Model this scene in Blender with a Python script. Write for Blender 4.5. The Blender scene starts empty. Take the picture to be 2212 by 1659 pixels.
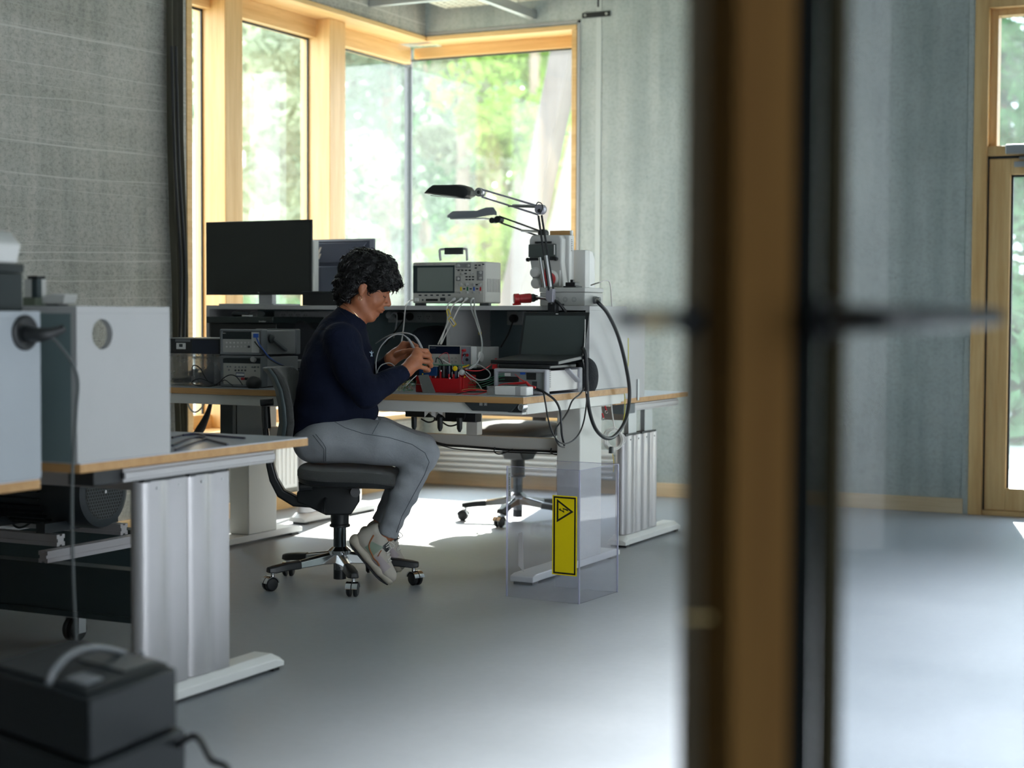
import bpy, bmesh, math, random
import numpy as np
from math import sin, cos, pi, radians as R, sqrt, tan, atan2
from mathutils import Vector as V, Matrix
rnd = random.Random(7)
S = bpy.context.scene
COL = S.collection

# ------------------------------------------------------------------ camera
CAM_H = 1.10
FPX = 3550.0
cd = bpy.data.cameras.new('camera'); cam = bpy.data.objects.new('camera', cd); COL.objects.link(cam)
cd.sensor_width = 36.0; cd.lens = FPX/2212*36.0
CAMROT = Matrix.Rotation(R(26.5), 3, 'Z') @ Matrix.Rotation(R(90-2.39), 3, 'X') @ Matrix.Rotation(R(.26), 3, 'Z')
CP = V((0, 0, CAM_H))
cam.matrix_world = Matrix.Translation(CP) @ CAMROT.to_4x4()
cd.dof.use_dof = True; cd.dof.focus_distance = 6.55; cd.dof.aperture_fstop = 2.2
cd.clip_end = 400
S.camera = cam
# ------------------------------------------------------------------ light
W = bpy.data.worlds.new('sky'); S.world = W; W.use_nodes = True
wn = W.node_tree; bg = wn.nodes['Background']
tc = wn.nodes.new('ShaderNodeTexCoord'); sx = wn.nodes.new('ShaderNodeSeparateXYZ'); cr = wn.nodes.new('ShaderNodeValToRGB')
wn.links.new(tc.outputs['Generated'], sx.inputs[0]); wn.links.new(sx.outputs['Z'], cr.inputs[0]); wn.links.new(cr.outputs[0], bg.inputs[0])
cr.color_ramp.elements[0].position = 0.0; cr.color_ramp.elements[0].color = (.90, .95, 1.0, 1)
cr.color_ramp.elements[1].position = 0.7; cr.color_ramp.elements[1].color = (.72, .86, 1.0, 1)
bg.inputs[1].default_value = 3.2
sd = bpy.data.lights.new('sun', 'SUN'); so = bpy.data.objects.new('sun', sd); COL.objects.link(so)
SUNDIR = V((.25*cos(R(30)), -.968*cos(R(30)), -sin(R(30))))
so.rotation_euler = SUNDIR.to_track_quat('-Z', 'Y').to_euler(); so.location = (-9, 30, 18)
sd.energy = 14.0; sd.angle = R(.9); sd.color = (1, .955, .88)
S.view_settings.view_transform = 'Standard'; S.view_settings.look = 'None'
S.view_settings.exposure = 1.4; S.view_settings.gamma = 1.0; S.view_settings.use_curve_mapping = False
S.cycles.max_bounces = 10; S.cycles.diffuse_bounces = 5; S.cycles.glossy_bounces = 5
S.cycles.transparent_max_bounces = 16; S.cycles.transmission_bounces = 6
S.cycles.caustics_reflective = False; S.cycles.caustics_refractive = False
S.cycles.sample_clamp_indirect = 6.0

ad = bpy.data.lights.new('floor_fill_light', 'AREA'); ao = bpy.data.objects.new('floor_fill_light', ad); COL.objects.link(ao)   # unseen fill added to brighten the right-hand floor; no fitting there
ad.shape = 'RECTANGLE'; ad.size = 3.4; ad.size_y = 5.2; ad.energy = 135; ad.spread = R(52); ad.color = (.92, .96, 1.0); ao.location = (.3, 4.7, 3.30)
# ------------------------------------------------------------------ where a point of the place is, seen from the tripod
def at(px, py, X=None, Y=None, Z=None, D=None, L=None):
    d = CAMROT @ V(((px-1106.)/FPX, -(py-829.5)/FPX, -1.0))
    if X is not None: t = X/d.x
    elif Y is not None: t = Y/d.y
    elif Z is not None: t = (Z-CAM_H)/d.z
    elif L is not None:                         # a vertical plane through the seat centre, L metres behind it
        n = V((-sin(R(26.5)), cos(R(26.5)), 0)); o = V((-3.606, 5.664, 0)) + n*L
        t = (o-CP).dot(n)/d.dot(n)
    else: t = D
    return CP + d*t

# ------------------------------------------------------------------ materials
MT = {}
def mat(name, col, rough=.5, metal=0., noise=0., nscale=8., bump=0., bscale=60., spec=.5, trans=0., emit=None, coat=0., alpha=1., sheen=0.):
    if name in MT: return MT[name]
    m = bpy.data.materials.new(name); m.use_nodes = True; nt = m.node_tree; b = nt.nodes['Principled BSDF']
    b.inputs['Base Color'].default_value = (*col, 1); b.inputs['Roughness'].default_value = rough
    b.inputs['Metallic'].default_value = metal; b.inputs['Specular IOR Level'].default_value = spec
    b.inputs['Transmission Weight'].default_value = trans; b.inputs['Coat Weight'].default_value = coat
    b.inputs['Alpha'].default_value = alpha; b.inputs['Sheen Weight'].default_value = sheen
    if emit: b.inputs['Emission Color'].default_value = (*emit[0], 1); b.inputs['Emission Strength'].default_value = emit[1]
    tcn = nt.nodes.new('ShaderNodeTexCoord')
    n = nt.nodes.new('ShaderNodeTexNoise'); n.inputs['Scale'].default_value = nscale; n.inputs['Detail'].default_value = 5
    nt.links.new(tcn.outputs['Object'], n.inputs['Vector'])
    mx = nt.nodes.new('ShaderNodeMix'); mx.data_type = 'RGBA'; a = max(noise, .03)
    mx.inputs['A'].default_value = tuple(c*(1-a) for c in col)+(1,); mx.inputs['B'].default_value = tuple(min(1, c*(1+a)) for c in col)+(1,)
    nt.links.new(n.outputs['Fac'], mx.inputs['Factor']); nt.links.new(mx.outputs['Result'], b.inputs['Base Color'])
    if bump:
        n2 = nt.nodes.new('ShaderNodeTexNoise'); n2.inputs['Scale'].default_value = bscale; n2.inputs['Detail'].default_value = 3
        bp = nt.nodes.new('ShaderNodeBump'); bp.inputs['Strength'].default_value = bump; bp.inputs['Distance'].default_value = .01
        nt.links.new(tcn.outputs['Object'], n2.inputs['Vector']); nt.links.new(n2.outputs['Fac'], bp.inputs['Height']); nt.links.new(bp.outputs[0], b.inputs['Normal'])
    MT[name] = m; return m
def nodes_of(name):
    m = bpy.data.materials.new(name); m.use_nodes = True; MT[name] = m
    return m, m.node_tree, m.node_tree.nodes['Principled BSDF']
def ramp(nt, fac, stops):
    r = nt.nodes.new('ShaderNodeValToRGB'); e = r.color_ramp.elements
    while len(e) < len(stops): e.new(.5)
    for k, (p, c) in enumerate(stops): e[k].position = p; e[k].color = (*c, 1)
    nt.links.new(fac, r.inputs[0]); return r.outputs[0]
def tex(nt, kind, scale, vec=None, stretch=(1, 1, 1), rot=(0, 0, 0), **kw):
    tcn = nt.nodes.new('ShaderNodeTexCoord'); mp = nt.nodes.new('ShaderNodeMapping'); mp.inputs['Scale'].default_value = stretch; mp.inputs['Rotation'].default_value = rot
    nt.links.new(tcn.outputs['Object'], mp.inputs[0])
    n = nt.nodes.new(kind); n.inputs['Scale'].default_value = scale
    for k, v in kw.items(): n.inputs[k].default_value = v
    nt.links.new(mp.outputs[0], n.inputs['Vector']); return n
def mixc(nt, f, a, b, mode='MIX'):
    x = nt.nodes.new('ShaderNodeMix'); x.data_type = 'RGBA'; x.blend_type = mode
    for s, v in (('Factor', f), ('A', a), ('B', b)):
        if hasattr(v, 'node'): nt.links.new(v, x.inputs[s])
        elif s == 'Factor': x.inputs[s].default_value = v
        else: x.inputs[s].default_value = (*v, 1)
    return x.outputs['Result']
def bumpn(nt, b, h, s, d=.01):
    bp = nt.nodes.new('ShaderNodeBump'); bp.inputs['Strength'].default_value = s; bp.inputs['Distance'].default_value = d
    nt.links.new(h, bp.inputs['Height']); nt.links.new(bp.outputs[0], b.inputs['Normal'])

def concrete(name, c1, c2, cracks=False, streak=(6, 6, .5)):
    m, nt, b = nodes_of(name)
    n1 = tex(nt, 'ShaderNodeTexNoise', 1.3, Detail=8, Roughness=.65)
    base = ramp(nt, n1.outputs['Fac'], [(.3, c1), (.7, c2)])
    n2 = tex(nt, 'ShaderNodeTexNoise', 1.6, stretch=streak, Detail=6)
    st = ramp(nt, n2.outputs['Fac'], [(.35, (.80, .83, .83)), (.6, (1, 1, 1)), (.8, (1.0, .99, .97))])
    c = mixc(nt, 1.0, base, st, 'MULTIPLY')
    n3 = tex(nt, 'ShaderNodeTexVoronoi', 9.0, Randomness=1.0)
    pits = ramp(nt, n3.outputs['Distance'], [(0, (.55, .57, .56)), (.035, (.75, .76, .75)), (.07, (1, 1, 1))])
    c = mixc(nt, .8, c, pits, 'MULTIPLY')
    n4 = tex(nt, 'ShaderNodeTexNoise', 55, Detail=4)
    sp = ramp(nt, n4.outputs['Fac'], [(.35, (.82, .83, .82)), (.55, (1, 1, 1))])
    c = mixc(nt, .7, c, sp, 'MULTIPLY')
    if cracks:
        n5 = tex(nt, 'ShaderNodeTexNoise', 70, stretch=(1, .55, .8), Detail=6, Roughness=.75)
        sp2 = ramp(nt, n5.outputs['Fac'], [(.38, (.50, .52, .50)), (.50, (.92, .92, .9)), (.62, (1, 1, 1))])
        c = mixc(nt, .6, c, sp2, 'MULTIPLY')
        for sc, ph, dist, w, bright in ((.62, .3, 1.2, .005, .85), (.62, 2.1, 1.7, .004, .7), (.47, 4.0, 2.2, .0035, .75), (1.3, 1.0, 1.6, .006, .45), (2.1, 5.0, 1.2, .008, .35)):
            wv = tex(nt, 'ShaderNodeTexWave', sc, stretch=(1, .16, 1), rot=(R(-7), 0, 0), Distortion=dist, Detail=5)
            wv.bands_direction = 'Z'; wv.wave_profile = 'SAW'; wv.inputs['Detail Scale'].default_value = 1.6; wv.inputs['Phase Offset'].default_value = ph
            ln = ramp(nt, wv.outputs['Fac'], [(.5-w*2.4, (0, 0, 0)), (.5, (bright,)*3), (.5+w*2.4, (0, 0, 0))])
            c = mixc(nt, ln, c, (.62, .62, .58))
        n6 = tex(nt, 'ShaderNodeTexNoise', 2.0, stretch=(1, .3, 4), Detail=4)
        c = mixc(nt, .8, c, ramp(nt, n6.outputs['Fac'], [(.35, (.82, .83, .81)), (.65, (1, 1, 1))]), 'MULTIPLY')
    nt.links.new(c, b.inputs['Base Color']); b.inputs['Roughness'].default_value = .62; bumpn(nt, b, n4.outputs['Fac'], .12)
    return m
M_CONC = concrete('board_cast_concrete', (.36, .40, .385), (.50, .54, .515))
M_CONCL = concrete('cracked_concrete', (.42, .41, .375), (.56, .54, .50), True)
M_CEIL = concrete('ceiling_concrete', (.42, .45, .43), (.52, .55, .53), streak=(1, 1, 1))
def floor_mat():
    m, nt, b = nodes_of('poured_grey_floor')
    n1 = tex(nt, 'ShaderNodeTexNoise', .9, Detail=7, Roughness=.6)
    c = ramp(nt, n1.outputs['Fac'], [(.3, (.285, .305, .325)), (.7, (.355, .372, .392))])
    n2 = tex(nt, 'ShaderNodeTexNoise', 30, Detail=5)
    c = mixc(nt, .35, c, ramp(nt, n2.outputs['Fac'], [(.3, (.85, .85, .85)), (.7, (1, 1, 1))]), 'MULTIPLY')
    nt.links.new(c, b.inputs['Base Color'])
    rr = ramp(nt, n1.outputs['Fac'], [(.3, (.42,)*3), (.7, (.55,)*3)]); nt.links.new(rr, b.inputs['Roughness'])
    b.inputs['Specular IOR Level'].default_value = .55
    bumpn(nt, b, n2.outputs['Fac'], .03)
    return m
M_FLOOR = floor_mat()
def wood(name, c1, c2, axis='Z', rough=.45, scale=5.0):
    m, nt, b = nodes_of(name)
    st = {'X': (.06, 1, 1), 'Y': (1, .06, 1), 'Z': (1, 1, .06)}[axis]
    n = tex(nt, 'ShaderNodeTexNoise', scale*3, stretch=st, Detail=7, Roughness=.6)
    c = ramp(nt, n.outputs['Fac'], [(.3, c1), (.7, c2)])
    n2 = tex(nt, 'ShaderNodeTexNoise', scale*16, stretch=st, Detail=3)
    c = mixc(nt, .5, c, ramp(nt, n2.outputs['Fac'], [(.3, (.82, .76, .68)), (.6, (1, 1, 1))]), 'MULTIPLY')
    nt.links.new(c, b.inputs['Base Color']); b.inputs['Roughness'].default_value = rough
    return m
M_WZ = wood('larch_upright', (.62, .37, .14), (.80, .55, .26), 'Z')
M_WX = wood('larch_along_x', (.62, .37, .14), (.80, .55, .26), 'X')
M_WY = wood('larch_along_y', (.62, .37, .14), (.80, .55, .26), 'Y')
M_WPALE = wood('pale_plywood', (.62, .46, .28), (.74, .58, .38), 'X')
M_PLYX = wood('birch_edge_x', (.45, .24, .085), (.58, .34, .14), 'X', .5, 9)
M_DOORW = wood('door_oak', (.075, .036, .008), (.105, .055, .013), 'Z', .9)
M_DOORD = wood('door_oak_dark', (.030, .026, .015), (.042, .036, .022), 'Z', .95); M_DOORE = wood('door_oak_edge', (.13, .095, .058), (.17, .125, .078), 'Z', .6); M_DOORW.node_tree.nodes['Principled BSDF'].inputs['Specular IOR Level'].default_value = .15; M_DOORD.node_tree.nodes['Principled BSDF'].inputs['Specular IOR Level'].default_value = .08
M_POST = wood('weathered_timber', (.080, .066, .058), (.11, .092, .082), 'Z', .7)

def glass_mat(name, tint, refl=.06, dirt_veil=.0, veil_col=(1, 1, 1)):
    m, nt, b = nodes_of(name); nt.nodes.remove(b); out = nt.nodes['Material Output']
    t = nt.nodes.new('ShaderNodeBsdfTransparent'); t.inputs[0].default_value = (*tint, 1)
    g = nt.nodes.new('ShaderNodeBsdfGlossy'); g.inputs['Roughness'].default_value = .02
    lw = nt.nodes.new('ShaderNodeLayerWeight'); lw.inputs[0].default_value = .5
    pw = nt.nodes.new('ShaderNodeMath'); pw.operation = 'POWER'; pw.inputs[1].default_value = 5.0; nt.links.new(lw.outputs['Facing'], pw.inputs[0])
    mt_ = nt.nodes.new('ShaderNodeMath'); mt_.operation = 'MULTIPLY_ADD'; mt_.inputs[1].default_value = .8; mt_.inputs[2].default_value = refl*.7; nt.links.new(pw.outputs[0], mt_.inputs[0])
    mx = nt.nodes.new('ShaderNodeMixShader'); nt.links.new(mt_.outputs[0], mx.inputs[0]); nt.links.new(t.outputs[0], mx.inputs[1]); nt.links.new(g.outputs[0], mx.inputs[2])
    last = mx.outputs[0]
    if dirt_veil:
        d = nt.nodes.new('ShaderNodeBsdfTranslucent'); d.inputs[0].default_value = (*veil_col, 1)  # translucent veil puts glare haze into the glass, along with droplet specks
        n = tex(nt, 'ShaderNodeTexNoise', 3.0, Detail=6)
        n2 = tex(nt, 'ShaderNodeTexVoronoi', 45.0)
        r = ramp(nt, n.outputs['Fac'], [(.3, (dirt_veil*.6,)*3), (.75, (dirt_veil*1.4,)*3)])
        r2 = ramp(nt, n2.outputs['Distance'], [(0, (dirt_veil*2.0,)*3), (.16, (0, 0, 0))])
        ad = mixc(nt, 1.0, r, r2, 'ADD')
        m2 = nt.nodes.new('ShaderNodeMixShader'); nt.links.new(ad, m2.inputs[0]); nt.links.new(last, m2.inputs[1]); nt.links.new(d.outputs[0], m2.inputs[2]); last = m2.outputs[0]
    nt.links.new(last, out.inputs[0]); return m
M_GLASS = glass_mat('veiled_window_glass', (.96, .98, .97), .04, .014, (1, .86, .66)); M_GLASSB = glass_mat('back_window_glass', (.96, .98, .97), .04, .010)  # window glare put into the glass: warm on left panes, faint at back
M_GLASSR = glass_mat('door_pane_glass', (.95, .98, .98), .05, .025)
M_GLASSF = glass_mat('clear_door_glass', (.68, .70, .72), .010)
M_PLEX = glass_mat('clear_acrylic', (.95, .95, .985), .10, .03)
M_PLEXE = mat('acrylic_edge', (.72, .72, .95), .2, trans=.6)
M_TUB = glass_mat('clear_plastic_tub', (.95, .96, .97), .05, .22)

white = mat('white_paint', (.78, .78, .76), .4); offw = mat('off_white_metal', (.66, .66, .62), .4)
black = mat('black_plastic', (.012, .014, .016), .42); rubber = mat('black_rubber', (.014, .015, .017), .6)
dark = mat('dark_grey_plastic', (.035, .042, .045), .5); steel = mat('steel', (.55, .56, .57), .3, 1.); chrome = mat('polished_aluminium', (.75, .76, .78), .14, 1.)
alu = mat('anodised_aluminium', (.50, .49, .50), .38, .55); galv = mat('galvanised_steel', (.50, .52, .53), .4, .8)
melam = mat('grey_melamine', (.44, .44, .44), .5, noise=.05); melamd = mat('dark_laminate', (.16, .215, .225), .5); lam = mat('light_blue_grey_laminate', (.66, .70, .78), .16)
grey = mat('instrument_grey', (.40, .40, .38), .45); greyd = mat('bumper_grey', (.16, .17, .18), .55); lgrey = mat('light_grey_plastic', (.60, .60, .58), .4)
screen = mat('dark_screen', (.02, .024, .022), .25); lcd = mat('grey_lcd', (.20, .23, .21), .2); red = mat('red_plastic', (.50, .018, .022), .35)
yellow = mat('yellow_plastic', (.85, .60, .01), .4); green = mat('circuit_green', (.02, .16, .07), .4); gwire = mat('green_wire', (.03, .30, .14), .4); blue = mat('blue_plastic', (.02, .10, .48), .4)
bluebox = mat('blue_bin_plastic', (.03, .055, .11), .45); fabricg = mat('grey_seat_fabric', (.060, .062, .060), .95, bump=.4, bscale=300, sheen=.25); fabricb = mat('charcoal_fabric', (.02, .022, .026), .95, bump=.4, bscale=200)
cordb = mat('black_cord', (.010, .011, .013), .4); cordw = mat('white_cord', (.70, .68, .64), .45); cordg = mat('grey_cord', (.42, .42, .42), .45); cordr = mat('red_cord', (.62, .02, .03), .4)
steeld = mat('dark_green_grey_steel', (.03, .05, .055), .45, noise=.1); ink = mat('printed_black', (.01, .01, .01), .6); paper = mat('white_label', (.72, .72, .70), .6); signy = mat('sign_yellow', (.96, .74, .0), .45)
brass = mat('brass', (.75, .55, .25), .3, .9); foam = mat('olive_curtain', (.070, .066, .048), .9, noise=.2)

# ------------------------------------------------------------------ mesh building
class MB:
    def __init__(s): s.v = []; s.f = []; s.m = []
    def add(s, vs, fs, m=0):
        o = len(s.v); s.v += [tuple(p) for p in vs]; s.f += [tuple(o+i for i in f) for f in fs]; s.m += [m]*len(fs)
        return s
    def box(s, x0, x1, y0, y1, z0, z1, m=0):
        return s.add([(x0, y0, z0), (x1, y0, z0), (x1, y1, z0), (x0, y1, z0), (x0, y0, z1), (x1, y0, z1), (x1, y1, z1), (x0, y1, z1)],
                     [(0, 3, 2, 1), (4, 5, 6, 7), (0, 1, 5, 4), (1, 2, 6, 5), (2, 3, 7, 6), (3, 0, 4, 7)], m)
    def obox(s, c, ax, ay, az, m=0):
        c = V(c); ax = V(ax); ay = V(ay); az = V(az)
        vs = [c+ax*i+ay*j+az*k for k in (-1, 1) for i, j in ((-1, -1), (1, -1), (1, 1), (-1, 1))]
        return s.add(vs, [(0, 3, 2, 1), (4, 5, 6, 7), (0, 1, 5, 4), (1, 2, 6, 5), (2, 3, 7, 6), (3, 0, 4, 7)], m)
    def bar(s, p, q, w, h, up=(0, 0, 1), m=0):
        p = V(p); q = V(q); d = (q-p); L = d.length; d.normalize(); a = d.cross(V(up))
        if a.length < 1e-4: a = d.cross(V((1, 0, 0)))
        a.normalize(); b = a.cross(d)
        return s.obox((p+q)/2, d*L/2, a*w/2, b*h/2, m)
    def tube(s, pts, r, n=8, m=0, smooth=0, cap=True):
        pts = [V(p) for p in pts]
        rs = list(r) if isinstance(r, (list, tuple)) else [r]*len(pts)
        if smooth and len(pts) > 2:
            P = []; Q = []
            for i in range(len(pts)-1):
                a, b, c, d = pts[max(i-1, 0)], pts[i], pts[i+1], pts[min(i+2, len(pts)-1)]
                for k in range(smooth):
                    t = k/smooth
                    P.append(.5*((2*b)+(c-a)*t+(2*a-5*b+4*c-d)*t*t+(3*b-a-3*c+d)*t**3)); Q.append(rs[i]*(1-t)+rs[i+1]*t)
            P.append(pts[-1]); Q.append(rs[-1]); pts, rs = P, Q
        N = len(pts); T = [(pts[min(i+1, N-1)]-pts[max(i-1, 0)]).normalized() for i in range(N)]
        a = T[0].orthogonal().normalized(); vs = []; fs = []
        for i in range(N):
            a = (a-T[i]*a.dot(T[i])); a = a.normalized() if a.length > 1e-6 else T[i].orthogonal().normalized()
            b = T[i].cross(a)
            vs += [pts[i]+(a*cos(2*pi*k/n)+b*sin(2*pi*k/n))*rs[i] for k in range(n)]
        for i in range(N-1):
            for k in range(n): fs.append((i*n+k, i*n+(k+1) % n, (i+1)*n+(k+1) % n, (i+1)*n+k))
        if cap: fs.append(tuple(range(n-1, -1, -1))); fs.append(tuple((N-1)*n+k for k in range(n)))
        return s.add(vs, fs, m)
    def cyl(s, p, q, r, r2=None, n=24, m=0): return s.tube([p, q], [r, r if r2 is None else r2], n, m)
    def lathe(s, o, ax, prof, n=28, m=0):
        o = V(o); ax = V(ax).normalized(); a = ax.orthogonal().normalized(); b = ax.cross(a); vs = []; fs = []
        for r, h in prof: vs += [o+ax*h+(a*cos(2*pi*k/n)+b*sin(2*pi*k/n))*max(r, 1e-5) for k in range(n)]
        for i in range(len(prof)-1):
            for k in range(n): fs.append((i*n+k, i*n+(k+1) % n, (i+1)*n+(k+1) % n, (i+1)*n+k))
        fs.append(tuple(range(n-1, -1, -1))); fs.append(tuple((len(prof)-1)*n+k for k in range(n)))
        return s.add(vs, fs, m)
    def prism(s, poly, d, m=0):
        poly = [V(p) for p in poly]; d = V(d); n = len(poly)
        fs = [tuple(range(n-1, -1, -1)), tuple(range(n, 2*n))]+[(i, (i+1) % n, n+(i+1) % n, n+i) for i in range(n)]
        return s.add(poly+[p+d for p in poly], fs, m)
    def ell(s, c, r, nu=20, nv=12, m=0, rot=None):
        c = V(c); vs = []; fs = []
        for j in range(nv+1):
            th = pi*j/nv
            for i in range(nu):
                p = V((r[0]*sin(th)*cos(2*pi*i/nu), r[1]*sin(th)*sin(2*pi*i/nu), r[2]*cos(th)))
                vs.append(c+(rot @ p if rot else p))
        for j in range(nv):
            for i in range(nu): fs.append((j*nu+i, (j+1)*nu+i, (j+1)*nu+(i+1) % nu, j*nu+(i+1) % nu))
        return s.add(vs, fs, m)
    def quad(s, a, b, c, d, m=0): return s.add([a, b, c, d], [(0, 1, 2, 3)], m)
    def loft(s, rings, m=0, cap=True):
        n = len(rings[0]); vs = [p for r in rings for p in r]; fs = []
        for i in range(len(rings)-1):
            for k in range(n): fs.append((i*n+k, i*n+(k+1) % n, (i+1)*n+(k+1) % n, (i+1)*n+k))
        if cap: fs.append(tuple(range(n-1, -1, -1))); fs.append(tuple((len(rings)-1)*n+k for k in range(n)))
        return s.add(vs, fs, m)
    def build(s, name, mats, parent=None, bevel=0, local=False, smooth=True, seg=2, origin=None, label=None):
        if not isinstance(mats, (list, tuple)): mats = [mats]
        me = bpy.data.meshes.new(name)
        vs = s.v
        if parent is not None and not local:
            Mi = WM[parent.name].inverted(); vs = [tuple(Mi @ V(p)) for p in vs]; M_ = WM[parent.name]
        elif parent is not None: M_ = WM[parent.name]
        elif local: M_ = Matrix.Identity(4)
        else:
            a = np.array(vs); o = V(origin) if origin is not None else V(((a[:, 0].min()+a[:, 0].max())/2, (a[:, 1].min()+a[:, 1].max())/2, a[:, 2].min()))
            vs = [tuple(V(p)-o) for p in vs]; M_ = Matrix.Translation(o)
        me.from_pydata(vs, [], s.f)
        for mm in mats: me.materials.append(mm)
        me.polygons.foreach_set('material_index', s.m)
        bm = bmesh.new(); bm.from_mesh(me); bmesh.ops.recalc_face_normals(bm, faces=bm.faces); bm.to_mesh(me); bm.free()
        if smooth:
            me.polygons.foreach_set('use_smooth', [True]*len(me.polygons)); me.set_sharp_from_angle(angle=R(38))
        o_ = bpy.data.objects.new(name, me); COL.objects.link(o_)
        if parent is not None: o_.parent = parent
        elif not local: o_.location = M_.translation
        WM[o_.name] = M_ if parent is None else WM[parent.name].copy()
        if bevel:
            b = o_.modifiers.new('bevel', 'BEVEL'); b.width = bevel; b.segments = seg; b.limit_method = 'ANGLE'; b.angle_limit = R(40); b.harden_normals = False
        if label: o_['label'] = label
        return o_
WM = {}
def thing(name, label, cat, loc=(0, 0, 0), rz=0., group=None):
    o = bpy.data.objects.new(name, None); COL.objects.link(o); o.location = loc; o.rotation_euler = (0, 0, rz); o.empty_display_size = .05
    WM[o.name] = Matrix.Translation(V(loc)) @ Matrix.Rotation(rz, 4, 'Z')
    tag(o, label, cat, group); return o
def tag(o, label, cat, group=None, kind=None):
    o['label'] = label; o['category'] = cat
    if group: o['group'] = group
    if kind: o['kind'] = kind
    return o
def struct(name, mb, m, **kw):
    o = mb.build(name, m, **kw); o['kind'] = 'structure'; return o
def sroot(name, loc=(0, 0, 0)):
    o = bpy.data.objects.new(name, None); COL.objects.link(o); o.location = loc; WM[o.name] = Matrix.Translation(V(loc)); o['kind'] = 'structure'; return o
def dup(o, parent=None):
    c = o.copy(); COL.objects.link(c); c.parent = parent
    for ch in list(o.children): dup(ch, c)
    return c
def text_mb(txt, o, ux, uz, size, depth=.0006, m=0, bold=0.0, italic=0.0, mb=None, align='LEFT'):
    """lettering as thin relief: o = start of the baseline, ux = reading direction, uz = up"""
    cu = bpy.data.curves.new('t', 'FONT'); cu.body = txt; cu.size = size; cu.extrude = depth/2; cu.offset = bold; cu.shear = italic; cu.align_x = align; cu.resolution_u = 3
    ob = bpy.data.objects.new('t', cu); COL.objects.link(ob)
    dg = bpy.context.evaluated_depsgraph_get(); me = bpy.data.meshes.new_from_object(ob.evaluated_get(dg))
    ux = V(ux).normalized(); uz = V(uz).normalized(); un = ux.cross(uz); o = V(o)
    mb = mb or MB()
    mb.add([o+ux*v.co.x+uz*v.co.y+un*(v.co.z+depth/2) for v in me.vertices], [tuple(p.vertices) for p in me.polygons], m)
    bpy.data.objects.remove(ob); bpy.data.curves.remove(cu); bpy.data.meshes.remove(me)
    return mb
def ring_cable(pts, r, m, name, label, cat='cable', n=7, smooth=6, group=None):
    return tag(MB().tube(pts, r, n, 0, smooth).build(name, m), label, cat, group)
# ================================================================== THE SETTING
XW = -5.30; YW = 9.35; ZH = 2.90                       # inner faces of the walls, head of the corner window
struct('floor', MB().box(-7.0, 5.0, -3.2, 9.75, -.12, 0), M_FLOOR, origin=(0, 0, 0))
struct('ceiling', MB().box(-5.9, 5.0, -3.2, 9.9, 3.34, 3.6), M_CEIL)
# left wall up to the corner window
wl = MB().box(XW-.30, XW, -3.2, 6.86, 0, 3.34)
wl.box(XW-.30, XW, 6.86, YW+.3, 0, .46); wl.box(XW-.30, XW, 6.86, YW+.3, ZH, 3.34)
struct('wall_left', wl, M_CONCL, origin=(0, 0, 0))
XJ = -4.222
wb = MB().box(XW, XJ, YW, YW+.3, 0, .46).box(XW, XJ, YW, YW+.3, ZH, 3.34).box(XJ, -1.80, YW, YW+.3, 0, 3.34)
wb.box(-1.80, -.55, YW, YW+.3, 2.86, 3.34).box(-.55, 5.0, YW, YW+.3, 0, 3.34)
struct('wall_back', wb, M_CONC, origin=(0, 0, 0))
# the right side of the hall: piers between tall window openings, off to the side of the view
wr = MB()
for y0, y1 in ((-3.2, -1.2), (.9, 1.3), (2.4, 9.35)): wr.box(4.6, 4.9, y0, y1, 0, 3.34)
wr.box(4.6, 4.9, -3.2, 9.35, 3.05, 3.34).box(4.6, 4.9, -3.2, 9.35, 0, .15)
struct('wall_right', wr, M_CONC)
struct('wall_rear', MB().box(-5.3, 4.6, -3.2, -3.0, 0, 3.34), mat('white_wall', (.8, .8, .79), .7))
bbm = M_WPALE
struct('baseboard_left', MB().box(XW, XW+.018, -3.0, YW, 0, .085), M_WY, bevel=.003)
struct('baseboard_back', MB().box(XW, -1.83, YW-.018, YW, 0, .085), bbm, bevel=.003)
# corner window: timber lining, mullions, panes -------------------------------------------------
XG = XW-.27; YG = YW+.25
w1 = sroot('window_1', (XW, 8.1, .46))
fr = MB().box(XW-.31, XW+.012, 6.84, YW+.012, ZH-.03, ZH+.0)            # head lining
fr.box(XW-.31, XW+.03, 6.86, YW, .44, .475)                           # sill board
fr.box(XW-.31, XW+.006, 6.86, 6.905, .475, ZH-.03)                    # jamb
fr.box(XW-.31, XW-.20, 6.905, YW+.16, ZH-.14, ZH-.03).box(XW-.31, XW-.20, 6.905, YW+.16, .475, .55)
fr.build('window_frame', M_WY, w1, bevel=.003)
for y0, y1 in ((7.33, 7.49), (8.37, 8.545)):
    MB().box(XW-.31, XW-.10, y0, y1, .475, ZH-.03).build('mullion', M_WZ, w1, bevel=.004)
for y0, y1 in ((6.905, 7.33), (7.49, 8.37), (8.545, YG)):
    MB().box(XG-.012, XG+.012, y0, y1, .55, ZH-.14).build('pane', M_GLASS, w1)
gk = MB()
for y0, y1 in ((6.905, 7.33), (7.49, 8.37), (8.545, YG)):
    gk.box(XG+.013, XG+.02, y0, y0+.014, .55, ZH-.14).box(XG+.013, XG+.02, y1-.014, y1, .55, ZH-.14).box(XG+.013, XG+.02, y0, y1, ZH-.152, ZH-.14)
gk.build('gasket', dark, w1)
w2 = sroot('window_2', (-4.8, YW, .46))
fr = MB().box(XW+.012, XJ, YW-.012, YW+.31, ZH-.03, ZH).box(XW, XJ, YW-.03, YW+.31, .44, .475)
fr.box(XJ-.035, XJ, YW-.006, YW+.31, .475, ZH-.03)
fr.box(XW-.2, XJ-.035, YW+.20, YW+.31, ZH-.10, ZH-.03).box(XW-.2, XJ-.035, YW+.20, YW+.31, .475, .55)
fr.build('window_frame', M_WX, w2, bevel=.003)
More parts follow.
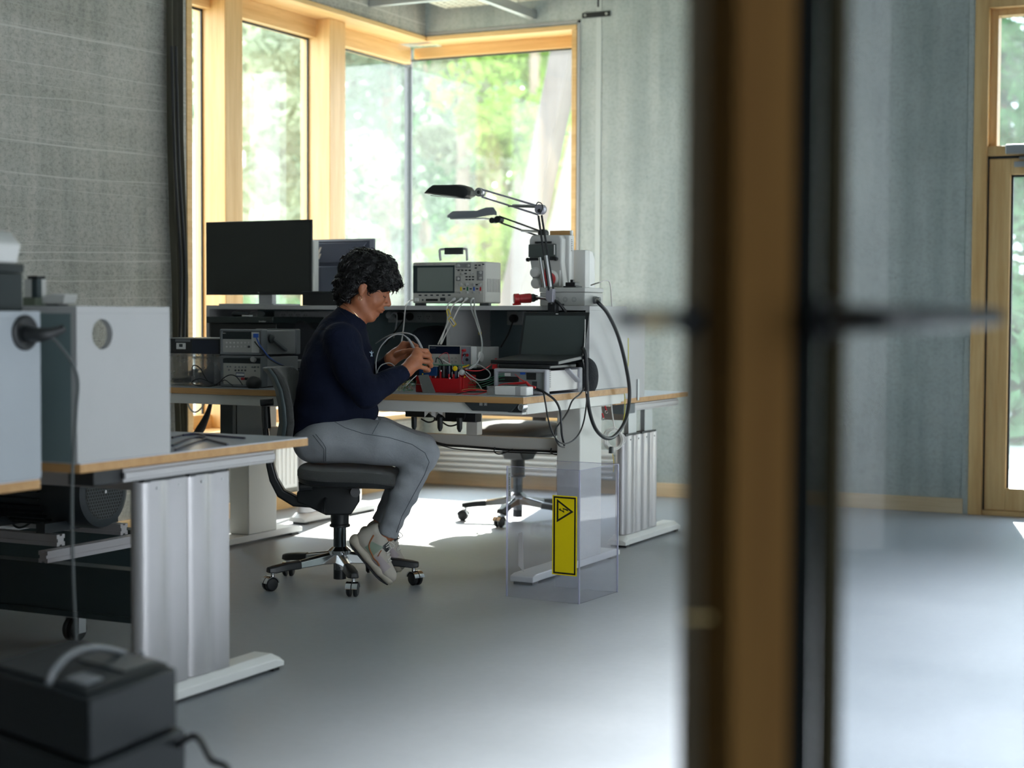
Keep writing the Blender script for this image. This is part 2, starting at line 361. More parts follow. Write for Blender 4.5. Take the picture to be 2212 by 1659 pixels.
MB().box(XG, XJ-.035, YG-.012, YG+.012, .55, ZH-.10).build('pane', M_GLASSB, w2)
gk = MB().box(XJ-.049, XJ-.035, YG-.02, YG-.013, .55, ZH-.1).box(XG, XJ-.035, YG-.02, YG-.013, ZH-.112, ZH-.10)
gk.build('gasket', dark, w2)
MB().box(XG-.02, XG+.02, YG-.02, YG+.02, .475, ZH-.03).build('corner_joint', dark, w2)
# ------------------------------------------------------------------ glazed door beside the back wall's end
d1 = sroot('door_1', (-1.2, YW, 0))
x0 = -1.80; x1 = -.55
f = MB().box(x0, x0+.075, YW-.03, YW+.2, 0, 2.86).box(x1-.075, x1, YW-.03, YW+.2, 0, 2.86).box(x0+.075, x1-.075, YW-.03, YW+.2, 2.80, 2.86)
f.box(x0+.075, x1-.075, YW-.02, YW+.16, 1.99, 2.045)
f.build('door_frame', M_WZ, d1, bevel=.004)
f = MB().box(x0+.075, x0+.115, YW+.03, YW+.12, 2.045, 2.80).box(x1-.115, x1-.075, YW+.03, YW+.12, 2.045, 2.80).box(x0+.115, x1-.115, YW+.03, YW+.12, 2.765, 2.80)
f.build('transom_frame', M_WZ, d1, bevel=.003)
MB().box(x0+.115, x1-.115, YW+.07, YW+.085, 2.045, 2.765).build('pane', M_GLASSR, d1)
lf = MB().box(x0+.085, x0+.20, YW-.01, YW+.07, .03, 1.975).box(x1-.20, x1-.085, YW-.01, YW+.07, .03, 1.975).box(x0+.20, x1-.20, YW-.01, YW+.07, .03, .155).box(x0+.20, x1-.20, YW-.01, YW+.07, 1.885, 1.975)
lf = lf.build('door_leaf', M_WZ, d1, bevel=.004)
p = MB().box(x0+.20, x1-.20, YW+.03, YW+.045, .155, 1.885).build('pane', M_GLASSR, lf)
MB().box(x0+.20, x0+.212, YW+.015, YW+.03, .155, 1.885).box(x0+.2, x1-.2, YW+.015, YW+.03, 1.873, 1.885).build('gasket', black, lf)
MB().box(x0+.075, x0+.085, YW, YW+.05, .03, 1.99).box(x0+.075, x1-.075, YW, YW+.05, 1.976, 1.988).build('gap_seal', black, d1)
c = MB().box(-1.62, -1.25, YW-.075, YW-.02, 1.995, 2.045).build('door_closer', galv, d1, bevel=.004)
MB().box(-1.55, -1.2, YW-.05, YW-.02, 1.965, 1.978).box(-1.46, -1.44, YW-.06, YW-.03, 1.97, 2.0).build('closer_arm', steel, c)
MB().box(-1.58, -1.2, YW-.03, YW-.01, 1.925, 1.955).build('closer_rail', galv, lf, bevel=.002)
MB().box(x0+.075, x1-.075, YW-.02, YW+.30, 0, .028).build('threshold', M_WX, d1, bevel=.003)
# vertical formwork joint and shadow gap beside the window
struct('trim_1', MB().box(XJ+.004, XJ+.022, YW-.006, YW+.0, 0, ZH+.03).box(XW+.0, XJ+.022, YW-.006, YW, ZH+.01, ZH+.025), mat('joint_strip', (.36, .36, .35), .6))
struct('trim_2', MB().box(XJ+.13, XJ+.165, YW-.004, YW, 0, 3.3), mat('pale_joint', (.50, .54, .52), .7))
struct('trim_3', MB().box(-1.835, -1.80, YW-.014, YW+.02, 0, 2.9), M_CONC)

# ------------------------------------------------------------------ door standing open close to the tripod: stile, edge, lever handles, glass
dn = V((cos(R(26.5)), sin(R(26.5)), 0)); df = V((-sin(R(26.5)), cos(R(26.5)), 0))
def dpt(px, d, z=0.): 
    p = at(px, 690, D=d); return V((p.x, p.y, z))
d2 = sroot('door_2', tuple(dpt(1640, 1.45)))
def dpost(pxa, pxb, da, db, name, m, th=.04, z0=.0, z1=2.3):
    a = dpt(pxa, da); b = dpt(pxb, db); n = (b-a).cross(V((0, 0, 1))).normalized()
    if n.dot(a-CP) < 0: n = -n
    mb = MB().prism([a, b, b+n*th, a+n*th], (0, 0, z1-z0)); mb.v = [(x, y, z+z0) for x, y, z in mb.v]
    return mb.build(name, m, d2, bevel=.0012)
dpost(1474, 1588, 1.46, 1.40, 'door_edge', M_DOORE)
dpost(1588, 1712, 1.395, 1.43, 'door_stile', M_DOORW)
dpost(1712, 1768, 1.445, 1.45, 'gasket', mat('matte_black_gasket', (.004, .005, .005), .95, spec=.05), .01)
dpost(1768, 1806, 1.47, 1.455, 'glazing_bead', M_DOORD, .015)
gp = dpost(1806, 2700, 1.46, 1.75, 'pane', M_GLASSF, .008)
h = MB(); p0 = at(1520, 693, D=1.46); p1 = at(1462, 690, D=1.40); p2 = at(1330, 688, D=1.28)
h.lathe(at(1520, 693, D=1.455), (at(1480, 693, D=1.40)-at(1520, 693, D=1.455)), [(.020, 0), (.020, .010), (.010, .014), (.010, .03)])
h.tube([at(1500, 693, D=1.45), p1, at(1420, 689, D=1.30), p2], .008, 12, 0, 4)
h.build('lever_handle', black, d2)
MB().lathe(at(1425, 694, D=1.285), (at(1400, 694, D=1.285)-at(1425, 694, D=1.285)), [(.0065, -.004), (.0065, .016)]).build('brass_collar', mat('dull_brass', (.35, .25, .12), .5, .5), d2)
h = MB(); h.tube([at(1800, 690, D=1.46), at(1860, 690, D=1.38), at(1990, 687, D=1.40), at(2150, 684, D=1.75)], [.013, .0125, .0105, .009], 12, 0, 4)
h.lathe(at(1770, 690, D=1.47), (at(1830, 690, D=1.40)-at(1770, 690, D=1.47)), [(.020, 0), (.020, .01), (.013, .02)])
h.build('lever_handle', black, d2)
MB().obox(at(1520, 265, D=1.452), (.010, .005, 0), (0, .004, 0), (0, 0, .030)).build('lock_plate', black, d2, bevel=.003)
MB().obox(at(1528, 1334, D=1.43), tuple(dn*.020), (0, .002, 0), (0, 0, .0015)).build('brass_strip', brass, d2)

# ================================================================== OUTSIDE
ground = MB().box(-70, 40, 9.75, 90, -.5, -.12).box(-70, -7.0, -12, 9.75, -.5, -.12)
struct('floor_1', ground, mat('sunlit_gravel_and_grass', (.36, .38, .31), .9, noise=.3, nscale=1.2))
struct('floor_2', MB().box(-2.3, .2, 9.75, 12.5, -.12, -.02), mat('pale_terrace', (.78, .77, .74), .8))
def leafm(name, c):
    m, nt, b = nodes_of(name); nt.nodes.remove(b); out = nt.nodes['Material Output']
    d = nt.nodes.new('ShaderNodeBsdfDiffuse'); t = nt.nodes.new('ShaderNodeBsdfTranslucent'); mx = nt.nodes.new('ShaderNodeMixShader'); mx.inputs[0].default_value = .55
    n = tex(nt, 'ShaderNodeTexNoise', .8, Detail=3)
    cc = ramp(nt, n.outputs['Fac'], [(.35, tuple(x*.6 for x in c)), (.65, tuple(min(1, x*1.35) for x in c))])
    nt.links.new(cc, d.inputs[0]); nt.links.new(cc, t.inputs[0]); nt.links.new(d.outputs[0], mx.inputs[1]); nt.links.new(t.outputs[0], mx.inputs[2]); nt.links.new(mx.outputs[0], out.inputs[0]); return m
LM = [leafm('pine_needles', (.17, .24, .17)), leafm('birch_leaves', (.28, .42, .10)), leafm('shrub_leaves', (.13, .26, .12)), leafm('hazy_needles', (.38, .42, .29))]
bark = mat('pine_bark', (.26, .20, .15), .9, noise=.3)
nr = np.random.default_rng(5)
def tree(x, y, h, rad, n, lm, label, low=.12, size=.16, trunk=.14, dens=1.0):
    root = thing('pine_tree' if lm in (0, 3) else 'leafy_tree', label, 'tree', (x, y, -.2), group=None)
    MB().tube([(x, y, -.2), (x+.1*rad, y, h*.5), (x, y, h*.96)], [trunk, trunk*.7, .03], 10, 0, 3).build('trunk', bark, root)
    nb = 26; cs = []
    for k in range(nb):
        z = h*(low+(1-low)*(k+.5)/nb); rr = rad*(1-.45*(k/nb)**2)*nr.uniform(.35, 1); a = nr.uniform(0, 2*pi)
        cs.append((x+cos(a)*rr*.7, y+sin(a)*rr*.7, z, rad*nr.uniform(.28, .5)))
    C = np.array(cs); idx = nr.integers(0, nb, n); u = nr.normal(size=(n, 3)); u /= np.linalg.norm(u, axis=1)[:, None]
    P = C[idx, :3]+u*(C[idx, 3]*nr.uniform(.3, 1, n)**.5)[:, None]*np.array([1, 1, .7])
    t1 = nr.normal(size=(n, 3)); t1 /= np.linalg.norm(t1, axis=1)[:, None]; t2 = np.cross(t1, nr.normal(size=(n, 3))); t2 /= np.linalg.norm(t2, axis=1)[:, None]
    s = (size*nr.uniform(.5, 1.2, n))[:, None]
    vs = np.stack([P-t1*s*.5, P+t2*s*.3, P+t1*s*.6, P-t2*s*.3], 1).reshape(-1, 3)
    Mi = WM[root.name].translation; vs = vs-np.array(Mi)
    me = bpy.data.meshes.new('foliage'); me.vertices.add(4*n); me.vertices.foreach_set('co', vs.ravel().astype(np.float32))
    me.loops.add(4*n); me.loops.foreach_set('vertex_index', np.arange(4*n, dtype=np.int32)); me.polygons.add(n); me.polygons.foreach_set('loop_start', np.arange(0, 4*n, 4, dtype=np.int32))
    me.update(); me.materials.append(LM[lm]); o = bpy.data.objects.new('foliage', me); COL.objects.link(o); o.parent = root
    return root
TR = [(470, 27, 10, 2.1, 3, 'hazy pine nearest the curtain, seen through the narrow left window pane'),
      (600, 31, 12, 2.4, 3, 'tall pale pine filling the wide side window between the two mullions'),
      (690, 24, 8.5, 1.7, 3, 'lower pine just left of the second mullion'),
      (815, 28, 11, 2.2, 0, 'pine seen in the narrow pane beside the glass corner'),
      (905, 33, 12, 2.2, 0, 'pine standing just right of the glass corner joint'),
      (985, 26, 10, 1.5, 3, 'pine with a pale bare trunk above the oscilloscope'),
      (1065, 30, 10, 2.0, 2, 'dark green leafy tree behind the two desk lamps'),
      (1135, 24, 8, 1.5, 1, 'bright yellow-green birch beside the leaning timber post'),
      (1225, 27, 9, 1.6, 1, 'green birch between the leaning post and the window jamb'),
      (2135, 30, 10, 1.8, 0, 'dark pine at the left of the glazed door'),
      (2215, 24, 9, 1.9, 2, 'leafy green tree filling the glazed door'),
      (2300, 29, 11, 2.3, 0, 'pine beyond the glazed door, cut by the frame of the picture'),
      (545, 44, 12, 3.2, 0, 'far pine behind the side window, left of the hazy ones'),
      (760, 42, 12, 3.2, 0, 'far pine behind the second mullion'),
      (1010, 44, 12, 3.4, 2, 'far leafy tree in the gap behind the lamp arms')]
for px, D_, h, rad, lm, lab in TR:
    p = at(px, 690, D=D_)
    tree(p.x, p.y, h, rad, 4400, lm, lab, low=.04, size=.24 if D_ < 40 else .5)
for px, D_, w, lab in ((560, 20, 1.6, 'low shrub on the ground outside the side window'), (700, 19, 1.3, 'low shrub outside beneath the second mullion'), (960, 21, 1.6, 'low shrub behind the oscilloscope outside'), (1090, 20, 1.3, 'low shrub outside at the foot of the leaning post'), (2190, 17, 1.5, 'bushy green shrub outside the glazed door')):
    p = at(px, 690, D=D_); root = thing('shrub', lab, 'shrub', (p.x, p.y, -.2))
    n = 2600; u = nr.normal(size=(n, 3)); u /= np.linalg.norm(u, axis=1)[:, None]; u[:, 2] = abs(u[:, 2])
    P = u*nr.uniform(.5, 1, n)[:, None]*np.array([w, w, 1.5]); t1 = nr.normal(size=(n, 3))*.07; t2 = nr.normal(size=(n, 3))*.06
    vs = np.stack([P-t1, P+t2, P+t1, P-t2], 1).reshape(-1, 3); mb = MB(); mb.add(vs.tolist(), [(4*i, 4*i+1, 4*i+2, 4*i+3) for i in range(n)])
    mb.build('foliage', LM[2], root, local=True, smooth=False)
# leaning timber post outside the window
a = at(1213, 95, Y=15.5); b = at(1098, 660, Y=15.5); e = a+(a-b)*.06; g = b+(b-a)*.62
u = V((.062, .03, 0)); mb = MB().prism([g-V((.12, 0, 0)), g+V((.12, 0, 0)), g+V((.12, .3, 0)), g+V((-.12, .3, 0))], e-g)
tag(mb.build('leaning_post', M_POST, bevel=.01), 'big leaning timber post outside the corner window', 'post')
a2 = at(1247, 300, Y=15.9); b2 = at(1165, 660, Y=15.9); e2 = a2+(a2-b2)*.72; g2 = b2+(b2-a2)*1.35
mb = MB().prism([g2-V((.11, 0, 0)), g2+V((.11, 0, 0)), g2+V((.11, .2, 0)), g2+V((-.11, .2, 0))], e2-g2)
tag(mb.build('leaning_brace', mat('white_painted_timber', (.26, .255, .25), .6), bevel=.006), 'slimmer white leaning brace outside, next to the big timber post', 'brace')
# neighbouring wing with upright boards, left
p = at(425, 690, D=15.5); r_ = thing('neighbour_building', 'pale building with upright boards outside the leftmost pane', 'building', (p.x, p.y, -.2))
mb = MB().box(p.x-5, p.x-.12, p.y, p.y+.7, -.2, 2.55); mb.build('wall', mat('pale_cladding', (.72, .72, .70), .7), r_)
mb = MB(); 
for k in range(12): mb.box(p.x-.3-k*.36, p.x-.2-k*.36, p.y-.06, p.y, -.2, 2.5)
mb.build('board', mat('pale_board', (.60, .55, .48), .7), r_)
MB().box(p.x-5.1, p.x-.02, p.y-.2, p.y+.8, 2.55, 2.7).build('roof', mat('pale_roof_edge', (.5, .5, .5), .7), r_)
# ================================================================== FURNITURE
def rbox(x0, x1, y0, y1, z0, z1): return MB().box(x0, x1, y0, y1, z0, z1)
def table_top(root, x0, x1, y0, y1, zt, th, m_top, name='table_top'):
    rbox(x0+.0015, x1-.0015, y0+.0015, y1-.0015, zt-.0025, zt).build('laminate', m_top, b_ := rbox(x0, x1, y0, y1, zt-th, zt-.0025).build(name, M_PLYX, root, bevel=.001))
    return b_
def alu_desk(root, x1, y0, y1, lx, zt, ly0, ly1, fy0, fy1, ztop):
    """desk on twin aluminium lifting columns; x1 = the visible end, lx = length towards the left"""
    table_top(root, x1-lx, x1, y0, y1, zt, .026, lam)
    for xe, nm in ((x1-.045, 'support_arm'), (x1-lx+.09, 'support_arm')):
        MB().box(xe-.05, xe+.02, fy0, fy1, zt-.068, zt-.0305).box(xe-.045, xe+.026, fy0, fy1, zt-.060, zt-.040).build(nm, alu, root, bevel=.002)
        for a in (ly0, (ly0+ly1)/2+.006):
            w = (ly1-ly0)/2-.01
            MB().box(xe-.025, xe-.002, a+.06, a+w-.03, ztop-.03, zt-.0685).build('inner_column', galv, root)
            prof = [(xe+.012, a+w), (xe-.040, a+w), (xe-.054, a+w-.015), (xe-.056, a+w*.5), (xe-.054, a+.030), (xe-.046, a+.012), (xe-.030, a+.002), (xe-.014, a+.002), (xe, a+.012), (xe+.008, a+.032), (xe+.012, a+.06), (xe+.012, a+w*.46), (xe+.008, a+w*.49), (xe+.008, a+w*.66), (xe+.012, a+w*.69)]
            c = MB().prism([(x, y, .058) for x, y in prof], (0, 0, ztop-.058)).build('leg', alu, root)
            MB().cyl((xe+.011, a+w*.3, ztop-.02), (xe+.0145, a+w*.3, ztop-.02), .004, n=10).cyl((xe+.011, a+w*.82, ztop-.02), (xe+.0145, a+w*.82, ztop-.02), .004, n=10).build('screws', steel, c)
            MB().box(xe-.034, xe+.008, a+.004, a+w-.002, ztop-.002, ztop+.009).build('end_cap', black, c)
        F = [(xe-.075, fy0-.02), (xe+.028, fy0-.02), (xe+.028, fy1+.03)]
        ft = MB().loft([[(xe-.07, y, z0), (xe+.026, y, z0), (xe+.026, y, z1), (xe+.008, y, z2), (xe-.055, y, z2), (xe-.07, y, z1)] for y, z0, z1, z2 in ((fy0-.06, .012, .026, .036), (fy0-.02, .012, .038, .056), (fy1+.0, .012, .038, .056), (fy1+.045, .012, .026, .036))])
        ft = ft.build('foot', white, root, bevel=.002)
        [MB().box(xe-.06, xe+.018, q0, q1, 0, .0125).build('foot_pad', black, ft) for q0, q1 in ((fy0-.04, fy0), (fy1, fy1+.03))]
    MB().box(x1-lx+.12, x1-.10, (ly0+ly1)/2-.05, (ly0+ly1)/2+.03, zt-.12, zt-.06).build('cross_rail', alu, root)

# ---- the desk at the left, drawn up with its end towards the view
ld = thing('workbench', 'pale desk on twin aluminium columns, nearest desk with cables on top', 'desk', (-3.9, 3.8, 0))
alu_desk(ld, -2.868, 3.27, 4.32, 2.0, .715, 3.565, 3.955, 3.47, 4.17, .638)
MB().box(-2.99, -2.90, 3.36, 3.47, .645, .688).build('arm_end_cap', black, ld, bevel=.004)
# its raised shelf unit
def hutch(root, x0, x1, y0, y1, zb, zt, open_to, holes=(), dividers=(), back=True, m=melam):
    """shelf unit standing on a desk: top board, two end panels, back panel; end panel with round cable holes"""
    t = .019
    rbox(x0, x1, y0, y1, zt-t, zt).build('top_board', m, root, bevel=.001)
    rbox(x0, x0+t, y0, y1, zb, zt-t).build('end_panel', m, root)
    # visible end panel with holes cut as real openings
    if holes:
        bm = bmesh.new(); o = V(((x1-t), 0, 0)); n = 40
        hy, hz, hr = holes[0]; outer = []
        def edge(a):
            c, s_ = cos(a), sin(a); k = min([q for q in (((y1-hy)/c if c > 1e-6 else 9), ((y0-hy)/c if c < -1e-6 else 9), ((zt-t-hz)/s_ if s_ > 1e-6 else 9), ((zb-hz)/s_ if s_ < -1e-6 else 9))])
            return (hy+c*k, hz+s_*k)
        angs = sorted([2*pi*k/n for k in range(n)]+[atan2(zz-hz, yy-hy) % (2*pi) for yy in (y0, y1) for zz in (zb, zt-t)])
        mb = MB()
        for i in range(len(angs)):
            a, b = angs[i], angs[(i+1) % len(angs)]
            ia, ib = (hy+cos(a)*hr, hz+sin(a)*hr), (hy+cos(b)*hr, hz+sin(b)*hr); ea, eb = edge(a), edge(b)
            for x in (x1-t, x1): mb.quad((x, *ia), (x, *ib), (x, *eb), (x, *ea))
            mb.quad((x1-t, *ia), (x1-t, *ib), (x1, *ib), (x1, *ia)); mb.quad((x1-t, *ea), (x1-t, *eb), (x1, *eb), (x1, *ea))
        mb.build('end_panel', m, root)
        bm.free()
    else: rbox(x1-t, x1, y0, y1, zb, zt-t).build('end_panel', m, root)
    if back:
        yb = (y1-t, y1) if open_to < 0 else (y0, y0+t)
        rbox(x0+t, x1-t, yb[0], yb[1], zb, zt-t).build('back_panel', melamd, root)
    for xd in dividers: rbox(xd, xd+t, y0+.002, y1-t, zb, zt-t).build('divider', m, root)
lh = thing('desk_shelf_unit', 'grey shelf unit whose end panel has an open round hole', 'shelf unit', (-3.9, 3.45, .716))
hutch(lh, -4.86, -2.87, 3.262, 3.638, .716, 1.119, 1, holes=((3.36, 1.046, .040),))
# ---- the desk back to back with it, nearer still
nd = thing('workbench', 'desk at the left edge carrying the grey box with a plugged black cord', 'desk', (-3.9, 2.7, 0))
alu_desk(nd, -2.868, 2.07, 3.125, 2.0, .690, 2.35, 2.75, 2.2, 2.9, .6)
nh = thing('desk_shelf_unit', 'grey shelf unit at the left edge with a black grommet and cord in its end', 'shelf unit', (-3.9, 3.0, .691))
hutch(nh, -4.86, -2.87, 2.75, 3.13, .691, 1.105, -1, m=mat('bluish_melamine', (.38, .41, .44), .5))
g = MB().lathe(V((-2.8695, 3.075, 1.052)), (1, 0, 0), [(.044, 0), (.044, .004), (.040, .008), (.036, .009), (.03, .006)])
tag(g.build('cable_grommet', black), 'round black grommet in the end panel at the left edge', 'grommet')
pc = thing('power_plug', 'black angled plug sitting in the round grommet at the left edge', 'plug', (-2.86, 3.08, 1.05))
MB().tube([(-2.862, 3.075, 1.05), (-2.825, 3.085, 1.047), (-2.80, 3.118, 1.058), (-2.79, 3.128, 1.066)], [.02, .018, .011, .009], 12, 0, 3).build('plug_body', black, pc)
MB().tube([(-2.825, 3.085, 1.045), (-2.80, 3.11, 1.030), (-2.79, 3.17, .95), (-2.79, 3.168, .86), (-2.79, 3.155, .74), (-2.79, 3.15, .6), (-2.79, 3.155, .4), (-2.79, 3.17, .2), (-2.80, 3.18, .008)], .0042, 8, 0, 6).build('cord', mat('dark_grey_cord', (.07, .08, .08), .5), pc)

# ---- the height adjustable workbench where the person sits
wbn = thing('workbench', 'long height-adjustable workbench crowded with instruments, where the person works', 'desk', (-3.84, 6.3, 0))
BX0, BX1, BY0, BY1, BZ = -4.86, -2.835, 5.787, 6.862, .78
table_top(wbn, BX0, BX1, BY0, BY1, BZ, .028, mat('bench_grey_laminate', (.30, .32, .34), .4))
for q0, q1, q2 in ((BY0+.015, BY0+.055, .072), (BY1-.06, BY1-.02, .065)): MB().box(BX0+.02, BX1-.012, q0, q1, BZ-q2, BZ-.0285).build('frame_rail', offw, wbn, bevel=.002)
for q0, q1 in ((BX1-.06, BX1-.01), (BX0+.02, BX0+.07)): MB().box(q0, q1, BY0+.055, BY1-.06, BZ-.072, BZ-.0285).build('side_rail', offw, wbn, bevel=.002)
for xl, nm in ((-2.93, 1), (-4.66, 1)):
    lg = MB().box(xl-.06, xl+.05, 6.434, 6.668, .045, BZ-.075).build('leg', offw, wbn, bevel=.004)
    ft = MB().loft([[(xl-.06, y, .012), (xl+.045, y, .012), (xl+.045, y, zt), (xl-.06, y, zt)] for y, zt in ((5.985, .036), (6.02, .044), (6.86, .044), (6.90, .034))]).build('foot', white, wbn, bevel=.004)
    [MB().box(xl-.05, xl+.035, q0, q1, 0, .013).build('foot_pad', black, ft) for q0, q1 in ((6.0, 6.06), (6.82, 6.88))]
MB().box(-4.60, -2.98, 6.50, 6.545, .505, .562).build('cross_beam', offw, wbn, bevel=.002)
pz = at(1022, 950, Y=6.5)
MB().box(pz.x-.035, pz.x+.02, 6.50, 6.55, .563, BZ-.06).build('upright', offw, wbn, bevel=.002)
# control handset under the front edge
a = at(1006, 868, Y=BY0); b = at(1148, 873, Y=BY0)
hs = MB().prism([(a.x-.006, BY0-.004, BZ-.0285), (a.x+.235, BY0-.004, BZ-.0285), (a.x+.205, BY0-.004, BZ-.060), (a.x+.03, BY0-.004, BZ-.060)], (0, .06, 0)).build('control_handset', dark, wbn, bevel=.003)
bt = MB()
for cx in (1039, 1049):
    c = at(cx, 873, Y=BY0-.0045)
    s_ = .0055
    for (x0, x1, z0, z1) in ((-s_, s_, s_-.0008, s_), (-s_, s_, -s_, -s_+.0008), (-s_, -s_+.0008, -s_, s_), (s_-.0008, s_, -s_, s_), (-.0015, .0015, -.003, .003)): bt.box(c.x+x0, c.x+x1, BY0-.0052, BY0-.0038, c.z+z0, c.z+z1)
bt.build('button_marks', lgrey, hs)
c = at(1118, 878, Y=BY0); kb = MB().box(c.x-.045, c.x+.02, BY0+.0, BY0+.04, BZ-.062, BZ-.0295).build('crank_bracket', black, wbn, bevel=.003)
kb2 = MB().lathe(at(1126, 880, Y=BY0), (0, -1, 0), [(.014, -.03), (.014, .004), (.011, .006), (.011, .002)]).build('crank_socket', steel, wbn)

bh = thing('desk_shelf_unit', 'long grey shelf unit on the workbench, carrying the large monitor', 'shelf unit', (-3.84, 6.65, BZ+.001))
hx = at(978, 700, Y=6.5).x
hutch(bh, -4.86, -2.842, 6.44, 6.855, BZ+.001, 1.142, -1, dividers=(hx,), m=mat('bench_shelf_melamine', (.46, .46, .455), .5))
MB().box(hx+.02, -2.862, 6.829, 6.835, BZ+.2, 1.12).build('rear_lining', mat('mid_grey_lining', (.17, .225, .24), .5), bh)
MB().box(hx+.02, -2.862, 6.70, 6.712, BZ+.001, BZ+.10).build('low_shelf_front', mat('taupe_panel', (.30, .29, .27), .5), bh)

# ---- the desk behind, facing the back wall
fd = thing('workbench', 'desk behind the workbench, its far end reaching past the dark door post', 'desk', (-3.95, 7.5, 0))
alu_desk(fd, -2.95, 6.99, 7.952, 1.95, .715, 7.20, 7.60, 7.23, 7.86, .53)
MB().box(-3.02, -2.955, 7.10, 7.24, .64, .686).build('arm_end_cap', mat('dark_bracket', (.10, .12, .13), .5), fd, bevel=.003)
fh = thing('desk_shelf_unit', 'grey shelf unit of the desk behind, partly hidden by the workbench', 'shelf unit', (-3.95, 7.17, .716))
hutch(fh, -4.88, -2.95, 6.99, 7.343, .716, 1.10, 1)
MB().box(-2.949, -2.944, 7.245, 7.262, .70, .80).build('angle_bracket', galv, fh)

# ================================================================== CHAIRS
def casters_star(root, angs, rr, r_in=.03, cap=True, hub=.085, bright=chrome):
    for a in angs:
        d = V((cos(a), sin(a), 0)); n = V((-sin(a), cos(a), 0)); rings = []; rin = []
        for t, w, h, z in ((.03, .026, .026, .115), (.30, .021, .020, .108), (.62, .019, .016, .096), (1.0, .021, .012, .084)):
            c = d*(rr*t); rings.append([c+n*w+V((0, 0, z-h)), c+n*w*.7+V((0, 0, z+h*.6)), c+V((0, 0, z+h)), c-n*w*.7+V((0, 0, z+h*.6)), c-n*w+V((0, 0, z-h)), c+V((0, 0, z-h*1.1))])
        leg = MB().loft(rings).build('leg', bright, root, local=True, bevel=.003)
        rg = []
        for t, w, h, z in ((.60, .022, .017, .0965), (.8, .0235, .016, .093), (.98, .025, .015, .086), (1.07, .017, .011, .084)):
            c = d*(rr*t); rg.append([c+n*w+V((0, 0, z-h)), c+n*w*.8+V((0, 0, z+h*.7)), c+V((0, 0, z+h)), c-n*w*.8+V((0, 0, z+h*.7)), c-n*w+V((0, 0, z-h)), c+V((0, 0, z-h*1.1))])
        MB().loft(rg).build('leg_pad', black, leg, local=True, bevel=.004)
        c0 = d*rr; ca = a+rnd.uniform(-1.2, 1.2); cd_ = V((cos(ca), sin(ca), 0)); cn = V((-sin(ca), cos(ca), 0)); cc = c0+cd_*.012+V((0, 0, .028))
        wh = MB()
        for s_ in (-1, 1): wh.lathe(cc+cn*s_*.006, cn*s_, [(.012, 0), (.0275, .001), (.028, .010), (.022, .016), (.006, .018)], 20)
        wl_ = wh.build('caster_wheels', black, leg, local=True)
        hd = MB()
        for k in range(9):
            pass
        arc = [cc+cd_*(.032*cos(t))+V((0, 0, .032*sin(t))) for t in [R(10+160*k/8) for k in range(9)]]
        for s_ in (-1, 1):
            hd.loft([[p+cn*s_*.002, p+cn*s_*.024, p+cn*s_*.022-(p-cc).normalized()*.004, p+cn*s_*.002-(p-cc).normalized()*.004] for p in arc])
        hd.cyl(c0+V((0, 0, .055)), c0+V((0, 0, .082)), .008, n=12)
        hd.build('caster_hood', chrome, leg, local=True)
def office_chair(root, angs, rr, seat_yaw, zs, main=True):
    casters_star(root, angs, rr)
    MB().lathe((0, 0, .0), (0, 0, 1), [(.024, .058), (.026, .06), (.026, .12), (.045, .125), (.048, .14), (.03, .155)]).build('hub', chrome, root, local=True)
    MB().lathe((0, 0, 0), (0, 0, 1), [(.026, .022), (.026, .12)]).build('column_foot', black, root, local=True)
    MB().lathe((0, 0, 0), (0, 0, 1), [(.0265, .14), (.0265, .25)]).build('gas_lift', mat('dark_chrome', (.10, .12, .13), .2, .9), root, local=True)
    MB().lathe((0, 0, 0), (0, 0, 1), [(.038, .235), (.042, .237), (.042, .245), (.037, .248), (.039, zs-.12), (.044, zs-.10)]).build('column_sleeve', black, root, local=True)
    ux = V((cos(seat_yaw), sin(seat_yaw), 0)); uy = V((-sin(seat_yaw), cos(seat_yaw), 0))
    def P(x, y, z): return ux*x+uy*y+V((0, 0, z))
    # mechanism
    mb = MB().loft([[P(x, -w, z0), P(x, w, z0), P(x, w, z1), P(x, -w, z1)] for x, w, z0, z1 in ((-.17, .05, zs-.135, zs-.095), (-.13, .055, zs-.15, zs-.06), (-.05, .07, zs-.185, zs-.05), (.05, .06, zs-.185, zs-.05), (.085, .055, zs-.13, zs-.05))])
    mb.build('tilt_mechanism', black, root, local=True, bevel=.006)
    MB().tube([P(-.10, -.09, zs-.062), P(-.155, -.10, zs-.066)], .021, 12).build('tilt_knob', black, root, local=True, bevel=.004)
    MB().tube([P(.06, -.06, zs-.09), P(.075, -.13, zs-.085)], [.016, .02], 14).build('tension_knob', black, root, local=True)
    MB().tube([P(-.05, -.05, zs-.11), P(-.052, -.10, zs-.135), P(-.05, -.115, zs-.17)], [.006, .008, .010], 10, 0, 3).build('height_lever', black, root, local=True)
    # seat: pan and cushion
    def seat_ring(s, z, dz):
        out = []
        for k in range(40):
            a = 2*pi*k/40; cx = abs(cos(a))**.62*(1 if cos(a) > 0 else -1); sy = abs(sin(a))**.62*(1 if sin(a) > 0 else -1)
            x = .215*cx*s+.014; y = .225*sy*s*(1-.08*(cx > 0)*cx)
            out.append(P(x+.035, y, z+dz*(.012*(1-(x/.215)**2)*0-.028*max(0, x/.215)**2.5*(1 if dz else 0)+.010*(max(0, -x/.215))**2)))
        return out
    MB().loft([seat_ring(.86, zs-.062, .6), seat_ring(.97, zs-.052, .8), seat_ring(.99, zs-.036, 1)]).build('seat_pan', black, root, local=True)
    MB().loft([seat_ring(.97, zs-.037, 1), seat_ring(1.0, zs-.028, 1), seat_ring(1.0, zs-.010, 1), seat_ring(.965, zs+.004, 1), seat_ring(.88, zs+.010, 1), seat_ring(.6, zs+.010, 1), seat_ring(.2, zs+.009, 1)]).build('seat', fabricg, root, local=True)
    return P
ZS = .475
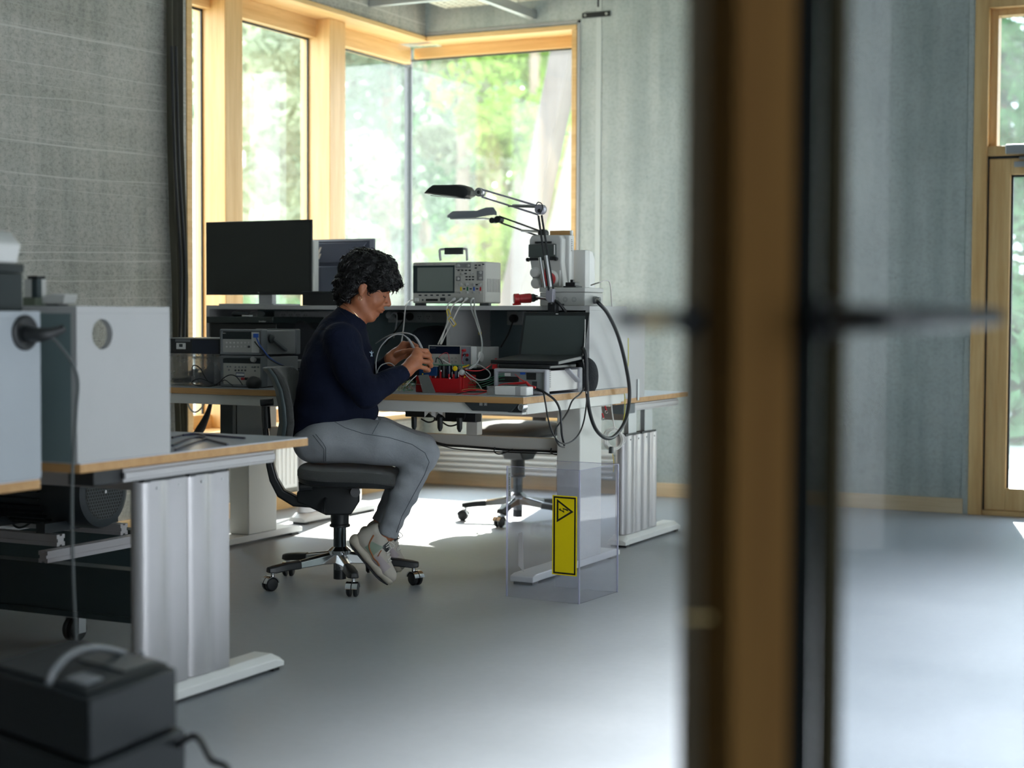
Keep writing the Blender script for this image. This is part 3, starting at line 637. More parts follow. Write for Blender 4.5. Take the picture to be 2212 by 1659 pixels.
oc = thing('office_chair', 'grey fabric office chair the person is sitting on', 'chair', (-3.606, 5.664, 0), R(26.5))
angs = [R(-47.5+72*k-26.5) for k in range(5)]
Pf = office_chair(oc, angs, .302, 0, ZS)
# back support and backrest, traced in the chair's own side plane
def cl(px, py, dy=0.):
    p = at(px, py, L=dy); q = WM['office_chair'].inverted() @ p; return q
bar = [(700, 1075), (670, 1083), (638, 1082), (608, 1065), (592, 1035), (584, 1005), (578, 960), (572, 905), (570, 870)]
rings = []
for i, (x, y) in enumerate(bar):
    c = cl(x, y, 0); w = .030-.001*i
    j0, j1 = cl(*bar[max(i-1, 0)]), cl(*bar[min(i+1, len(bar)-1)]); t = (j1-j0).normalized(); n = V((t.z, 0, -t.x)); th = .026-.0022*i
    rings.append([c+n*th+V((0, w, 0)), c+n*th-V((0, w, 0)), c-n*th-V((0, w, 0)), c-n*th+V((0, w, 0))])
MB().loft(rings).build('back_support', black, oc, local=True, bevel=.008, seg=3)
prof = [(582, 793), (600, 812), (613, 840), (620, 875), (622, 910), (616, 940), (606, 955)]
outer = []; yaw = R(-5)
rings_b = []; rings_f = []
ny = 13
def bpt(i, k, off):
    x, y = prof[i]; c = cl(x, y, 0); s_ = (k/(ny-1)*2-1); hw = (.14, .17, .18, .185, .18, .165, .13)[i]
    yy = s_*hw; cur = -.045*(s_**2)*0+.05*s_**2
    q = V((c.x-.016+cur+off, yy, c.z)); base = V((cl(610, 880).x, 0, 0)); q = q-base
    q = V((q.x*cos(yaw)-q.y*sin(yaw), q.x*sin(yaw)+q.y*cos(yaw), q.z))+base; return q
def slab(off0, off1, name, m, shrink=1.0):
    mb = MB(); A = [[bpt(i, k, off0) for k in range(ny)] for i in range(7)]; B = [[bpt(i, k, off1) for k in range(ny)] for i in range(7)]
    vs = [p for r in A for p in r]+[p for r in B for p in r]; N = 7*ny; fs = []
    for i in range(6):
        for k in range(ny-1):
            a = i*ny+k; fs += [(a, a+1, a+ny+1, a+ny), (N+a, N+a+ny, N+a+ny+1, N+a+1)]
    for k in range(ny-1): fs += [(k, N+k, N+k+1, k+1), (6*ny+k, 6*ny+k+1, N+6*ny+k+1, N+6*ny+k)]
    for i in range(6): fs += [(i*ny, i*ny+ny, N+i*ny+ny, N+i*ny), (i*ny+ny-1, N+i*ny+ny-1, N+i*ny+2*ny-1, i*ny+2*ny-1)]
    o = mb.add(vs, fs).build(name, m, oc, local=True); b = o.modifiers.new('bevel', 'BEVEL'); b.width = .009; b.segments = 3; b.limit_method = 'ANGLE'; b.angle_limit = R(50); return o
bk = slab(-.012, .006, 'back_shell', mat('teal_grey_shell', (.055, .075, .08), .5))
slab(.007, .036, 'backrest', fabricg)
kn = MB().tube([cl(575, 878, -.03), cl(577, 925, -.03)], [.015, .017], 12).tube([cl(563, 870, -.02), cl(590, 868, -.02)], .015, 12).build('back_height_knob', black, oc, local=True)

c2 = at(1118, 1125, Z=0)
ob = thing('office_chair', 'empty office chair standing behind the workbench', 'chair', (c2.x, c2.y, 0), R(-90))
P2 = office_chair(ob, [R(8+72*k) for k in range(5)], .28, 0, .515)
MB().loft([[P2(x, -.04, z), P2(x, .04, z), P2(x+th, .04, z), P2(x+th, -.04, z)] for x, z, th in ((-.20, .47, .02), (-.27, .50, .02), (-.285, .60, .02), (-.28, .78, .02))]).build('back_support', black, ob, local=True, bevel=.004)
MB().loft([[P2(x+.045*(k/6-1)**2, (k/6-1)*w, z) for k in range(13)]+[P2(x+.03+.045*(k/6-1)**2, (k/6-1)*w, z) for k in range(12, -1, -1)] for x, w, z in ((-.27, .14, .68), (-.27, .19, .74), (-.275, .20, .84), (-.29, .18, .92), (-.30, .15, .96))]).build('backrest', fabricg, ob, local=True)
MB().tube([P2(-.28, .04, .62), P2(-.28, .07, .60)], .009).build('side_knob', black, ob, local=True)
# ================================================================== THINGS ON AND AROUND THE WORKBENCH
BT = BZ+.0005; HT = 1.1425
def px_box(px0, px1, pyt, pyb, Y, dep, zb=None):
    a = at(px0, (pyt+pyb)/2, Y=Y).x; b = at(px1, (pyt+pyb)/2, Y=Y).x; xm = (px0+px1)/2
    zt = at(xm, pyt, Y=Y).z; z0 = at(xm, pyb, Y=Y).z if zb is None else zb
    return a, b, Y, Y+dep, z0, zt
def cable(pts, r, m, name, label, cat='cable', group=None, n=7, sm=6):
    P = [at(p[0], p[1], **{p[2]: p[3]}) for p in pts]
    return tag(MB().tube(P, r, n, 0, sm).build(name, m), label, cat, group)
def cabY(pts, Y, r, m, label, name='cable', cat='cable', group=None):
    return cable([(p[0], p[1], 'Y', p[2] if len(p) > 2 else Y) for p in pts], r, m, name, label, cat, group)
def cabX(pts, X, r, m, label, name='cable', cat='cable', group=None):
    return cable([(p[0], p[1], 'X', p[2] if len(p) > 2 else X) for p in pts], r, m, name, label, cat, group)
def front(Y, e=.001):   # small features lying on a face that looks towards -Y
    def f(px, py): p = at(px, py, Y=Y-e); return p
    return f
# ---- large monitor
def monitor(name, label, box, zb, base, neck, m_front=screen):
    x0, x1, y0, y1, z0, z1 = box
    r = thing(name, label, 'monitor', ((x0+x1)/2, (y0+y1)/2, zb))
    hs_ = MB().box(x0, x1, y0, y0+.012, z0, z1).box(x0+.06, x1-.06, y0+.012, y0+.05, z0+.06, z1-.05).build('screen_housing', black, r, bevel=.002)
    return r
bx = px_box(445, 673, 477, 637, 6.60, .05)
mo = monitor('monitor', 'large black widescreen monitor facing the view, at the left end of the workbench shelf', bx, HT, 0, 0)
tag(mo, 'large black widescreen monitor facing forward on the workbench shelf', 'monitor')
MB().box(bx[0]+.006, bx[1]-.006, 6.5985, 6.600, bx[4]+.016, bx[5]-.006).build('screen', screen, mo)
text_mb('hp', at(557, 633, Y=6.598), (1, 0, 0), (0, 0, 1), .009, .0006).build('maker_mark', lgrey, mo)
cxm = (bx[0]+bx[1])/2+.01
MB().box(cxm-.045, cxm+.035, 6.655, 6.69, HT+.008, bx[4]+.10).box(cxm-.03, cxm+.02, 6.645, 6.66, bx[4]+.03, bx[4]+.12).build('neck', mat('silver_plastic', (.55, .56, .58), .35, .4), mo, bevel=.002)
MB().box(cxm-.17, cxm+.15, 6.50, 6.73, HT, HT+.008).build('stand_base', mat('silver_plastic', (.55, .56, .58), .35, .4), mo, bevel=.002)
# ---- monitor seen from behind
a = at(655, 580, Y=7.10).x; b = at(803, 580, Y=7.10).x; zt = at(740, 516, Y=7.1).z; z0 = at(740, 648, Y=7.1).z
ra = thing('monitor', 'monitor seen from behind, with slanted maker mark, beyond the dark head of hair', 'monitor', ((a+b)/2, 7.15, 1.10))
mbk = mat('blue_grey_back', (.075, .085, .12), .42)
o_ = MB().loft([[(a+i, y, z0+i), (b-i, y, z0+i), (b-i, y, zt-i), (a+i, y, zt-i)] for y, i in ((7.135, 0), (7.115, 0), (7.10, .012))]).build('rear_housing', mbk, ra)
MB().prism([(a+.02, 7.0995, zt-.02), (b-.025, 7.0995, zt-.02), (b-.11, 7.0995, zt-.12), (a+.02, 7.0995, zt-.12)], (0, -.008, 0)).build('upper_panel', mat('lighter_blue_grey', (.11, .12, .165), .4), ra, bevel=.003)
lg = MB()
for k, (x0_, z1_, h_) in enumerate(((677, 532, 26), (681, 546, 15), (686, 534, 13), (685, 548, 13))):
    p = at(x0_+5, z1_, Y=7.085); lg.prism([p, p+V((.009, 0, 0)), p+V((.009-h_*.0009, 0, -h_*.0021)), p+V((-h_*.0009, 0, -h_*.0021))], (0, .004, 0))
lg.build('maker_mark', mat('warm_white_mark', (.95, .84, .74), .3), ra)
MB().box(a+.05, b-.13, 7.06, 7.10, 1.1005, zt-.14).build('stand_neck', mbk, ra, bevel=.003)
MB().box(a+.0, b-.08, 7.03, 7.22, 1.1005, 1.108).build('stand_base', mbk, ra)
p = at(678, 570, Y=7.02); q = at(678, 520, Y=7.02)
tag(MB().box(p.x-.010, p.x+.010, 7.01, 7.05, 1.1005, q.z).build('speaker_bar', white, bevel=.002), 'narrow white upright bar between the two monitors', 'bar')
x0, x1, y0, y1, z0, z1 = px_box(653, 737, 629, 660, 6.47, .2, HT)
bb = thing('black_box', 'flat black box on the shelf behind the back of the person\'s head', 'box', ((x0+x1)/2, 6.55, HT))
MB().box(x0, x1, y0, y1, HT, z1-.005).build('box_body', black, bb, bevel=.002); MB().box(x0-.002, x1+.002, y0-.002, y1, z1-.005, z1).build('lid', dark, bb)
# ---- oscilloscope
Yo = 6.50; x0, x1, y0, y1, z0, z1 = px_box(892, 1048, 566, 655, Yo, .155)
sc = thing('oscilloscope', 'beige bench oscilloscope with a carrying handle on the workbench shelf', 'oscilloscope', ((x0+x1)/2, Yo+.08, HT))
case = mat('oscilloscope_beige', (.50, .49, .45), .45)
MB().box(x0, x1, Yo, Yo+.155, z0, z1).build('case', case, sc, bevel=.006, seg=3)
MB().box(x0+.004, x1-.004, Yo-.006, Yo+.001, z0+.003, z1-.003).build('front_bezel', case, sc, bevel=.003)
F = front(Yo-.006)
def fr_(px0, px1, pyt, pyb, th=.002, Y=None, mb=None):
    Y = Yo-.006 if Y is None else Y; mb = mb or MB(); a = at(px0, pyb, Y=Y); b = at(px1, pyt, Y=Y); return mb.box(a.x, b.x, Y-th, Y+.0003, a.z, b.z)
fr_(893, 982, 573, 633).build('screen_frame', mat('very_dark_teal', (.02, .035, .04), .4), sc)
fr_(902, 979, 577.5, 629.5, .0026).build('screen', lcd, sc)
def knob(root, px, py, r, Y, m=None, h=.012, name='knob'):
    c = at(px, py, Y=Y); return MB().lathe(c, (0, -1, 0), [(r*1.1, 0), (r*1.1, .002), (r, .003), (r*.92, h), (r*.7, h+.001)], 18).build(name, m or lgrey, root)
kd = mat('knob_grey', (.42, .42, .40), .4)
for px_, py_, r_k in ((990.6, 574, .0075), (1012.6, 574, .0055), (999, 591, .005), (1021, 591, .005), (1039, 588.7, .0055), (1039, 601, .0055), (990.6, 602, .006), (996, 615, .0068), (1010, 615, .0068), (1024, 615, .0068), (1038, 615, .0068), (996, 632, .0052), (1010, 632, .0052), (1024, 632, .0052), (1038, 632, .0052)): knob(sc, px_, py_, r_k, Yo-.0065, kd)
pn = MB()
for (a_, b_, c_, d_) in ((985, 1017, 568, 579), (985, 995, 597, 607), (1030, 1044, 585, 606), (985, 1000, 581, 583)): fr_(a_, b_, c_, d_, .0012, mb=pn)
pn.build('keypad_field', mat('field_grey', (.25, .25, .25), .5), sc)
bt = MB()
for bx_, by_ in [(991+8*i, 584) for i in range(4)]+[(1008+7*i, 598) for i in range(3)]+[(1008+7*i, 604) for i in range(3)]+[(1028, 573), (1036, 573), (1044, 571), (1028, 579), (1006, 591), (1030, 615), (1003, 624), (1017, 624), (1031, 624)]: fr_(bx_-2.2, bx_+2.2, by_-1.4, by_+1.4, .0022, mb=bt)
for k in range(6): fr_(905+12.6*k, 910.5+12.6*k, 636.5-.1*k, 639.5-.1*k, .0025, mb=bt)
bt.build('buttons', dark, sc)['kind'] = 'stuff'
for px_, mm in ((996, yellow), (1010, green), (1024, blue), (1038, red)): fr_(px_-1.6, px_+1.6, 620, 628, .0015).build('channel_mark', mm, sc)
fr_(896, 904, 644, 651, .003).build('power_button', white, sc, bevel=.001)
fr_(920, 946, 645.5, 650.5, .001).build('media_slot', ink, sc); fr_(951, 962, 643, 650, .0015).build('usb_port', dark, sc); knob(sc, 913.5, 648, .004, Yo-.006, dark, .003, 'probe_comp_terminal')
tb = text_mb('KEYSIGHT', at(905, 572, Y=Yo-.0065), (1, 0, 0), (0, 0, 1), .0085, .0005)
tb.build('maker_name', mat('brown_grey_print', (.25, .22, .20), .5), sc)
text_mb('~', at(899, 573.5, Y=Yo-.0065), (1, 0, 0), (0, 0, 1), .016, .0005).build('red_wave_mark', red, sc)
text_mb('InfiniiVision', at(936, 572, Y=Yo-.0065), (1, 0, 0), (0, 0, 1), .0075, .0005).build('series_name', mat('brown_grey_print', (.25, .22, .20), .5), sc)
for px_ in (982, 997, 1009, 1022):
    c = at(px_, 646, Y=Yo-.007); MB().lathe(c, (0, -1, 0), [(.0075, 0), (.0075, .004), (.0058, .005), (.0058, .018)], 14).build('input_socket', steel, sc)
for px_ in (908, 1048): 
    c = at(px_, 657, Y=Yo+.01); MB().box(c.x-.025, c.x+.02, Yo+.005, Yo+.03, HT, z0+.001).build('foot', dark, sc)
hp = [at(952, 563, Y=Yo+.075), at(950, 545, Y=Yo+.075), at(955, 538.5, Y=Yo+.075), at(1003, 537.5, Y=Yo+.075), at(1008, 544, Y=Yo+.075), at(1009, 563, Y=Yo+.075)]
hd = MB().tube(hp, .0058, 8, 0, 4)
hd.build('carry_handle', lgrey, sc); MB().bar(at(961, 542.5, Y=Yo+.06), at(1000, 542, Y=Yo+.06), .03, .013, (0, 1, 0)).build('handle_grip', dark, sc, bevel=.003)
vs_ = MB()
for k in range(9): vs_.box(x1-.0002, x1+.0012, Yo+.02+.015*k, Yo+.024+.015*k, z0+.05, z0+.11)
vs_.build('side_vents', mat('field_grey', (.25, .25, .25), .5), sc)
# ---- bench lamp in front, black head
def arm_lamp(label, head, Y, col, joints, base, name='desk_lamp'):
    pass
Yl = 6.395; L1 = thing('desk_lamp', 'black-headed spring-arm lamp clamped to the front of the workbench shelf', 'lamp', tuple(at(1190, 668, Y=Yl)))
Pl = lambda px, py, dy=0: at(px, py, Y=Yl+dy)
def shade(root, prof, dep0, dep1, m, Y):
    A = [at(x, y, Y=Y-dep0) for x, y in prof]; cx_ = V((0, 0, 0))
    c = sum(A, V((0, 0, 0)))/len(A); ring = []
    for t, s_ in ((-1, .80), (-.85, .95), (-.4, 1), (.4, 1), (.85, .95), (1, .80)): ring.append([c+(p-c)*s_+V((0, dep1*t, 0)) for p in A])
    return MB().loft(ring).build('lamp_head', m, root)
hd_ = shade(L1, [(922, 419), (932, 408), (942, 400.5), (1000, 399.5), (1014, 404), (1021, 413), (1020, 423), (1010, 429), (990, 427)], 0, .045, black, Yl)
MB().prism([Pl(930, 421.5, -.030), Pl(1004, 428.5, -.030), Pl(1004, 430, -.030), Pl(930, 423, -.030)], (0, .06, 0)).build('light_diffuser', white, hd_)
MB().lathe(Pl(1033, 415, -.02), (0, 1, 0), [(.018, 0), (.02, .003), (.02, .033), (.018, .036)], 18).build('head_joint', steel, L1)
MB().lathe(Pl(1033, 415, -.023), (0, 1, 0), [(.006, 0), (.008, .002), (.008, .042)], 14).build('joint_knob', black, L1)
for (a_, b_, c_, d_, dy) in ((1040, 409, 1165, 446, -.012), (1040, 425, 1163, 464, .012)):
    MB().tube([Pl(a_, b_, dy), Pl(c_, d_, dy)], .0042, 8).build('upper_arm', mat('lilac_grey_tube', (.42, .41, .47), .35, .5), L1)
MB().tube([Pl(1098, 446), Pl(1108, 444.5)], .0035, 8).tube([Pl(1108, 444.5), Pl(1165, 446)], .007, 12).build('spring', steel, L1)
MB().lathe(Pl(1164, 452, -.02), (0, 1, 0), [(.02, 0), (.022, .003), (.022, .034), (.02, .037)], 18).build('elbow_joint', mat('lilac_grey_tube', (.42, .41, .47), .35, .5), L1)
MB().lathe(Pl(1164, 455, -.024), (0, 1, 0), [(.006, 0), (.008, .002), (.008, .044)], 14).build('joint_knob', black, L1)
MB().tube([Pl(1158, 444, -.024), Pl(1162, 437, -.024), Pl(1170, 440, -.024), Pl(1172, 450, -.02), Pl(1166, 462, -.02)], .0022, 6, 0, 4).build('lamp_wire', black, L1)
for (a_, b_, c_, d_, dy) in ((1163, 466, 1186, 628, -.012), (1170, 465, 1196, 630, .012)): MB().tube([Pl(a_, b_, dy), Pl(c_, d_, dy)], .0048, 8).build('lower_arm', black, L1)
for (a_, b_, c_, d_, dy) in ((1166, 556, 1177, 622, -.024), (1179, 552, 1189, 620, -.02)): MB().tube([Pl(a_, b_, dy), Pl(c_, d_, dy)], .0072, 12).build('spring', steel, L1)
MB().prism([Pl(1180, 624, -.015), Pl(1194, 624, -.015), Pl(1194, 652, -.015), Pl(1186, 654, -.015), Pl(1178, 646, -.015)], (0, .03, 0)).build('base_bracket', mat('lilac_grey_tube', (.42, .41, .47), .35, .5), L1, bevel=.002)
MB().tube([Pl(1190, 650), Pl(1190, 658)], .009, 12).box(Pl(1190, 660).x-.018, Pl(1190, 660).x+.018, 6.40, 6.438, 1.095, 1.155).box(Pl(1190, 660).x-.015, Pl(1190, 660).x+.015, 6.405, 6.50, 1.1435, 1.152).build('clamp', black, L1, bevel=.002)
# ---- lamp behind it
Yk = 6.98; L2 = thing('desk_lamp', 'grey-headed lamp behind the black one, its white underside showing', 'lamp', (at(1172, 600, Y=Yk).x, Yk+.05, 1.1005))
Pk = lambda px, py, dy=0: at(px, py, Y=Yk+dy); gh = mat('lamp_grey', (.17, .18, .22), .4)
hk = MB(); hk.loft([[Pk(x, y1, -.055), Pk(x, y0, -.035), Pk(x, y0, .035), Pk(x, y1, .055)] for x, y0, y1 in ((966, 465, 470), (978, 456, 471.5), (1030, 455, 470), (1050, 448, 466), (1066, 448, 464), (1073, 458, 465))])
hk = hk.build('lamp_head', gh, L2)
MB().prism([Pk(972, 471, -.045), Pk(1045, 470, -.045), Pk(1045, 473, -.045), Pk(972, 474, -.045)], (0, .09, 0)).build('light_diffuser', mat('lamp_diffuser', (.8, .85, .8), .5), hk)
MB().lathe(Pk(1062, 476, -.02), (0, 1, 0), [(.014, 0), (.014, .04)], 14).lathe(Pk(1074, 474, -.02), (0, 1, 0), [(.017, 0), (.017, .04)], 14).build('head_joint', black, L2)
for (a_, b_, c_, d_, dy) in ((1078, 467, 1166, 499, -.01), (1078, 480, 1163, 510, .01)): MB().tube([Pk(a_, b_, dy), Pk(c_, d_, dy)], .0042, 8).build('upper_arm', black, L2)
MB().tube([Pk(1126, 498.5), Pk(1166, 500)], .006, 8).build('spring', steel, L2)
MB().lathe(Pk(1170, 504, -.02), (0, 1, 0), [(.02, 0), (.02, .04)], 14).build('elbow_joint', black, L2)
MB().tube([Pk(1171, 506), V((Pk(1171, 506).x+.02, Yk+.03, 1.16))], .006, 8).build('lower_arm', black, L2)
MB().lathe(V((Pk(1171, 506).x+.02, Yk+.03, 1.1005)), (0, 0, 1), [(.03, 0), (.03, .02), (.012, .03), (.012, .065)], 16).build('base_bracket', black, L2)

# ---- mains distribution boxes
Ys = 6.62; x0, x1, _, _, z0, z1 = px_box(1143, 1212, 508, 627, Ys, .1)
encl = mat('enclosure_grey', (.50, .50, .48), .45)
xb, xc, _, _, _, z9 = px_box(1166, 1263, 621, 660, 6.50, .2, HT)
jb = thing('junction_box', 'long low grey box with round knockouts on the shelf, beneath the socket enclosure', 'electrical box', ((xb+xc)/2, 6.6, HT))
MB().box(xb, xc, 6.50, 6.70, HT, z9-.021).build('box_body', encl, jb, bevel=.003); MB().box(xb-.002, xc+.002, 6.498, 6.702, z9-.02, z9).build('lid', encl, jb, bevel=.003)
for px_ in (1203, 1221, 1240):
    c = at(px_, 647, Y=6.499)
    for r0 in (.011, .0068): MB().add([(c.x+cos(t)*r, 6.4985, c.z+sin(t)*r) for r in (r0, r0-.0012) for t in [2*pi*k/28 for k in range(28)]], [(k, (k+1) % 28, 28+(k+1) % 28, 28+k) for k in range(28)]).build('knockout_ring', greyd, jb)
zj = z9+.0006
se = thing('socket_enclosure', 'tall grey socket box with dark window and red round outlet, nearest the window jamb', 'electrical box', ((x0+x1)/2, Ys, zj))
xl_, zz = x0, z1
MB().prism([(x0+.012, Ys, z1), (x1-.010, Ys, z1), (x1, Ys, z1-.02), (x1, Ys, zj+.11), (x1+.012, Ys, zj), (x0+.02, Ys, zj), (x0+.008, Ys, zj+.10), (x0, Ys, z1-.10), (x0, Ys, z1-.02)], (0, .055, 0)).build('cover', encl, se, bevel=.005)
MB().box(x0+.02, x1+.014, Ys+.056, Ys+.11, zj, z1+.002).build('base_housing', lgrey, se, bevel=.004)
a = at(1143.5, 556, Y=Ys-.002); b = at(1202, 527, Y=Ys-.002); wn_ = MB().box(a.x-.002, b.x+.001, Ys-.010, Ys, a.z, b.z).build('window_flap', mat('smoked_window', (.07, .085, .08), .12), se, bevel=.003)
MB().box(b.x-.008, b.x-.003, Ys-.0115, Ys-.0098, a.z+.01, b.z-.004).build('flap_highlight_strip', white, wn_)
MB().box(a.x-.004, b.x+.004, Ys-.012, Ys, a.z-.014, a.z-.002).build('hinge_bar', black, se, bevel=.002)
for px_, py_ in ((1142, 561), (1202, 559)): MB().lathe(at(px_, py_, Y=Ys-.004), (0, -1, 0), [(.009, 0), (.009, .012), (.006, .014)], 14).build('hinge_knob', black, se)
MB().box(a.x+.03, b.x-.022, Ys-.010, Ys, b.z+.003, b.z+.012).build('flap_latch', black, se, bevel=.002)
for px_, py_ in ((1158, 589), (1160, 612)): MB().lathe(at(px_, py_, Y=Ys), (0, -1, 0), [(.024, 0), (.024, .014), (.019, .024), (.008, .027)], 24).build('schuko_cover', lgrey, se)
c = at(1190, 601, Y=Ys); o2 = MB().lathe(c, (.25, -1, -.15), [(.037, 0), (.037, .02), (.031, .03)], 28).build('round_outlet', white, se)
MB().lathe(c+V((.004, -.031, -.004)), (.25, -1, -.15), [(.030, 0), (.032, .003), (.032, .012), (.02, .016)], 28).box(c.x-.012, c.x+.006, Ys-.045, Ys-.02, c.z+.02, c.z+.042).build('red_outlet_lid', red, o2, bevel=.002)
MB().box(b.x+.014, b.x+.0205, Ys-.004, Ys+.001, c.z-.035, c.z+.035).build('side_clip', white, se, bevel=.002)
text_mb('BALS', at(1197, 624, Y=Ys-.003), (1, 0, 0), (0, 0, 1), .010, .0005).build('maker_name', red, se) if False else None
xp = at(1234.5, 560, Y=Ys+.115).x; zp = at(1225, 498, Y=Ys+.115).z
MB().box(x0+.05, xp, Ys+.1105, Ys+.122, zj, zp).build('backing_board', M_PLYX, se)
MB().box(xp-.005, xp+.003, Ys+.108, Ys+.125, zj, zp).build('board_edge_rail', white, se)
tg = MB()
for k, w_ in enumerate((.010, .014, .012, .014, .009, .013, .011)): tg.box(x1+.0142, x1+.0150, Ys+.075, Ys+.075+w_, z1-.02-k*.008, z1-.0175-k*.008)
tg.build('label_print', dark, se)
x2, x3, _, _, _, z4 = px_box(1236, 1263, 540, 622, Ys+.14, .1)
s2 = thing('switch_enclosure', 'smaller white electrical box behind the tall socket box, with dark knob', 'electrical box', ((x2+x3)/2, Ys+.18, HT))
MB().box(x2, x3+.002, Ys+.14, Ys+.185, HT, z4).build('base_housing', lgrey, s2, bevel=.003)
MB().prism([(x3+.002, Ys+.186, HT), (x3+.002, Ys+.23, HT+.01), (x3+.002, Ys+.25, HT+.05), (x3+.002, Ys+.25, z4-.04), (x3+.002, Ys+.225, z4-.006), (x3+.002, Ys+.186, z4)], (x2-x3, 0, 0)).build('cover', white, s2, bevel=.003)
MB().lathe((x3-.03, Ys+.251, HT+.07), (0, 1, 0), [(.012, 0), (.012, .014)], 14).build('knob', black, s2)
c = at(1237, 613, Y=6.54)
MB_ = MB().box(c.x-.03, c.x+.03, 6.505, 6.575, zj, zj+.006).box(c.x-.024, c.x+.022, 6.515, 6.565, zj+.006, zj+.022).box(c.x-.008, c.x+.006, 6.53, 6.55, zj+.022, zj+.034)
tag(MB_.build('cable_flange', black, bevel=.002), 'black flange fitting on top of the long low grey box', 'fitting')
# red five-pin plug
cp = thing('cee_plug', 'red industrial plug lying on the shelf, left of the grey boxes', 'plug', tuple(at(1130, 655, Y=6.52)))
A_ = at(1110, 646, Y=6.50); B_ = at(1160, 643, Y=6.56); d_ = (B_-A_); l_ = d_.length
MB().lathe(A_, d_, [(.021, 0), (.0235, .002), (.0235, .022), (.019, .026), (.0215, l_*.55), (.021, l_*.72), (.017, l_*.76)], 24).build('plug_body', red, cp)
MB().prism([A_+V((0, -.012, -.02)), A_+V((.035, -.012, -.016)), A_+V((.035, -.012, -.026)), A_+V((0, -.012, -.028))], (0, .012, 0)).build('red_flap', red, cp)
MB().lathe(A_+d_*.74, d_, [(.0185, 0), (.0185, .014), (.013, .022), (.012, .03)], 10).build('gland_nut', dark, cp)
MB().tube([A_+d_*.9, at(1172, 644, Y=6.48), at(1190, 648, Y=6.42), at(1206, 654, Y=6.40), at(1222, 674, Y=6.42)], .0072, 10, 0, 5).build('cord', cordb, cp)
# thick black cable looping down past the end panel
gl = thing('mains_cable', 'thick black cable looping from the junction box down past the bench end', 'cable', tuple(at(1275, 648, X=-2.80)))
g0 = V((xc+.002, 6.60, at(1272, 648, X=xc).z))
MB().lathe(g0, (1, 0, 0), [(.017, 0), (.017, .012), (.014, .014), (.014, .026)], 12).build('gland', greyd, gl)
MB().tube([g0+V((.02, 0, 0)), at(1290, 651, X=-2.76), at(1312, 676, X=-2.74), at(1335, 725, X=-2.76), at(1352, 790, X=-2.78), at(1360, 850, X=-2.79), at(1352, 905, X=-2.79), at(1330, 940, X=-2.79), at(1308, 946, X=-2.79), at(1286, 925, X=-2.79), at(1272, 880, X=-2.79), at(1267, 820, X=-2.79), at(1266, 780, X=-2.79), at(1262, 756, X=-2.80), at(1253, 752, X=-2.87)], .0083, 12, 0, 8).build('cord', cordb, gl)
cabX([(1277, 616, xc+.03), (1295, 610, -2.78), (1313, 606, -2.78), (1319, 618, -2.79), (1322, 660, -2.84), (1332, 700, -2.93), (1338, 722, -2.93), (1334, 738, -2.93)], -2.8, .0030, cordw, 'thin white cord arching off the small electrical box against the wall')
cabX([(1357, 730), (1357, 780), (1353, 812), (1346, 822), (1347, 842), (1350, 860), (1349, 895), (1344, 920), (1342, 930)], -2.90, .0022, mat('yellow_green_wire', (.62, .55, .06), .5), 'thin yellow wire hanging in front of the desk behind')
# white coil hanging from the bench end
cl_ = thing('cable_coil', 'coil of white cable hanging at the end of the desk behind', 'cable', tuple(at(1327, 948, X=-2.9)))
for k in range(9):
    cx_, cy_ = 1326+rnd.uniform(-3, 3), 949+rnd.uniform(-2, 3); rx_, ry_ = rnd.uniform(15, 25), rnd.uniform(16, 25); X_ = -2.90+.006*(k-4)
    MB().tube([at(cx_+rx_*cos(t), cy_+ry_*sin(t), X=X_) for t in [2*pi*j/26+k for j in range(27)]], .0028, 6).build('cable_turn', cordw, cl_)
MB().tube([at(1320, 859, X=-2.90), at(1321, 880, X=-2.90), at(1324, 905, X=-2.90), at(1328, 932, X=-2.90)], .0035, 7, 0, 4).build('hanging_end', cordw, cl_)
MB().obox(at(1320, 972, X=-2.87), (.008, 0, 0), (0, .010, 0), (0, 0, .015)).build('connector', dark, cl_, bevel=.002)
MB().tube([at(1323, 980, X=-2.87), at(1326, 1000, X=-2.86), at(1325, 1020, X=-2.86)], .0015, 6, 0, 3).build('yellow_tail', yellow, cl_)
for px_, py_, lab in ((1309, 882, 'small red ring terminal hanging highest under the bench end'), (1303, 898, 'small red ring terminal hanging lowest under the bench end')):
    t_ = thing('ring_terminal', lab, 'terminal', tuple(at(px_, py_, X=-2.85)))
    MB().tube([at(px_-2, py_-5, X=-2.85), at(px_+1, py_+4, X=-2.85)], .0035, 8).build('sleeve', red, t_)
    MB().tube([at(px_+1+3.0*cos(t), py_+8+3.0*sin(t), X=-2.85) for t in [2*pi*j/12 for j in range(13)]], .001, 5).build('ring', steel, t_)
    MB().tube([at(px_-2, py_-5, X=-2.85), at(px_-4, py_-18, X=-2.86), at(px_+2, py_-30, X=-2.87), at(1309, 858, X=-2.87)], .0009, 5, 0, 3).build('wire', cordw, t_)

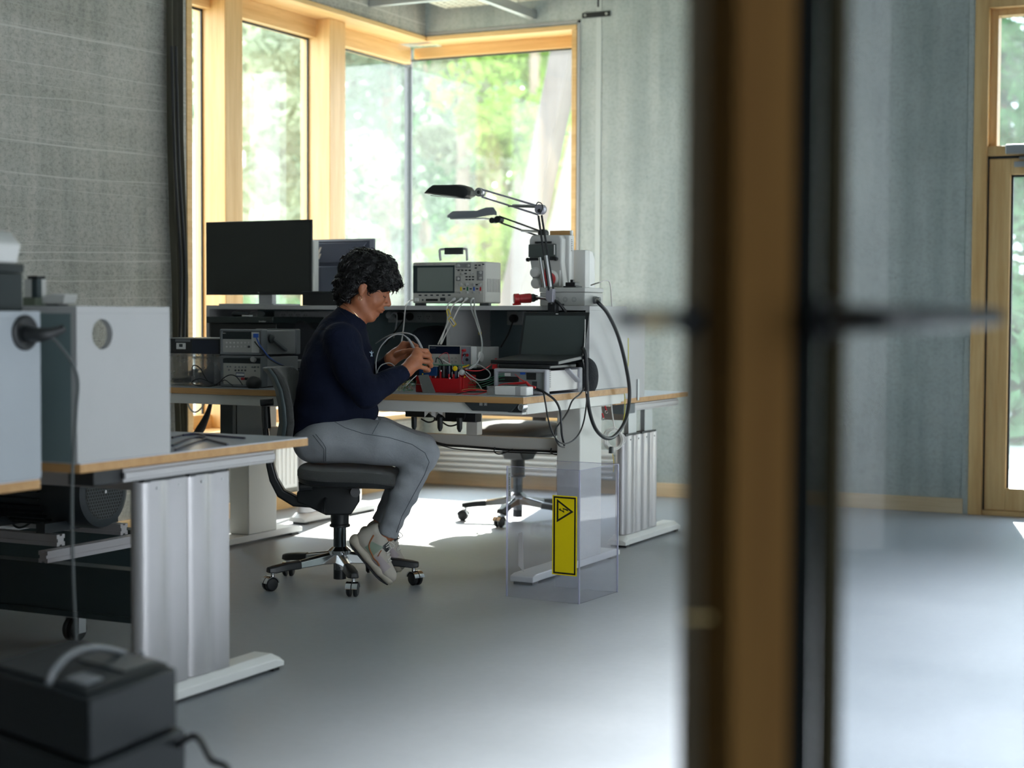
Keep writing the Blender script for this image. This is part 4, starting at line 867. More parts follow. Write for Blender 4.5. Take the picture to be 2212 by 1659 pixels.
# ---- stacked instruments at the left of the bench
def instrument(name, label, box, parent_none=None, m=grey, bumper=True, rear=True, dep=.3):
    x0, x1, y0, y1, z0, z1 = box
    r = thing(name, label, 'instrument', ((x0+x1)/2, (y0+y1)/2, z0))
    MB().box(x0+.006, x1-.006, y0+.012, y1-.012, z0+.004, z1-.006).build('case', m, r, bevel=.003)
    if bumper:
        for ya, yb in ((y0, y0+.045), (y1-.035, y1)) if rear else ((y0, y0+.045),):
            w = .012; mb = MB()
            prof = lambda i: [(x0+i, z0+i), (x1-i, z0+i), (x1-i, z1-i), (x0+i, z1-i)]
            o = prof(0); n_ = prof(w); vs = [(x, ya, z) for x, z in o]+[(x, ya, z) for x, z in n_]+[(x, yb, z) for x, z in o]+[(x, yb, z) for x, z in n_]
            fs = []
            for k in range(4):
                j = (k+1) % 4; fs += [(k, j, 4+j, 4+k), (8+k, 12+k, 12+j, 8+j), (k, 8+k, 8+j, j), (4+k, 4+j, 12+j, 12+k)]
            mb.add(vs, fs).build('bumper', greyd, r, bevel=.006, seg=3)
    return r
Yi = 5.90
bA = px_box(474, 566, 711, 767, Yi, .30); bB = px_box(475, 566, 768, 833, Yi, .30, BT)
bA = (*bA[:4], bB[5]+.001, bA[5])
def onface(root, Y, a, b, c, d, m, name, th=.0015, bev=0): 
    p = at(a, d, Y=Y); q = at(b, c, Y=Y); return MB().box(p.x, q.x, Y-th, Y+.0002, p.z, q.z).build(name, m, root, bevel=bev)
def pills(root, Y, pts, w, h, m, name, th=.003):
    mb = MB()
    for x, y in pts: p = at(x, y, Y=Y); mb.box(p.x-w, p.x+w, Y-th, Y, p.z-h, p.z+h)
    o = mb.build(name, m, root, bevel=.0012); o['kind'] = 'stuff'; return o
iA = instrument('function_generator', 'grey bench generator with a blue plug in its front, topmost of the left stack', bA, m=mat('metal_case_grey', (.34, .34, .34), .4, .3))
Yf = Yi+.010
onface(iA, Yf, 478, 561, 714, 763, grey, 'front_panel'); onface(iA, Yf-.0016, 478, 543, 716, 732, mat('dark_display', (.012, .02, .024), .2), 'display')
onface(iA, Yf-.0016, 544, 560, 717, 762, lgrey, 'connector_panel')
pills(iA, Yf-.0016, [(490+8*k, 740.5) for k in range(7)]+[(490+8*k, 749) for k in range(6)], .0042, .0036, lgrey, 'buttons'); pills(iA, Yf-.0016, [(538, 749)], .006, .0045, dark, 'enter_button')
text_mb('Agilent', at(481, 720.5, Y=Yf-.0034), (1, 0, 0), (0, 0, 1), .006, .0003).build('maker_name', lgrey, iA)
u_ = MB().obox(at(553, 725, Y=Yf-.006), (.011, 0, 0), (0, .007, 0), (0, 0, .009)).build('blue_plug', blue, bevel=.002)
tag(u_, 'bright blue plug pushed into the top left instrument', 'plug')
cabY([(554, 730, Yi-.008), (561, 745, Yi-.012), (572, 760, Yi-.015), (582, 772, Yi-.0), (597, 783, Yi+.02), (612, 790, Yi+.08)], Yi, .0032, mat('blue_cord', (.03, .09, .36), .4), 'blue cable running down from the blue plug')
cabY([(550, 738, Yi-.006), (558, 748, Yi-.01), (566, 757, Yi-.01), (580, 774, Yi-.01), (600, 786, Yi+.02), (618, 792, Yi+.1)], Yi, .0026, cordb, 'black cable beside the blue one on the stacked instruments')
# folded carry handle on the generator's side
hb = MB().bar((bA[1]+.008, Yi+.07, bA[4]+.07), (bA[1]+.008, Yi+.17, bA[4]+.02), .012, .020, (1, 0, 0)).build('carry_handle', greyd, iA, bevel=.003)
MB().lathe((bA[1], Yi+.065, bA[4]+.073), (1, 0, 0), [(.02, 0), (.02, .008), (.014, .012)], 18).build('handle_pivot', dark, iA)
iB = instrument('power_supply', 'bench power supply with a large knob, bottom of the left stack', bB, m=mat('metal_case_grey', (.34, .34, .34), .4, .3), rear=False)
onface(iB, Yf, 479, 564, 771, 830, mat('pale_panel', (.47, .46, .42), .5), 'front_panel'); onface(iB, Yf-.0016, 479, 564, 770, 784, mat('dark_display', (.012, .02, .024), .2), 'display')
text_mb('Agilent', at(481, 773.5, Y=Yf-.0034), (1, 0, 0), (0, 0, 1), .005, .0003).build('maker_name', lgrey, iB)
knob(iB, 549, 776, .0125, Yf-.002, kd, .014)
pills(iB, Yf-.0016, [(492, 792), (498, 792), (495, 799), (509+7*0, 793), (517, 793), (524, 793), (531, 793), (545, 793), (551, 793), (558, 793), (551, 801)], .0036, .0034, greyd, 'buttons'); pills(iB, Yf-.0016, [(509, 800), (516, 800), (523, 800), (530, 800)], .0044, .0036, dark, 'dark_buttons')
onface(iB, Yf-.0016, 510, 528, 805, 814, mat('navy_sticker', (.04, .05, .12), .4), 'sticker'); onface(iB, Yf-.0032, 510.5, 527.5, 807, 811.5, paper, 'sticker_label', .0005)
for k, mm in enumerate((red, black, red, black, mat('dim_terminal', (.25, .25, .25), .5))): c = at(527+8*k, 818, Y=Yf-.001); MB().lathe(c, (0, -1, 0), [(.006, 0), (.005, .006), (.006, .008), (.006, .015)], 12).build('terminal_post', mm, iB)
pills(iB, Yf-.0016, [(487, 817)], .004, .004, lgrey, 'power_button')
# dark instrument to the right of the stack
bC = px_box(590, 668, 798, 838, 6.22, .2, BT); iC = instrument('voltmeter', 'dark low instrument marked VOLT, between the stack and the person', bC, m=dark, bumper=False)
MB().box(bC[0]+.004, bC[1]-.004, 6.215, 6.233, bC[4]+.004, bC[5]-.004).build('front_panel', mat('dark_display', (.012, .02, .024), .2), iC)
text_mb('VOLT', at(631, 820, Y=6.214), (1, 0, 0), (0, 0, 1), .008, .0005).build('range_mark', lgrey, iC); 
p_ = at(625, 806, Y=6.214); MB().box(p_.x-.01, p_.x+.012, 6.212, 6.2148, p_.z-.012, p_.z+.008).build('red_display', mat('dim_red', (.08, .005, .01), .3), iC)
bD = px_box(585, 665, 776, 798, 6.23, .2, bC[5]+.001); iD = instrument('metal_instrument', 'plain metal instrument with slotted vents, resting on the dark VOLT meter', bD, m=mat('metal_case_grey', (.34, .34, .34), .4, .3), bumper=False)
vv = MB()
for k in range(7): vv.box(bD[0]+.01+.007*k, bD[0]+.013+.007*k, 6.2405, 6.242, bD[4]+.015, bD[5]-.01)
vv.build('vents', dark, iD)
# printer and bags inside the shelf
bP = px_box(447, 590, 684, 730, 6.36, .40, BT); x0, x1, y0, y1, z0, z1 = bP; y1 = 6.80
pr_ = thing('label_printer', 'black boxy printer inside the shelf, behind the top left instrument', 'printer', ((x0+x1)/2, 6.5, BT)); 
MB().box(x0, x1, 6.385, y1, BT, z1-.03).build('printer_body', black, pr_, bevel=.004); MB().box(x0-.004, x1, 6.36, y1, z1-.03, z1).build('lid', mat('green_black', (.02, .03, .03), .35), pr_, bevel=.003)
text_mb('brother', at(559, 696, Y=6.3595), (1, 0, 0), (0, 0, 1), .013, .0005, italic=.15).build('maker_name', white, pr_)
def lump(c, r, m, name, label, cat, seed=1, amp=.18, par=None, z0=None):
    mb = MB(); mb.ell((0, 0, 0), r, 28, 16); rr = random.Random(seed); fr = [(rr.uniform(-1, 1)*9, rr.uniform(-1, 1)*9, rr.uniform(-1, 1)*9, rr.uniform(0, 6)) for _ in range(6)]
    vs = []
    for x, y, z in mb.v:
        n_ = sum(sin((a*x+b*y+c_*z)/max(r)*1.0*.6+d) for a, b, c_, d in fr)/6; s_ = 1+amp*n_; x, y, z = x*s_, y*s_, z*s_
        z = max(z, -r[2]*.72); vs.append((x+c[0], y+c[1], z+c[2]+r[2]*.72))
    mb.v = vs; o = mb.build(name, m, par)
    return tag(o, label, cat) if label else o
p_ = at(648, 700, Y=6.60); lump((p_.x, 6.60, BT), (.12, .10, .165), fabricb, 'tool_bag', 'soft black bag inside the shelf behind the left stack', 'bag', 3)
p_ = at(930, 720, Y=6.62); lump((p_.x, 6.64, BT), (.125, .12, .165), mat('dark_navy_bag', (.012, .018, .03), .8), 'tool_bag', 'dark rounded bag inside the shelf under the oscilloscope', 'bag', 5)
for px_, w_, lab, mm in ((520, .045, 'crumpled dark pouch on the printer, below the monitor', dark), (556, .04, 'clear crumpled plastic bag on top of the printer', M_TUB)):
    p_ = at(px_, 680, Y=6.45); lump((p_.x, 6.45, z1+.0005), (w_, .03, .016), mm, 'pouch' if mm is dark else 'plastic_bag', lab, 'bag', px_, .3)
p_ = at(535, 684, Y=6.40); tag(MB().box(p_.x-.022, p_.x+.022, 6.385, 6.41, z1+.0005, z1+.008).build('white_adapter', paper), 'tiny white adapter at the front edge of the printer lid', 'adapter')
# tubs, tray, blue bins
def tub(px0, px1, pyt, Y, dep, name, label):
    x0, x1, y0, y1, z0, z1 = px_box(px0, px1, pyt, 832, Y, dep, BT); r = thing(name, label, 'storage box', ((x0+x1)/2, Y+dep/2, BT)); t = .002; s_ = .008
    mb = MB(); lo = [(x0+s_, Y+s_), (x1-s_, Y+s_), (x1-s_, Y+dep-s_), (x0+s_, Y+dep-s_)]; hi = [(x0, Y), (x1, Y), (x1, Y+dep), (x0, Y+dep)]
    li = [(x0+s_+t, Y+s_+t), (x1-s_-t, Y+s_+t), (x1-s_-t, Y+dep-s_-t), (x0+s_+t, Y+dep-s_-t)]; hi2 = [(x0+t, Y+t), (x1-t, Y+t), (x1-t, Y+dep-t), (x0+t, Y+dep-t)]
    vs = [(x, y, z0) for x, y in lo]+[(x, y, z1) for x, y in hi]+[(x, y, z0+t) for x, y in li]+[(x, y, z1) for x, y in hi2]
    fs = [(0, 3, 2, 1), (8, 9, 10, 11)]
    for k in range(4): j = (k+1) % 4; fs += [(k, j, 4+j, 4+k), (4+k, 4+j, 12+j, 12+k), (8+k, 12+k, 12+j, 8+j)]
    mb.add(vs, fs).build('tub_wall', M_TUB, r)
    rm = MB()
    for (a_, b_, c_, d_) in ((x0-.005, x1+.005, Y-.005, Y), (x0-.005, x1+.005, Y+dep, Y+dep+.005), (x0-.005, x0, Y, Y+dep), (x1, x1+.005, Y, Y+dep)): rm.box(a_, b_, c_, d_, z1-.012, z1)
    rm.build('rim', M_TUB, r); return r, (x0, x1, Y, Y+dep, z0, z1)
t1, q1 = tub(352, 414, 764, 5.93, .26, 'clear_tub', 'clear plastic tub half hidden by the near shelf unit, dark cables inside')
t2, q2 = tub(417, 463, 770, 5.95, .24, 'clear_tub', 'clear plastic tub with grey cables, beside the left instrument stack')
for q, mm, lab in ((q1, dark, 'tangle of dark cables inside the tub nearer the shelf unit'), (q2, mat('lilac_cord', (.28, .28, .33), .6), 'tangle of grey cables inside the tub beside the instruments')):
    mb = MB(); cx_, cy_ = (q[0]+q[1])/2, (q[2]+q[3])/2; hw, hd2 = (q[1]-q[0])/2-.016, (q[3]-q[2])/2-.018; pts = []
    for k in range(120): pts.append((cx_+cos(k*.83)*hw*(.55+.4*sin(k*.37)), cy_+sin(k*.71)*hd2*(.6+.35*cos(k*.29)), q[4]+.012+.055*(.5+.5*sin(k*.53+1))*(k % 7)/6))
    mb.tube(pts, .004, 6, 0, 3); tag(mb.build('cable_tangle', mm), lab, 'cables')
bT = px_box(352, 474, 730, 765, 5.94, .26, max(q1[5], q2[5])+.001); x0, x1, y0, y1, z0, z1 = bT
tr = thing('black_tray', 'flat black device with a white label, lying across the two clear tubs', 'device', ((x0+x1)/2, 6.05, z0))
MB().box(x0, x1, y0, y1, z0, z1-.004).build('device_body', black, tr, bevel=.002); MB().box(x0-.001, x1+.001, y0-.001, y1, z1-.004, z1).build('top_plate', mat('grey_top_plate', (.30, .31, .31), .4), tr)
onface(tr, y0-.0002, 381, 401, 741, 754, paper, 'label', .0006); onface(tr, y0-.0008, 387, 394.5, 743, 749.5, dark, 'label_block', .0004); onface(tr, y0-.0002, 379, 411, 733, 738, greyd, 'name_strip', .001)
onface(tr, y0-.0002, 415, 473, 735, 764, mat('ink_navy', (.012, .018, .035), .4), 'front_door', .002)
x0, x1, y0, y1, z0, z1 = px_box(464, 482, 772, 832, 6.0, .2, BT)
for k in range(3): zz0 = BT+k*(z1-BT)/3; tag(MB().box(x0-.02, x1-.035 if k else x1-.03, 6.23+.004*k, 6.40, zz0+.0008, zz0+(z1-BT)/3-.003).build('blue_bin', bluebox, bevel=.004), ('dark blue bin at the bottom of the small stack beside the clear tub', 'dark blue bin in the middle of the small stack beside the tub', 'dark blue bin on top of the small stack beside the tub')[k], 'bin', 'dark blue bins')
cabY([(415, 812, 5.87), (416, 792, 5.86), (424, 790, 5.86), (434, 798, 5.86), (445, 818, 5.86), (458, 829, 5.86), (470, 831, 5.87), (452, 834.5, 5.86), (432, 834, 5.87), (416, 829, 5.87), (418, 822, 5.87), (432, 818, 5.86), (446, 822, 5.86), (462, 828, 5.87)], 5.86, .0024, cordb, 'thin black cable looped on the bench in front of the clear tubs')
cabY([(476, 824, 5.85), (484, 816, 5.84), (496, 810, 5.84), (508, 812, 5.84), (517, 821, 5.84), (524, 832, 5.84)], 5.85, .0024, cordb, 'thin black cable arching in front of the power supply')
cabY([(462, 833, 5.86), (474, 826, 5.86), (486, 821, 5.86), (496, 828, 5.86), (503, 833, 5.86)], 5.86, .002, cordb, 'thinner black cable on the bench beside the power supply')
p_ = at(548, 830, Y=5.85); lump((p_.x, 5.85, BT), (.034, .034, .030), black, 'computer_mouse', 'black lump of a mouse at the bench edge behind the chair back', 'mouse', 2, .04)
# ---- socket strips
def socket_strip(px0, px1, pyt, pyb, Y, label, socks, name='socket_strip'):
    x0, x1, _, _, z0, z1 = px_box(px0, px1, pyt, pyb, Y, .03); r = thing(name, label, 'socket strip', ((x0+x1)/2, Y, z0))
    MB().box(x0, x1, Y, Y+.0335, z0, z1).build('strip_body', mat('strip_grey', (.46, .48, .48), .5), r, bevel=.003)
    for px_, py_ in socks:
        c = at(px_, py_, Y=Y); o = MB().lathe(c, (0, -1, 0), [(.021, -.001), (.021, .003), (.018, .003), (.0175, .0005)], 22).build('socket', mat('socket_grey', (.52, .53, .53), .5), r)
        hh = MB()
        for dx, dz in ((-.006, .003), (.006, .003), (0, -.007)): hh.lathe(c+V((dx, -.0006, dz)), (0, -1, 0), [(.0022, 0), (.0022, .0012)], 8)
        hh.build('pin_holes', ink, o)
socket_strip(838, 990, 673, 697, 6.79, 'grey socket strip on the shelf\'s rear panel, right of the person\'s face', [(858, 684), (886, 684), (906, 685), (925, 685)])
socket_strip(592, 712, 672, 692, 6.79, 'grey socket strip on the rear panel, behind the person\'s back', [(612, 681), (628, 681), (644, 681), (660, 682)])
socket_strip(1095, 1130, 672, 702, 6.79, 'grey socket strip half hidden behind the laptop screen', [(1108, 686)])
for px_, lab, pts in ((866, 'black angled plug in the strip right of the face, cord hanging', [(866, 683, 6.75), (872, 690, 6.74), (860, 708, 6.74), (845, 727, 6.72), (832, 745, 6.72)]), (846, 'grey angled plug at the left end of the strip, right of the face', [(846, 681, 6.75), (850, 676, 6.74), (857, 680, 6.74), (856, 700, 6.74), (850, 730, 6.74)]), (1112, 'black plug behind the laptop with a cord hanging down', [(1112, 688, 6.74), (1106, 700, 6.73), (1098, 722, 6.72), (1088, 740, 6.70), (1082, 750, 6.70)])):
    t_ = thing('mains_plug', lab, 'plug', tuple(at(pts[0][0], pts[0][1], Y=6.76)))
    c = at(pts[0][0], pts[0][1], Y=6.786); m_ = black if px_ != 846 else mat('strip_grey', (.46, .48, .48), .5)
    MB().lathe(c, (0, -1, 0), [(.019, 0), (.019, .022), (.014, .032)], 20).build('plug_body', m_, t_); MB().tube([at(a, b, Y=y_) for a, b, y_ in pts], .0038, 8, 0, 5).build('cord', m_, t_)
p_ = at(886, 684, Y=6.785); tag(MB().lathe(p_, (0, -1, 0), [(.019, 0), (.019, .008), (.012, .009)], 22).build('socket_cover', black), 'black round cover on the socket strip right of the face', 'cover')
# ---- multimeter on a dark instrument
bM = px_box(926, 1019, 747, 796, 6.20, .28); zlow = bM[4]-.001
bN = (bM[0], bM[1], 6.205, 6.45, BT, zlow); iN = instrument('electronic_load', 'dark instrument under the bench multimeter, behind the red frame', bN, m=black, bumper=False); MB().box(bN[0]+.004, bN[1]-.004, 6.198, 6.2165, BT+.005, zlow-.003).build('front_panel', dark, iN)
iM = instrument('bench_multimeter', 'bench multimeter with red and black jacks, behind the hands', bM, m=mat('meter_case', (.38, .38, .36), .45), bumper=False)
Ym = 6.211
onface(iM, Ym, 926.5, 1019, 747, 796, mat('pale_panel', (.47, .46, .42), .5), 'front_panel', .004)
onface(iM, Ym-.004, 928, 993.5, 748.5, 764, mat('blue_black_display', (.010, .016, .035), .15), 'display', .001)
text_mb('KEITHLEY', at(930, 752.5, Y=Ym-.0052), (1, 0, 0), (0, 0, 1), .006, .0003).build('maker_name', mat('dim_print', (.16, .18, .2), .5), iM)
pills(iM, Ym-.004, [(934+8.6*k, 773) for k in range(7)]+[(934+8.6*k, 781) for k in range(7)]+[(980, 789), (988, 789)], .0055, .0042, mat('key_grey', (.36, .36, .34), .5), 'buttons')
onface(iM, Ym-.004, 996, 1017, 749, 794, mat('jack_field', (.26, .29, .34), .45), 'jack_panel', .001)
for px_, py_, mm in ((1004, 757, red), (1004, 767, black), (1009.5, 767, red), (1009, 777, black)): MB().lathe(at(px_, py_, Y=Ym-.005), (0, -1, 0), [(.007, 0), (.007, .002), (.0045, .0025), (.004, .001)], 14).build('jack', mm, iM)
MB().box(bM[1]-.005, bM[1]+.004, 6.20, 6.24, bM[4]+.002, bM[5]-.002).build('side_rail', white, iM, bevel=.002)
MB().lathe((bM[1]-.004, 6.28, (bM[4]+bM[5])/2), (1, 0, 0), [(.024, 0), (.024, .006), (.02, .010)], 20).build('handle_pivot', lgrey, iM)
for (a_, lab, pts, mm) in ((1, 'red plug and lead in the bench multimeter', [(1004, 757), (999, 762), (998, 775), (1001, 788), (1008, 797)], cordr), (2, 'black plug with pale blue lead in the bench multimeter', [(1004, 767), (1000, 774), (998, 785), (999, 796)], mat('pale_blue_lead', (.3, .38, .5), .4))):
    t_ = thing('banana_lead', lab, 'test lead', tuple(at(*pts[0], Y=Ym-.01))); c = at(*pts[0], Y=Ym-.0075); MB().lathe(c, (0, -1, 0), [(.0055, 0), (.0065, .004), (.005, .02)], 12).build('plug', red if a_ == 1 else black, t_)
    MB().tube([at(*p, Y=Ym-.03) for p in pts], .0016, 6, 0, 5).build('wire', mm, t_)
# ---- red frame with circuit board
Yr = 5.93; rf = thing('circuit_assembly', 'red plastic frame holding a green circuit board and black capacitors', 'circuit assembly', tuple(at(950, 848, Y=Yr+.05)))
pf = lambda px, py, dy=0: at(px, py, Y=Yr+dy)
zb_ = BT; F0 = [(899, 812), (931, 812), (931, 818), (991, 818), (991, 812), (996, 812)]
def zat(px, py, dy=0): return pf(px, py, dy)
fm = MB(); A1 = [pf(898, 846), pf(994, 848), pf(994, 812), pf(988, 818), pf(931, 817), pf(931, 812), pf(898, 812)]
for p in A1[:2]: p.z = BT
fm.prism(A1, (0, .003, 0)); 
B1 = [pf(994, 848), pf(994, 812), pf(1008, 822), pf(1008, 812)]
x_r = pf(994, 848).x
fm.box(pf(898, 846).x, x_r, Yr, Yr+.14, BT, BT+.003); fm.box(x_r-.003, x_r, Yr, Yr+.14, BT, pf(994, 815).z); fm.box(pf(898, 846).x, x_r, Yr+.137, Yr+.14, BT, pf(994, 812).z)
fm.build('red_frame', red, rf, bevel=.001)
MB().prism([(x_r+.0005, Yr+.02, pf(994, 815).z), (x_r+.0005, Yr+.06, pf(994, 813).z), (x_r+.0005, Yr+.13, pf(994, 818).z), (x_r+.0005, Yr+.13, BT+.012), (x_r+.0005, Yr+.10, BT+.045), (x_r+.0005, Yr+.05, BT+.045), (x_r+.0005, Yr+.02, BT)], (.006, 0, 0)).build('end_bracket', red, rf, bevel=.001)
zpb = pf(960, 789).z
MB().box(pf(905, 789).x, x_r-.004, Yr+.012, Yr+.125, zpb-.0016, zpb).build('circuit_board', green, rf)
for px_, r_, zt_, zb2, mm in ((958, .010, 791, 816, black), (970, .0125, 791, 819, mat('navy_black', (.01, .015, .03), .25)), (984, .0115, 793, 819, mat('navy_black', (.01, .015, .03), .25)), (950, .006, 791, 816, black)):
    c0 = pf(px_, zb2, .02); c1 = pf(px_, zt_, .02); c1.z = zpb-.002; MB().lathe(c0, (0, 0, 1), [(r_*.94, 0), (r_, .002), (r_, c1.z-c0.z)], 20).build('capacitor', mm, rf)
for px_ in (990.2, 976.5): c0 = pf(px_, 812, .006); MB().box(c0.x-.001, c0.x+.001, Yr+.006, Yr+.008, c0.z-.004, c0.z+.016).build('capacitor_stripe', paper, rf)
MB().lathe(pf(983.5, 796, .004), (0, -1, 0), [(.0105, 0), (.0105, .003), (.007, .005)], 22).build('yellow_disc', yellow, rf)
MB().box(pf(903, 795).x, pf(941, 795).x, Yr+.01, Yr+.05, pf(920, 812).z, pf(920, 792.5).z).build('blue_relay', mat('relay_blue', (.012, .05, .15), .3), rf, bevel=.001)
for px_ in (951.5, 970, 980): c = pf(px_, 806, -.001); MB().box(c.x-.003, c.x+.003, Yr-.002, Yr+.001, pf(px_, 820).z, pf(px_, 808 if px_ > 960 else 800).z).build('frame_tab', red, rf)
MB().lathe(pf(999, 805, .03), (0, -1, .2), [(.012, 0), (.012, .01), (.008, .012)], 18).build('white_spool', lgrey, rf)
for px_, py_, mm in ((953, 801, paper), (972, 817, paper), (1004, 814, yellow), (913, 808, yellow), (941, 814, lgrey)): c = pf(px_, py_, -.001); MB().box(c.x-.002, c.x+.002, Yr-.004, Yr, c.z-.003, c.z+.003).build('small_component', mm, rf)
gs = MB().prism([pf(903, 811, -.02), pf(925, 809, -.02), pf(941, 849, -.045), pf(913, 850, -.045)], (0, .002, 0))
gs.v = [(x, y, max(z, BT)) for x, y, z in gs.v]
tag(gs.build('metal_sheet', mat('grey_sheet', (.17, .18, .17), .5)), 'grey metal sheet leaning against the red frame', 'sheet')
# wires of the assembly
wires = [('thin green wire arching over the circuit board', gwire, [(963, 789), (952, 786), (945, 770)], .0011), ('black clip with a thin lead above the circuit board', black, [(941, 783), (944, 773), (952, 778), (956, 787)], .0022),
 ('red wire arching in front of the multimeter keys', cordr, [(946, 774), (955, 765), (965, 762), (969, 768), (971, 785)], .0011), ('white sleeved wire slanting onto the circuit board', white, [(956, 777), (966, 783), (974, 787)], .002),
 ('pale green wire leaving the right side of the board', mat('pale_green', (.35, .5, .4), .5), [(992, 789), (1000, 800), (1010, 813), (1018, 822)], .0011), ('grey wire curving beside the blue relay', cordg, [(944, 792), (950, 798), (947, 808), (941, 814)], .001)]
for lab, mm, pts, r_ in wires: cabY([(a, b, Yr+.03) for a, b in pts], Yr, r_, mm, lab, 'wire', 'wire')
cg = [(gwire, 'green'), (mat('olive_wire', (.35, .36, .12), .5), 'olive'), (cordg, 'grey'), (mat('orange_wire', (.45, .16, .05), .5), 'orange'), (mat('pale_yellow_wire', (.6, .58, .3), .5), 'pale yellow')]
nest = thing('wire_nest', 'nest of thin coloured wires on the bench, left of the red frame', 'wires', tuple(at(882, 846, Y=5.9)))
for k in range(22):
    mm = cg[k % 5][0]; P = []; bx_, by_ = rnd.uniform(866, 890), rnd.uniform(832, 845)
    for j in range(5): P.append(at(bx_+rnd.uniform(-2, 9)*j*.9-6+rnd.uniform(-3, 3), max(815, min(846, by_+rnd.uniform(-14, 4))), Y=5.90+rnd.uniform(-.03, .03)))
    for p in P: p.z = max(p.z, BT+.002)
    MB().tube(P, .0010, 5, 0, 4).build('wire', mm, nest)
cabY([(869, 836, 5.84), (878, 832, 5.84), (888, 822, 5.86), (900, 811, 5.9)], 5.86, .0018, cordg, 'grey probe lead with yellow band lying over the wire nest')
for k, (y0_, y1_) in enumerate(((824, 808), (828, 812), (835, 814), (839, 820))):
    cabY([(1008, y0_, 6.0), (1030, y0_-1, 6.0), (1055, (y0_+y1_)/2+2, 5.99), (1078, y1_+1, 5.98), (1090, y1_-1, 5.972)], 6, .0011, gwire, ('highest', 'second', 'third', 'lowest')[k]+' of the green wires running into the lying instrument', 'wire', 'wire', 'green wires into the lying instrument')
# white cable from scope running round
cabY([(1012, 797, 6.0), (1025, 788, 6.05), (1036, 789, 6.05), (1055, 801, 6.0), (1059, 812, 6.0), (1050, 819, 5.98), (1035, 821, 5.97), (1022, 815, 5.97), (1006, 803, 5.97)], 6, .0026, cordg, 'pale grey probe cable looping right of the circuit board')
cabY([(1005, 799, 6.0), (1020, 801, 6.0), (1040, 800, 6.02), (1058, 790, 6.05), (1068, 777, 6.06), (1073, 776, 6.06), (1074, 788, 6.06)], 6, .0019, cordr, 'red lead curving up to the red clip under the laptop')
c = at(1069, 792, Y=6.04); tag(MB().obox(c, (.011, 0, 0), (0, .005, 0), (0, 0, .010)).build('red_clip', red, bevel=.002), 'square red clip below the laptop\'s left corner', 'clip')
cabY([(1003, 805, 5.95), (1012, 815, 5.93), (1030, 826, 5.9), (1040, 840, 5.87)], 5.9, .0018, cordg, 'grey wire dropping from the board towards the white adapter')
tag(MB().tube([at(999, 793, Y=5.99), at(1010, 790, Y=6.0), at(1014, 788, Y=6.0)], [.0028, .0034, .002], 8).build('yellow_probe_tip', yellow), 'yellow probe tip right of the circuit board', 'probe')
# ---- instrument lying under the laptop
bL = px_box(1066, 1180, 797, 846, 5.965, .36, BT); x0, x1, y0, y1, z0, z1 = bL
il = thing('bench_instrument', 'grey instrument lying with its rear sockets forward, laptop on top', 'instrument', ((x0+x1)/2, 6.1, BT))
MB().box(x0+.006, x1-.008, 5.985, 6.31, BT+.012, z1-.007).build('case', mat('warm_white_case', (.60, .58, .55), .45), il, bevel=.002)
for ya, yb in ((5.965, 6.0), (6.29, 6.325)):
    o = [(x0, BT), (x1, BT), (x1, z1), (x0, z1)]; w = .013; n_ = [(x0+w, BT+w), (x1-w, BT+w), (x1-w, z1-w), (x0+w, z1-w)]
    vs = [(x, ya, z) for x, z in o]+[(x, ya, z) for x, z in n_]+[(x, yb, z) for x, z in o]+[(x, yb, z) for x, z in n_]; fs = []
    for k in range(4): j = (k+1) % 4; fs += [(k, j, 4+j, 4+k), (8+k, 12+k, 12+j, 8+j), (k, 8+k, 8+j, j), (4+k, 4+j, 12+j, 12+k)]
    MB().add(vs, fs).build('bumper', mat('bumper_pale', (.36, .36, .39), .45), il, bevel=.006, seg=3)
onface(il, 5.984, 1071, 1174, 803, 842, mat('rear_panel_grey', (.22, .24, .24), .5), 'rear_panel', .001)
onface(il, 5.9828, 1090, 1103, 806, 812, paper, 'rating_label', .0006); onface(il, 5.9828, 1077, 1121, 814, 825, ink, 'card_slot', .0006); onface(il, 5.9828, 1080, 1120, 827, 835, greyd, 'blank_plate', .001)
onface(il, 5.9828, 1124, 1135, 804.5, 809, blue, 'serial_port', .002); onface(il, 5.9828, 1138, 1158, 806, 820, ink, 'mains_inlet', .003); onface(il, 5.9828, 1150, 1160, 824, 838, dark, 'fuse_holder', .003)
sv = MB()
for k in range(10): sv.box(x1-.0085, x1-.0072, 6.012, 6.024, BT+.03+k*.0075, BT+.0325+k*.0075)
sv.build('side_vents', dark, il)
MB().bar((x1+.002, 6.16, z1-.004), (x1+.002, 6.275, BT+.045), .012, .026, (1, 0, 0)).build('carry_handle', mat('bumper_pale', (.36, .36, .39), .45), il, bevel=.004)
lump((x1-.02, 6.40, BT), (.055, .055, .085), fabricb, 'pouch', 'black pouch between the lying instrument and the shelf end', 'bag', 9, .08)
